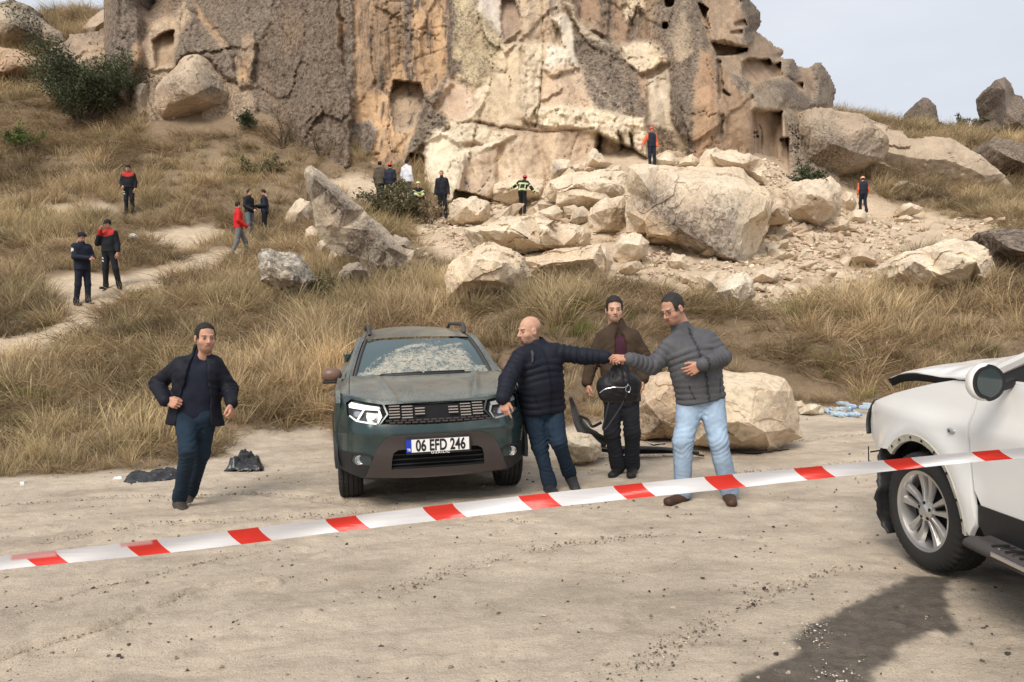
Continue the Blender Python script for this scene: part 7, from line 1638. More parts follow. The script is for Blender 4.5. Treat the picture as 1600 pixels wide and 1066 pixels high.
mb = MB(); mb.tube([(-.42, .32, 1.084), (-.02, .292, 1.098)], .009, 5); mb.obj('wiper', M_BLKP, G, True); mb = MB(); mb.tube([(.0, .292, 1.096), (.40, .335, 1.094)], .009, 5); mb.obj('wiper', M_BLKP, G, True)
for sx in (-.30, .22): mb = MB(); mb.box((sx, .20, 1.098), (.014, .010, .006)); mb.obj('washer_jet', M_BLKP, G, bevel=.003)
def roof(U, Vv):
    hw = .53 + .03 * np.sin(np.pi * Vv); x = (U * 2 - 1) * hw; c = 1 - (x / hw) ** 2; return x, .90 + 2.2 * Vv, 1.405 + .085 * np.sin(np.pi * np.clip(Vv * .75 + .05, 0, 1)) + .055 * c * np.clip(Vv * 8, .3, 1)
gridsurf('roof', roof, 40, 30, M_GREEN, G)
mb = MB(); mb.box((0, 3.33, .75), (.80, .03, .45)); mb.obj('tailgate', M_GREEN, G, bevel=.02)
mb = MB(); mb.box((0, 1.6, .33), (.70, 1.9, .09)); mb.box((0, -.35, .52), (.5, .3, .18)); mb.box((0, 0, .6), (.60, .42, .22)); mb.obj('underbody', M_VOID, G)
# number plate
yp = float(yf(np.array([0.]), np.array([.56]))[0]) - .045
pl = MB(); pl.box((0, yp + .006, .557), (.268, .006, .066)); po = pl.obj('number_plate', M_BLKP, G, bevel=.003)
q = MB(); q.box((.012, yp - .003, .563), (.238, .003, .052)); q.obj('plate_face', M_SIGW, po)
q = MB(); q.box((-.248, yp - .003, .563), (.021, .003, .052)); q.obj('plate_band', M_BLUE, po)
text_obj('plate_lettering', '06 EFD 246', .128, M_INK, po, (.014, yp - .007, .560), (math.pi / 2, 0, 0), .66, .001, sp=1.02)
text_obj('country_letters', 'TR', .030, M_SIGW, po, (-.248, yp - .007, .532), (math.pi / 2, 0, 0), .8, .001)
text_obj('dealer_lettering', 'ÖZKILIÇ', .022, M_SIGW, po, (.01, yp - .002, .500), (math.pi / 2, 0, 0), 1.5, .001, sp=1.3)

# ---------------- white car at right, heading away, damaged front
K = empty('damaged_white_car', (0, 0, 0), 'white car cut by the right edge with a buckled bonnet and missing front bumper', 'car'); K.location = (2.55, 4.45, 0); kx, ky = 2.55, 4.45
def xl(y, z):   # left side surface in world x, relative to K
    y = y + ky
    x = 2.445 + .10 * np.clip((z - .80) / .42, 0, 1) ** 1.6 + .06 * np.clip((y - 4.80) / .40, 0, 1.1) ** 2.2 + .02 * np.clip((.55 - z) / .2, 0, 1) - .018 * np.exp(-((z - .92) / .05) ** 2)
    wf = np.hypot((y - 4.45), (z - .345)); x = x - .030 * np.exp(-((wf - .50) / .09) ** 2) * (y > 3.9) * (z > .2)
    return x - kx
R0 = lambda P_: [(y - ky, z) for y, z in P_]
archw = [(4.45 + .435 * math.cos(a), .345 + .445 * math.sin(a)) for a in np.linspace(math.radians(40), math.radians(178), 20)]
fend = [(5.04, .955), (5.10, .88), (5.14, .80), (5.12, .71), (5.00, .635), (4.90, .66)] + archw[1:] + [(3.955, .34), (3.905, .42), (3.93, .60), (3.975, .80), (3.985, 1.05), (3.99, 1.19), (4.07, 1.185), (4.40, 1.125), (4.60, 1.08), (4.80, 1.03), (4.93, .99)]
panel('front_wing', R0(fend), xl, 0, .03, M_WHITE, K, sp=.035, axis='x')
M_EDGE = simple('grimy_primer', (.50, .48, .40), .7, .35, 25, .3, .002)
flange = [(4.45 + .455 * math.cos(a), .345 + .465 * math.sin(a)) for a in np.linspace(math.radians(44), math.radians(182), 26)] + [(4.45 + .415 * math.cos(a), .345 + .425 * math.sin(a)) for a in np.linspace(math.radians(182), math.radians(44), 26)]
fl = panel('arch_flange', R0(flange), xl, -.004 + .010, .02, M_EDGE, K, sp=.035, axis='x')
hb = MB()
for a in np.radians([52, 66, 84, 100, 118, 138, 158, 172]):
    y_, z_ = 4.45 + .437 * math.cos(a), .345 + .447 * math.sin(a); x_ = float(xl(np.array([y_ - ky]), np.array([z_]))[0]) - .008; V_, F_ = lathe([(0, .009), (-.003, .008), (-.003, 0)], 10); hb.add([(x_ + u, y_ - ky + v, z_ + w) for u, v, w in V_], F_)
hb.obj('bolt_holes', M_VOID, K)
door = [(3.975, 1.19), (3.97, 1.05), (3.96, .80), (3.915, .60), (3.875, .52), (2.75, .55), (2.72, 1.20), (3.3, 1.19)]
dr = panel('front_door', R0([(y - .008, z) for y, z in door]), xl, 0, .03, M_WHITE, K, sp=.05, axis='x')
panel('rear_door', R0([(2.70, 1.20), (2.74, .55), (1.75, .57), (1.55, .9), (1.6, 1.2)]), xl, 0, .03, M_WHITE, K, sp=.08, axis='x')
mb = MB(); mb.box((2.425 - kx, 3.05 - ky, .98), (.014, .11, .016)); mb.obj('door_handle', M_WHITE, dr, bevel=.006)
panel('rear_quarter', R0([(1.70, .57), (1.6, .45), (1.50, .70), (1.25, .76), (1.0, .55), (.92, .4), (.70, .42), (.66, .7), (.7, 1.2), (1.58, 1.2), (1.53, .9)]), xl, 0, .03, M_WHITE, K, sp=.1, axis='x')
panel('door_cladding', R0([(3.885, .525), (3.90, .42), (3.86, .37), (1.65, .37), (1.72, .56), (2.75, .545)]), xl, .008, .05, M_BLKP, K, sp=.08, axis='x')
# running board with tread pad and bright edge
S = SDF((2.27 - kx, 2.9 - ky, .27), (2.56 - kx, 3.95 - ky, .44), .010)
S.cone((2.37 - kx, 3.80 - ky, .352), (2.37 - kx, 2.5 - ky, .352), .034, .034, .02, (1., 0, 0), 1.9); S.cone((2.46 - kx, 3.80 - ky, .352), (2.46 - kx, 2.5 - ky, .352), .034, .034, .02, (1., 0, 0), 1.5); V_, F_ = S.mesh()
sbd = link('running_board', build_mesh('running_board', V_, F_, [M_GRYP], True), K)
mb = MB(); mb.box((2.40 - kx, 2.4 - ky, .352), (.09, .56, .03)); mb.obj('board_rear', M_GRYP, sbd)
mb = MB(); mb.box((2.305 - kx, 3.05 - ky, .366), (.006, .52, .012)); mb.obj('board_trim', M_CHROME, sbd, bevel=.003)
for j in range(16):
    mb = MB(); mb.box((2.385 - kx, 3.62 - .05 * j - ky, .389), (.042, .008, .004)); mb.obj('tread_strip', M_CHROME if j % 2 else M_BLKP, sbd)
# wheel, liner, torn plastic
make_wheel(K, (2.555 - kx, 0, .350), .355, .225, .232, -1, math.radians(5))
make_wheel(K, (4.03 - kx, 0, .350), .355, .225, .232, 1)
for xx, f_ in ((2.60, -1), (4.03, 1)): make_wheel(K, (xx - kx, 1.35 - ky, .350), .355, .225, .232, f_)
def liner(U, Vv):
    a = math.radians(20) + U * math.radians(150); R_ = .425 + .012 * fbm2(U * 9, Vv * 4, 3, 9); return 2.50 - kx + .42 * Vv, R_ * np.cos(a), .345 + R_ * np.sin(a)
gridsurf('wheel_liner', liner, 40, 12, M_VOID, K)
def flap(U, Vv):
    z = .66 - .55 * U; y = 4.86 + .05 * np.sin(U * 9) * .4 - .05 * U + .03 * fbm2(U * 5, Vv * 3, 3, 4); x = 2.385 + .03 * np.sin(U * 7 + 1) * (1 - Vv) + .02 * fbm2(U * 14, Vv * 0, 2, 8) + .35 * Vv; return x - kx, y - ky, z
gridsurf('torn_liner', flap, 60, 14, M_BLKP, K, solid=.006)
r9 = random.Random(3); mb = MB()
for j in range(9): p0 = np.array([2.47 + r9.uniform(0, .2) - kx, 4.93 - ky + r9.uniform(-.1, .1), .66]); mb.tube([p0, p0 + [r9.uniform(-.04, .04), r9.uniform(-.04, .04), -.03], p0 + [r9.uniform(-.06, .06), r9.uniform(-.06, .06), -.03 - r9.uniform(.0, .05)]], .006, 5)
mb.box((2.60 - kx, 4.95 - ky, .66), (.10, .05, .025)); mb.tube([(2.43 - kx, 5.06 - ky, .64), (2.43 - kx, 5.06 - ky, .53)], .004, 5); mb.obj('broken_brackets', M_VOID, K)
# engine bay, front structure
mb = MB(); mb.box((3.30 - kx, 4.50 - ky, .80), (.70, .44, .22)); mb.box((3.3 - kx, 4.96 - ky, .72), (.66, .06, .20)); mb.box((3.3 - kx, 5.05 - ky, .55), (.62, .05, .05)); mb.obj('engine_bay', M_VOID, K, bevel=.02)
# buckled bonnet
ey_, ez_ = [3.99, 4.15, 4.35, 4.51, 4.66, 4.81, 4.95], [1.195, 1.178, 1.172, 1.176, 1.172, 1.155, 1.115]
def hood(U, Vv):
    yy = 3.99 + (.97) * Vv; bow = .20 * np.sin(np.pi * np.clip(U, 0, 1)) * Vv; z = np.interp(yy, ey_, ez_); s_ = np.sin(np.pi * np.clip(U, 0, 1)) ** .7
    z = z + s_ * (.075 + .05 * (1 - Vv)) + .025 * s_ * np.sin(Vv * 5 + U * 2) + .010 * fbm2(U * 6, Vv * 4, 3, 5); x = 2.505 + 1.58 * U + .03 * Vv * (1 - 2 * U); return x - kx, yy + bow - ky, z
gridsurf('bonnet', hood, 70, 40, M_WHITE, K, solid=.012)
def hoodlip(U, Vv):
    yy = 4.05 + .90 * U; z = np.interp(yy, ey_, ez_) - .008 - .045 * Vv; return 2.515 + .03 * Vv - kx + 0 * U, yy - ky, z
gridsurf('bonnet_inner_edge', hoodlip, 30, 4, M_VOID, K, solid=.004)
# headlamp sliver
def lamp(U, Vv):
    y = 5.15 - .11 * Vv + .05 * np.sin(np.pi * Vv) ; return (2.475 + .30 * U - kx), (y + .01 + .10 * np.sin(U * 1.5) - ky), (.71 + .25 * Vv)
gridsurf('headlight', lamp, 14, 14, M_LAMPD, K, solid=.01)
# greenhouse
mb = MB(); mb.tube([(2.545 - kx, 3.99 - ky, 1.185), (2.62 - kx, 3.55 - ky, 1.38), (2.74 - kx, 3.10 - ky, 1.56), (2.78 - kx, 2.6 - ky, 1.60), (2.80 - kx, 1.5 - ky, 1.60), (2.74 - kx, .75 - ky, 1.25)], .035, 8); mb.obj('roof_pillar', M_WHITE, K, True)
mb = MB(); mb.tube([(2.575 - kx, 4.02 - ky, 1.20), (2.66 - kx, 3.56 - ky, 1.40), (2.78 - kx, 3.12 - ky, 1.575)], .012, 6); mb.obj('windscreen_seal', M_VOID, K, True)
def wsr(U, Vv): return 2.60 + .16 * Vv + (1.38 - .32 * Vv) * U - kx, 4.03 - .95 * Vv + .12 * np.sin(np.pi * U) - ky, 1.205 + .38 * Vv
gridsurf('windscreen', wsr, 20, 12, M_GLASS, K)
gwx = lambda y, z: 2.548 + .50 * np.clip(z - 1.19, -.02, .5) - kx
panel('side_window', R0([(3.93, 1.185), (3.50, 1.36), (3.12, 1.52), (2.6, 1.56), (1.6, 1.55), (.95, 1.19)]), gwx, 0, .01, M_GLASS, K, sp=.12, axis='x')
panel('window_trim', R0([(3.965, 1.175), (3.955, 1.20), (3.76, 1.215), (3.70, 1.205), (.95, 1.205), (.95, 1.175)]), gwx, .012, .02, M_BLKP, K, sp=.12, axis='x')
panel('mirror_triangle', R0([(3.94, 1.19), (3.60, 1.325), (3.58, 1.20)]), gwx, .010, .02, M_BLKP, K, sp=.1, axis='x')
def rf(U, Vv): return 2.79 + 1.02 * U - kx, 3.10 - 2.2 * Vv - ky, 1.585 + .05 * np.sin(np.pi * U) + .02 * np.sin(np.pi * Vv)
gridsurf('roof', rf, 20, 20, M_WHITE, K, solid=.02, flip=True)
panel('right_side', R0([(5.0, .99), (5.1, .7), (4.9, .6)] + archw + [(3.95, .34), (.9, .34), (.66, .7), (.7, 1.2), (4.0, 1.19)]), lambda y, z: 4.135 - kx - .1 * np.clip((z - .8) / .4, 0, 1), 0, .03, M_WHITE, K, sp=.2, axis='x', sign=-1)
mb = MB(); mb.box((3.3 - kx, .72 - ky, .80), (.72, .04, .42)); mb.obj('tailgate', M_WHITE, K, bevel=.03)
mb = MB(); mb.box((3.3 - kx, 2.6 - ky, .42), (.76, 1.9, .10)); mb.obj('underbody', M_VOID, K)
# mirror
S = SDF((2.19 - kx, 3.48 - ky, 1.06), (2.52 - kx, 3.86 - ky, 1.36), .007)
S.ell((2.330 - kx, 3.65 - ky, 1.198), np.array([[1, .35, 0], [-.35, 1, .15], [0, -.15, 1]]) / 1.06, (.084, .080, .090), .0); S.plane((0, 3.625 - ky, 0), (0, -1., 0), .01); V_, F_ = S.mesh()
mo = link('mirror', build_mesh('mirror', V_, F_, [M_WHITE], True), K)
cir = lambda a, b, n=30: [(2.328 - kx + a * (math.cos(t) * (1 + .12 * math.cos(t))), 1.196 + b * math.sin(t) * (1 - .12 * (math.cos(t) < 0))) for t in np.linspace(0, 2 * math.pi, n + 1)[:-1]]
mb = MB(); mb.tube([(2.38 - kx, 3.68 - ky, 1.165), (2.46 - kx, 3.72 - ky, 1.165), (2.56 - kx, 3.75 - ky, 1.19)], .026, 8); mb.obj('mirror_arm', M_BLKP, mo, True)
panel('mirror_housing', cir(.080, .092), lambda x, z: 3.625 - ky + 0 * x, .006, .03, M_BLKP, mo, sp=.03)
M_MGL = simple('mirror_glass', (.035, .05, .05), .05, .3, 8, spec=.8)  # dark green reflection of the car side painted in as base colour
panel('mirror_glass', cir(.062, .074), lambda x, z: 3.625 - ky + 0 * x, .010, .004, M_MGL, mo, sp=.03)
# side repeater
rp = MB(); V_, F_ = lathe([(0, .030), (-.006, .028), (-.010, .020), (-.012, 0)], 24); xx = float(xl(np.array([4.115 - ky]), np.array([.885]))[0]); rp.add([(x + xx + .002, y * 1.25 + 4.115 - ky, z * .62 + .885) for x, y, z in V_], F_); ro_ = rp.obj('side_repeater', M_LENS, K, True)
rp = MB(); V_, F_ = lathe([(-.011, .008), (-.014, .006), (-.014, 0)], 12); rp.add([(x + xx, y + 4.115 - ky, z + .885) for x, y, z in V_], F_); rp.obj('bulb', M_LAMPD, ro_)
# ------------------------------------------------------------------ people on the hillside
def stand(px, ph, pf, face, lab, looks, pose=None, D=None, group=None, name='person', up=0):
    P = ray_ground(px, pf, 8) if D is None else at(px, pf, D)
    d = float((P - CAMP) @ _f); hgt_ = (pf - ph) * d / F; s = hgt_ / looks.pop('tall', 1.77); a = math.radians(face)
    f = np.array([math.sin(a), -math.cos(a), 0]); sd_ = np.array([math.cos(a), math.sin(a), 0]); z = np.array([0, 0, 1.0])
    J = dict(N=(0, 0, 1.47), H=(0, .03, 1.64), SL=(.165, 0, 1.43), SR=(-.165, 0, 1.43), EL=(.215, -.03, 1.14), ER=(-.215, -.03, 1.14), WL=(.22, .06, .89), WR=(-.22, .06, .89), HL=(.085, 0, .93), HR=(-.085, 0, .93), KL=(.10, .03, .51), KR=(-.10, .03, .51), AL=(.11, 0, .09), AR=(-.11, 0, .09), TL=(.13, .17, .09), TR=(-.13, .17, .09))
    J.update(pose or {})
    Jw = {k: P + s * (v[0] * sd_ + v[1] * f + (v[2] + up) * z) for k, v in J.items()}
    hf = looks.pop('look', None); fd = f if hf is None else unit(f * hf[1] + sd_ * hf[0] + z * hf[2])
    lk = dict(h=.017, hh=.010, hd=.0085, detail=False, s=s, face=fd, fwd=f, joff=.026, toff=.014, stubble=.2, shoe=(.02, .02, .02)); lk.update(looks)
    return figure(Jw, lk, lab, group)
RED = (.42, .035, .03); NV = (.016, .02, .034); BK = (.014, .015, .019); LIME = (.55, .62, .30); ORG = (.72, .13, .05)
def yoke(col, zf=.30, cuff=None):
    def p(V, C, J, mS, mH, up, side, fwd):
        L = np.linalg.norm(mS - mH); t = (V - mH) @ up / L; lat = np.abs((V - mS) @ side)
        m = (t > 1 - zf * .8 + .55 * lat) & (lat < .20); C[m] = col; return C
    return p
def stripes(where):
    def p(V, C, J):
        for a in where:
            ax = unit(J['K' + a] - J['H' + a]); q = (V - J['H' + a]) @ ax; dist = np.linalg.norm(np.cross(V - J['H' + a], ax), axis=1); L = np.linalg.norm(J['K' + a] - J['H' + a])
            lat = (V - J['H' + a]) @ unit(J['S' + a] - (J['SL'] + J['SR']) / 2)
            m = (dist < .16) & (lat > .015) & (q > .25 * L) & (q < .62 * L) & (((q + .4 * lat) % .075) < .030); C[m] = (.62, .62, .60)
        return C
    return p
def firegear(V, C, J, mS, mH, up, side, fwd):
    t = (V - mH) @ up; L = np.linalg.norm(mS - mH); lat = (V - mH) @ side; core = np.abs(lat) < .19
    C[core & (np.abs(t - .22 * L) < .035)] = LIME; C[core & (np.abs(t - .78 * L) < .030)] = LIME
    C[core & (np.abs(np.abs(lat) - .10) < .018) & (t > .22 * L) & (t < .8 * L)] = LIME
    for a in 'LR':
        for fr, (j0, j1) in ((.55, ('S', 'E')), (.45, ('E', 'W')), (.9, ('E', 'W'))):
            p = J[j0 + a] * (1 - fr) + J[j1 + a] * fr; ax = unit(J[j1 + a] - J[j0 + a]); r_ = V - p; q = r_ @ ax; m = (np.abs(q) < .022) & (np.linalg.norm(r_, axis=1) < .11); C[m] = LIME
    return C
def orange_arms(V, C, J, mS, mH, up, side, fwd):
    for a in 'LR':
        for j0, j1 in (('S', 'E'), ('E', 'W')):
            A, B_ = J[j0 + a], J[j1 + a]; ba = B_ - A; t = np.clip((V - A) @ ba / (ba @ ba), 0, 1); dd = np.linalg.norm(V - A - t[:, None] * ba, axis=1); m = (dd < .105) & (((V - mS) @ unit(J['S' + a] - mS)) > .155); C[m] = ORG
    return C
def patch(V, C, J, mS, mH, up, side, fwd):
    p = J['SR'] * .62 + J['ER'] * .38 + unit(J['SR'] - mS) * .07; C[np.linalg.norm(V - p, axis=1) < .045] = (.6, .6, .62); return C
GP = 'officers standing on the left slope'
stand(131, 363, 477, 62, 'officer in navy jacket and dark beret looking down at his phone', dict(jacket=NV, jmat=M_CLOTH, trousers=NV, cap='beret', covered=True, capcol=(.015, .016, .02), hem=.08, paint=patch, look=(0, 1, -.55)), dict(WL=(.06, .33, 1.13), EL=(.23, .05, 1.16), WR=(-.04, .32, 1.12), ER=(-.22, .06, 1.15), HL=(.085, 0, .93), AR=(-.10, -.14, .09), TR=(-.11, .03, .09), KR=(-.1, -.03, .5)))
stand(173, 343, 452, -8, 'officer in black and red uniform holding a hand to his mouth', dict(jacket=BK, trousers=BK, jmat=M_CLOTH, cap='peaked', covered=True, capcol=(.02, .02, .022), paint=yoke(RED), tpaint=stripes('R'), hem=.0, look=(0, 1, -.2)), dict(ER=(-.24, .10, 1.16), WR=(-.08, .20, 1.46), WL=(.27, .05, .90), AL=(.24, .0, .09), TL=(.34, .10, .09), KL=(.18, .03, .5), AR=(-.13, 0, .09)))
stand(203, 258, 335, 10, 'officer in black uniform with red shoulders standing alone highest on the left slope', dict(jacket=BK, trousers=BK, jmat=M_CLOTH, cap='peaked', covered=True, capcol=(.02, .02, .022), paint=yoke(RED), tpaint=stripes('R'), hem=.0), dict(WR=(-.18, .16, .98), ER=(-.25, -.02, 1.14)))
stand(374, 315, 402, 120, 'man in bright red jacket and grey trousers walking up the path', dict(jacket=(.55, .02, .022), trousers=(.16, .165, .17), hem=.02, collar_h=.05, shoe=(.03, .03, .035)), dict(AL=(.08, .25, .13), TL=(.08, .40, .12), KL=(.09, .22, .52), AR=(-.09, -.25, .09), TR=(-.09, -.1, .09), KR=(-.09, -.06, .5), WL=(.24, .02, .90), WR=(-.2, .22, .96)))
stand(391, 296, 372, 75, 'man in black jacket and grey jeans behind the man in red', dict(jacket=BK, trousers=(.13, .155, .18), hem=.02), dict(WL=(.1, .25, 1.05), WR=(-.15, .25, 1.0)))
stand(415, 296, 370, -80, 'man in navy jacket and black trousers facing the man in red', dict(jacket=NV, trousers=BK, hem=.05, look=(0, 1, -.4)), dict(WL=(.05, .32, 1.12), WR=(-.05, .32, 1.1), AL=(.1, -.12, .09), TL=(.1, .04, .09)))
stand(595, 252, 322, 165, 'man in olive-brown hooded jacket seen from behind above the bush', dict(jacket=(.095, .075, .055), trousers=NV, hood=True, hem=.08, jmat=M_CLOTH), D=28.2)
stand(611, 255, 322, 170, 'rescuer in navy jacket and red helmet seen from behind between two men', dict(jacket=NV, trousers=NV, cap='helmet', capcol=(.62, .04, .035), covered=True, hem=.04), D=28.0)
stand(637, 249, 320, 150, 'man in white hooded jacket seen from behind beside the cliff opening', dict(jacket=(.72, .73, .76), trousers=(.09, .085, .06), hood=True, hem=.06), D=28.3)
stand(653, 287, 330, 20, 'crouching figure in dark gear with a lime helmet beside the cliff opening', dict(jacket=BK, trousers=BK, cap='helmet', capcol=(.50, .58, .22), covered=True, paint=firegear, tall=1.15, hem=0, stubble=0), dict(N=(0, .12, .92), H=(0, .18, 1.07), SL=(.165, .1, .88), SR=(-.165, .1, .88), HL=(.09, -.08, .42), HR=(-.09, -.08, .42), KL=(.16, .30, .50), KR=(-.16, .30, .50), AL=(.12, .05, .09), AR=(-.12, .05, .09), TL=(.14, .22, .09), TR=(-.14, .22, .09), EL=(.22, .25, .68), ER=(-.22, .25, .68), WL=(.1, .42, .60), WR=(-.1, .42, .60)), D=27.9)
stand(692, 267, 341, -5, 'bearded man in open black jacket standing below the cliff with hands at his sides', dict(jacket=BK, trousers=BK, shirt=(.02, .024, .035), open=(.04, .09, 0), beard=.9, hem=.10, joff=.03, hood=True), dict(WL=(.25, .06, .88), WR=(-.25, .06, .88)))
stand(817, 270, 335, 165, 'firefighter in red helmet and lime-striped jacket climbing the rubble with arms spread', dict(jacket=BK, trousers=BK, cap='helmet', capcol=(.62, .03, .03), covered=True, paint=firegear, hem=.02), dict(N=(-.06, .08, 1.40), H=(-.10, .14, 1.55), SL=(.14, .08, 1.40), SR=(-.22, .08, 1.35), EL=(.36, .1, 1.22), WL=(.56, .14, 1.16), ER=(-.42, .05, 1.06), WR=(-.55, .05, .84), KL=(.10, .14, .52), AL=(.12, .05, .12), AR=(-.10, -.08, .09)), D=27.6)
stand(1019, 199, 263, 8, 'rescuer in navy and orange jacket and red helmet standing in the cliff doorway', dict(jacket=NV, trousers=NV, cap='helmet', capcol=(.68, .07, .05), covered=True, paint=orange_arms, hem=.02), dict(ER=(-.32, .02, 1.18), WR=(-.44, .12, .98), WL=(.24, .1, .86)), D=29.0)
pr, *_ = stand(1349, 276, 333, 175, 'rescuer in pale orange helmet and navy jacket with orange sides walking away at right', dict(jacket=NV, trousers=NV, cap='helmet', capcol=(.72, .38, .22), covered=True, paint=orange_arms, hem=.02), dict(AL=(.08, .14, .12), KL=(.09, .14, .52), AR=(-.10, -.14, .09)), D=26.4)
# ------------------------------------------------------------------ barrier tape
M_TP = NB('tape_plastic'); s = M_TP
u = s.attr('u', 'Fac'); fr = s.math('FRACT', u); isr = s.math('LESS_THAN', fr, .315)
c = s.mix(isr, (.80, .80, .82), (.78, .045, .03)); c = s.mix(s.math('MULTIPLY', s.attr('pink', 'Fac'), 1.0), c, (.82, .42, .42))
s.fin(c, .28, s.bump(s.noise(6, 3, .5, None, 0, (1, 1, 14)), .25, .01), .5)
trn = s.n('BsdfTranslucent'); s.l(c, trn.inputs[0]); mx = s.n('MixShader'); mx.inputs[0].default_value = .35; s.l(s.b.outputs[0], mx.inputs[1]); s.l(trn.outputs[0], mx.inputs[2]); s.l(mx.outputs[0], s.out.inputs[0])
TT = np.array([(-1400, 1035, 1057), (-260, 905, 925), (-120, 886, 908), (0, 869, 890), (95, 859, 881), (230, 845, 868), (385, 826, 850), (512, 811, 833), (705, 787, 811), (814, 775, 798), (965, 758.5, 781.5), (1110, 744, 767), (1252, 731, 751.5), (1392, 718, 736), (1530, 705, 721), (1600, 699.5, 716), (1760, 690, 706)], float)
xs = np.arange(-1400, 1761, 5.0); top = np.interp(xs, TT[:, 0], TT[:, 1]); bot = np.interp(xs, TT[:, 0], TT[:, 2])
ker = np.ones(25) / 25; sm = lambda a: np.convolve(np.pad(a, 12, 'edge'), ker, 'valid'); top, bot = sm(top), sm(bot)
dep = np.interp(xs, [-1400, 0, 800, 1400, 1600, 1760], [3.9, 3.72, 3.70, 3.42, 3.26, 3.1])
rows = 7; Vt = []; Ut = []; Pk = []
for j in range(rows):
    v = j / (rows - 1); yy = top * (1 - v) + bot * v; dd = dep + .010 * np.sin(v * 3.1) + .012 * np.sin(xs / 37. + v * 2) * v + .02 * (v - .5) * np.sin(xs / 190.)
    Vt.append(atA(xs, yy, dd)); Ut.append(np.interp(xs - 22 * v ** 1.3, [-1403, -1243, -1083, -923, -763, -603, -443, -283, -123, 35, 195, 355, 508, 660, 810, 958, 1100, 1240, 1380, 1518, 1655, 1790], np.arange(-2, 20.))); Pk.append(sstep(.42, .36, np.full(len(xs), v)) * ((xs > 18) & (xs < 88)) + sstep(.25, .2, np.full(len(xs), v)) * ((xs > 188) & (xs < 238)))
Vt = np.stack(Vt, 1).reshape(-1, 3); me = build_mesh('barrier_tape', Vt, gridfaces(len(xs), rows), [s.m], True, {'u': np.stack(Ut, 1).ravel(), 'pink': np.stack(Pk, 1).ravel()})
tag(link('barrier_tape', me), 'red and white striped barrier tape stretched across the whole foreground', 'barrier tape')
# ------------------------------------------------------------------ black bag hanging from the clasped hands
M_BAG = simple('bag_fabric', (.012, .012, .015), .55, .2, 40, .4, .004, spec=.35)
bc = at(966, 600, 6.62); bg = empty('black_bag', bc, 'black drawstring backpack with dangling straps held between the two men', 'bag')
S = SDF(bc - .30, bc + .30, .008); S.cone(at(950, 604, 6.64), at(984, 602, 6.64), .105, .105, .06); S.cone(at(946, 618, 6.62), at(988, 618, 6.62), .055, .06, .05); S.cone(at(972, 590, 6.62), at(968, 566, 6.58), .10, .022, .06); S.cone(at(955, 590, 6.62), at(966, 570, 6.58), .05, .02, .04)
S.crease(at(968, 585, 6.6), .10, np.array([.9, 0, .3]), .012, .05, 2); S.crease(at(975, 605, 6.6), .13, np.array([.3, 0, .9]), .007, .06, 5); S.rough(.010, 9, 31, 3)
V_, F_ = S.mesh(); link('bag_body', build_mesh('bag_body', V_ - bc, F_, [M_BAG], True), bg)
def strap(pts, r_, mat, nm, flat=False):
    P_ = np.array([at(*p) - bc for p in pts]); t = np.linspace(0, 1, len(P_)); tt = np.linspace(0, 1, len(P_) * 5); Q = np.stack([np.interp(tt, t, P_[:, i]) for i in range(3)], 1)
    for _ in range(3): Q[1:-1] = (Q[:-2] + Q[2:] + 2 * Q[1:-1]) / 4
    mb = MB(); mb.tube(Q, r_, 6); return mb.obj(nm, mat, bg, True)
strap([(966, 560, 6.48), (961, 568, 6.5), (953, 578, 6.52), (948, 590, 6.5)], .007, M_BAG, 'strap'); strap([(972, 560, 6.48), (978, 570, 6.5), (984, 582, 6.5)], .007, M_BAG, 'strap')
strap([(984, 604, 6.5), (974, 630, 6.5), (958, 655, 6.5), (946, 672, 6.5), (941, 671, 6.5), (947, 650, 6.5), (952, 628, 6.52)], .010, M_BAG, 'strap')
strap([(937, 614, 6.5), (945, 608, 6.49), (960, 605, 6.47), (976, 606, 6.47), (982, 602, 6.48)], .0035, M_CHROME, 'zip')
strap([(981, 600, 6.47), (986, 606, 6.46), (983, 614, 6.46), (977, 610, 6.46), (981, 600, 6.47)], .004, M_CHROME, 'clip')
# ------------------------------------------------------------------ car debris by the rocks
def ribbon(name, pts, w, mat, parent=None, thick=.006, label=None, cat=None, up=None):
    P_ = np.array(pts); n = len(P_); t = np.linspace(0, 1, n); tt = np.linspace(0, 1, n * 6); Q = np.stack([np.interp(tt, t, P_[:, i]) for i in range(3)], 1)
    for _ in range(4): Q[1:-1] = (Q[:-2] + Q[2:] + 2 * Q[1:-1]) / 4
    ws = np.interp(tt, t, w) if hasattr(w, '__len__') else np.full(len(tt), w); V = []
    for i, p in enumerate(Q):
        d = unit(Q[min(i + 1, len(Q) - 1)] - Q[max(i - 1, 0)]); sd_ = unit(np.cross(d, up if up is not None else [0, 1, .3])); 
        for k in range(4): e = k / 3 - .5; V.append(p + sd_ * e * ws[i] + np.cross(d, sd_) * (.25 * ws[i] * (abs(e) * 2) ** 2))
    c0 = Q.mean(0) if parent is None else np.array(parent.location); me = build_mesh(name, np.array(V) - c0, gridfaces(len(Q), 4), [mat], True); o = link(name, me, parent, c0 if parent is None else None)
    md = o.modifiers.new('solid', 'SOLIDIFY'); md.thickness = thick
    if label: tag(o, label, cat)
    return o
ribbon('bumper_piece', [at(891, 620, 8.6), at(896, 636, 8.6), at(903, 658, 8.55), at(915, 676, 8.5), at(932, 686, 8.45), at(948, 690, 8.4)], [.03, .06, .10, .16, .20, .14], M_BLKP, label='curved black bumper piece standing up behind the cream boulder', cat='car part')
ribbon('bumper_piece', [at(930, 700, 8.3), at(960, 698, 8.3), at(1000, 698, 8.3), at(1045, 700, 8.3), at(1075, 704, 8.2), at(1100, 712, 8.1)], [.10, .22, .24, .18, .12, .04], M_BLKP, label='long flat black bumper strip lying under the orange-tan rock', cat='car part', up=[0, .4, 1])
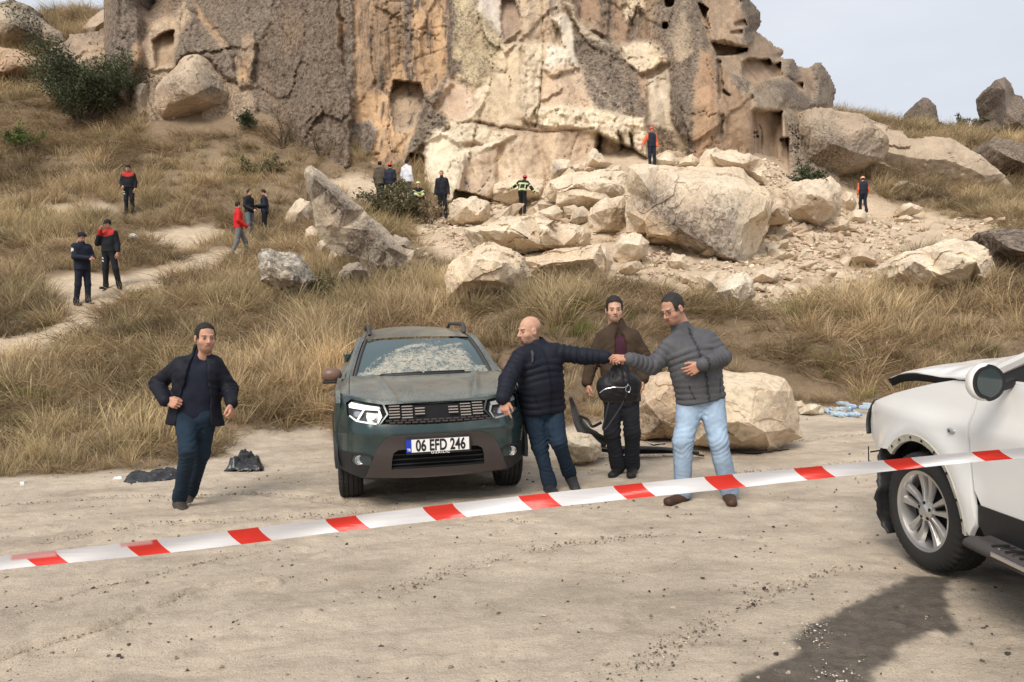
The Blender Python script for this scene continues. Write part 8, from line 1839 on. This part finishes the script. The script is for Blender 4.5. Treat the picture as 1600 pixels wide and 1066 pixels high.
ribbon('grey_trim_piece', [at(1058, 706, 8.05), at(1075, 703, 8.05), at(1092, 706, 8.0)], [.05, .10, .07], M_GRYP, label='grey plastic car fragment between the legs of the man in grey', cat='car part', up=[0, .5, 1])
ribbon('silver_trim_piece', [at(1010, 690, 8.2), at(1020, 694, 8.15), at(1040, 692, 8.15)], [.03, .06, .03], M_CHROME, label='crumpled silver trim lying on the black bumper strip', cat='car part', up=[0, .5, 1])
ribbon('rubber_strip', [at(1145, 704, 8.4), at(1165, 708, 8.3), at(1190, 708, 8.3), at(1215, 704, 8.4), at(1232, 702, 8.5)], .03, M_BLKP, label='thin black rubber strip at the foot of the large squarish block', cat='car part', up=[0, .5, 1])
ribbon('broken_strut', [at(905, 650, 8.5), at(918, 655, 8.45), at(925, 668, 8.4), at(940, 660, 8.4)], .03, M_BLKP, label='broken black bracket beside the curved bumper piece', cat='car part')
# crumpled black sheets and litter
def crumple(name, poly, mat, h, lab, cat, seed):
    w = np.array([onz(*p)[:2] for p in poly]); x0, y0 = w.min(0); x1, y1 = w.max(0); n = 46; X, Y = np.meshgrid(np.linspace(x0, x1, n), np.linspace(y0, y1, n), indexing='ij'); sd_ = pdist(X, Y, [tuple(q) for q in w]) + .02 * fbm2(X * 14, Y * 14, 3, seed)
    Z = hgt(X, Y) + .006 + h * sstep(0, -.08, sd_) * (.45 + .9 * np.clip(ridge2(X * 7, Y * 7, 3, seed), 0, 1)) + .012 * fbm2(X * 30, Y * 30, 2, seed); keep_ = (sd_ < 0)
    c0 = np.array([w[:, 0].mean(), w[:, 1].mean(), 0]); Fq = gridfaces(n, n); Fq = Fq[keep_.ravel()[Fq].all(1)]
    me = build_mesh(name, np.stack([X, Y, Z], -1).reshape(-1, 3) - c0, Fq, [mat], True); bm = bmesh.new(); bm.from_mesh(me); bmesh.ops.delete(bm, geom=[v for v in bm.verts if not v.link_faces], context='VERTS'); bm.to_mesh(me); bm.free()
    o = link(name, me, None, c0); md = o.modifiers.new('solid', 'SOLIDIFY'); md.thickness = .004; return tag(o, lab, cat)
M_SHEET = simple('black_sheet', (.016, .017, .019), .28, .3, 20, .5, .01, spec=.6)
crumple('plastic_sheet', [(192, 752), (200, 742), (225, 740), (262, 736), (290, 738), (276, 748), (240, 752), (205, 756)], M_SHEET, .06, 'long crumpled black plastic sheet at the grass edge behind the running man', 'plastic sheet', 3)
crumple('plastic_sheet', [(349, 737), (362, 726), (382, 715), (400, 718), (414, 728), (410, 735), (385, 737)], M_SHEET, .13, 'rounded crumpled black plastic sheet between the running man and the green car', 'plastic sheet', 5)
M_PAPER = simple('white_litter', (.72, .72, .70), .6, .1)
crumple('paper_scrap', [(176, 750), (180, 744), (191, 743), (192, 748)], M_PAPER, .01, 'flat white scrap left of the long black sheet', 'litter', 7)
crumple('paper_scrap', [(28, 759), (31, 754), (40, 754), (38, 760)], M_PAPER, .01, 'small white scrap near the left edge by the grass', 'litter', 8)
Pb = ray_ground(210, 376, 10); S = SDF(Pb - .35, Pb + .35, .02); S.ell(Pb + [0, 0, .10], np.eye(3), (.17, .12, .12), 0); S.rough(.06, 7, 5, 3); V_, F_ = S.mesh(); tag(link('plastic_bag', build_mesh('plastic_bag', V_ - Pb, F_, [M_PAPER], True), None, Pb), 'white plastic bag lying in the grass right of the officers', 'bag')
mb = MB(); q = [onz(54, 856), onz(62, 853), onz(74, 854), onz(82, 851), onz(93, 852)]; mb.tube([p + [0, 0, .012] for p in q], [.004, .007, .008, .006, .003], 6); c0 = q[2].copy(); mb.V = [tuple(np.array(v) - c0) for v in mb.V]; tag(mb.obj('twig', M_BARK, None, True, c0), 'dark twig lying on the dirt just above the tape at far left', 'twig')
# water bottles heap
M_BOT = bpy.data.materials.new('bottle_plastic'); M_BOT.use_nodes = True; b_ = M_BOT.node_tree.nodes['Principled BSDF']; b_.inputs['Base Color'].default_value = (.62, .78, .90, 1); b_.inputs['Roughness'].default_value = .08; b_.inputs['Transmission Weight'].default_value = .55; b_.inputs['IOR'].default_value = 1.2
M_CAP = simple('bottle_cap', (.05, .22, .60), .4)
Vb, Fb = lathe([(0, 0), (0, .030), (.01, .034), (.05, .034), (.06, .030), (.07, .034), (.11, .034), (.12, .030), (.13, .034), (.165, .032), (.195, .015), (.21, .013)], 20, 'z'); meb = build_mesh('bottle_body', np.array(Vb), Fb, [M_BOT], True)
Vb, Fb = lathe([(.208, .015), (.225, .015), (.226, 0)], 14, 'z'); mec = build_mesh('cap', np.array(Vb), Fb, [M_CAP], True)
rb = random.Random(9)
for k in range(16):
    px, py = rb.uniform(1290, 1348), rb.uniform(640, 654); P = onz(px, py); ro_ = empty('water_bottle', P + [0, 0, .035 + (.06 if k > 10 else 0)], 'clear blue water bottle in the heap on the dirt beside the low cream stone', 'bottle', 'water bottles heaped at the foot of the bank')
    ro_.rotation_euler = (math.pi / 2 + rb.uniform(-.15, .15), rb.uniform(-.2, .2), rb.uniform(0, 6.28)); bo = link('bottle_body', meb, ro_); link('cap', mec, bo)
# sunglasses hanging on the bald man's collar
mb = MB(); g0 = at(832, 553, 6.55)
for dz in (0, 16): mb.ell = None; mb.tube([at(831 + dz * .1, 548 + dz * .2, 6.53), at(832, 556 + dz * .6, 6.52), at(833, 563 + dz * .2, 6.53)], .010, 6)
mb.V = [tuple(np.array(v) - g0) for v in mb.V]; tag(mb.obj('sunglasses', M_LAMPD, None, True, g0), 'dark sunglasses hooked on the bald man\'s jacket front', 'sunglasses')

rz_ = np.random.default_rng(44); q = np.array([onz(rz_.normal(1272, 16), rz_.normal(990, 12)) for _ in range(150)] + [onz(rz_.normal(1310, 22), rz_.normal(1052, 9)) for _ in range(60)] + [onz(rz_.uniform(900, 1150), rz_.uniform(700, 760)) for _ in range(160)] + [onz(rz_.uniform(0, 300), rz_.uniform(745, 765)) for _ in range(60)])
scatter_chips('debris_bits', q + [0, 0, .004], .003 + .007 * rz_.random(len(q)) ** 3, 9, [(.66, .60, .50), (.08, .07, .06), (.72, .70, .66), (.30, .25, .2)])
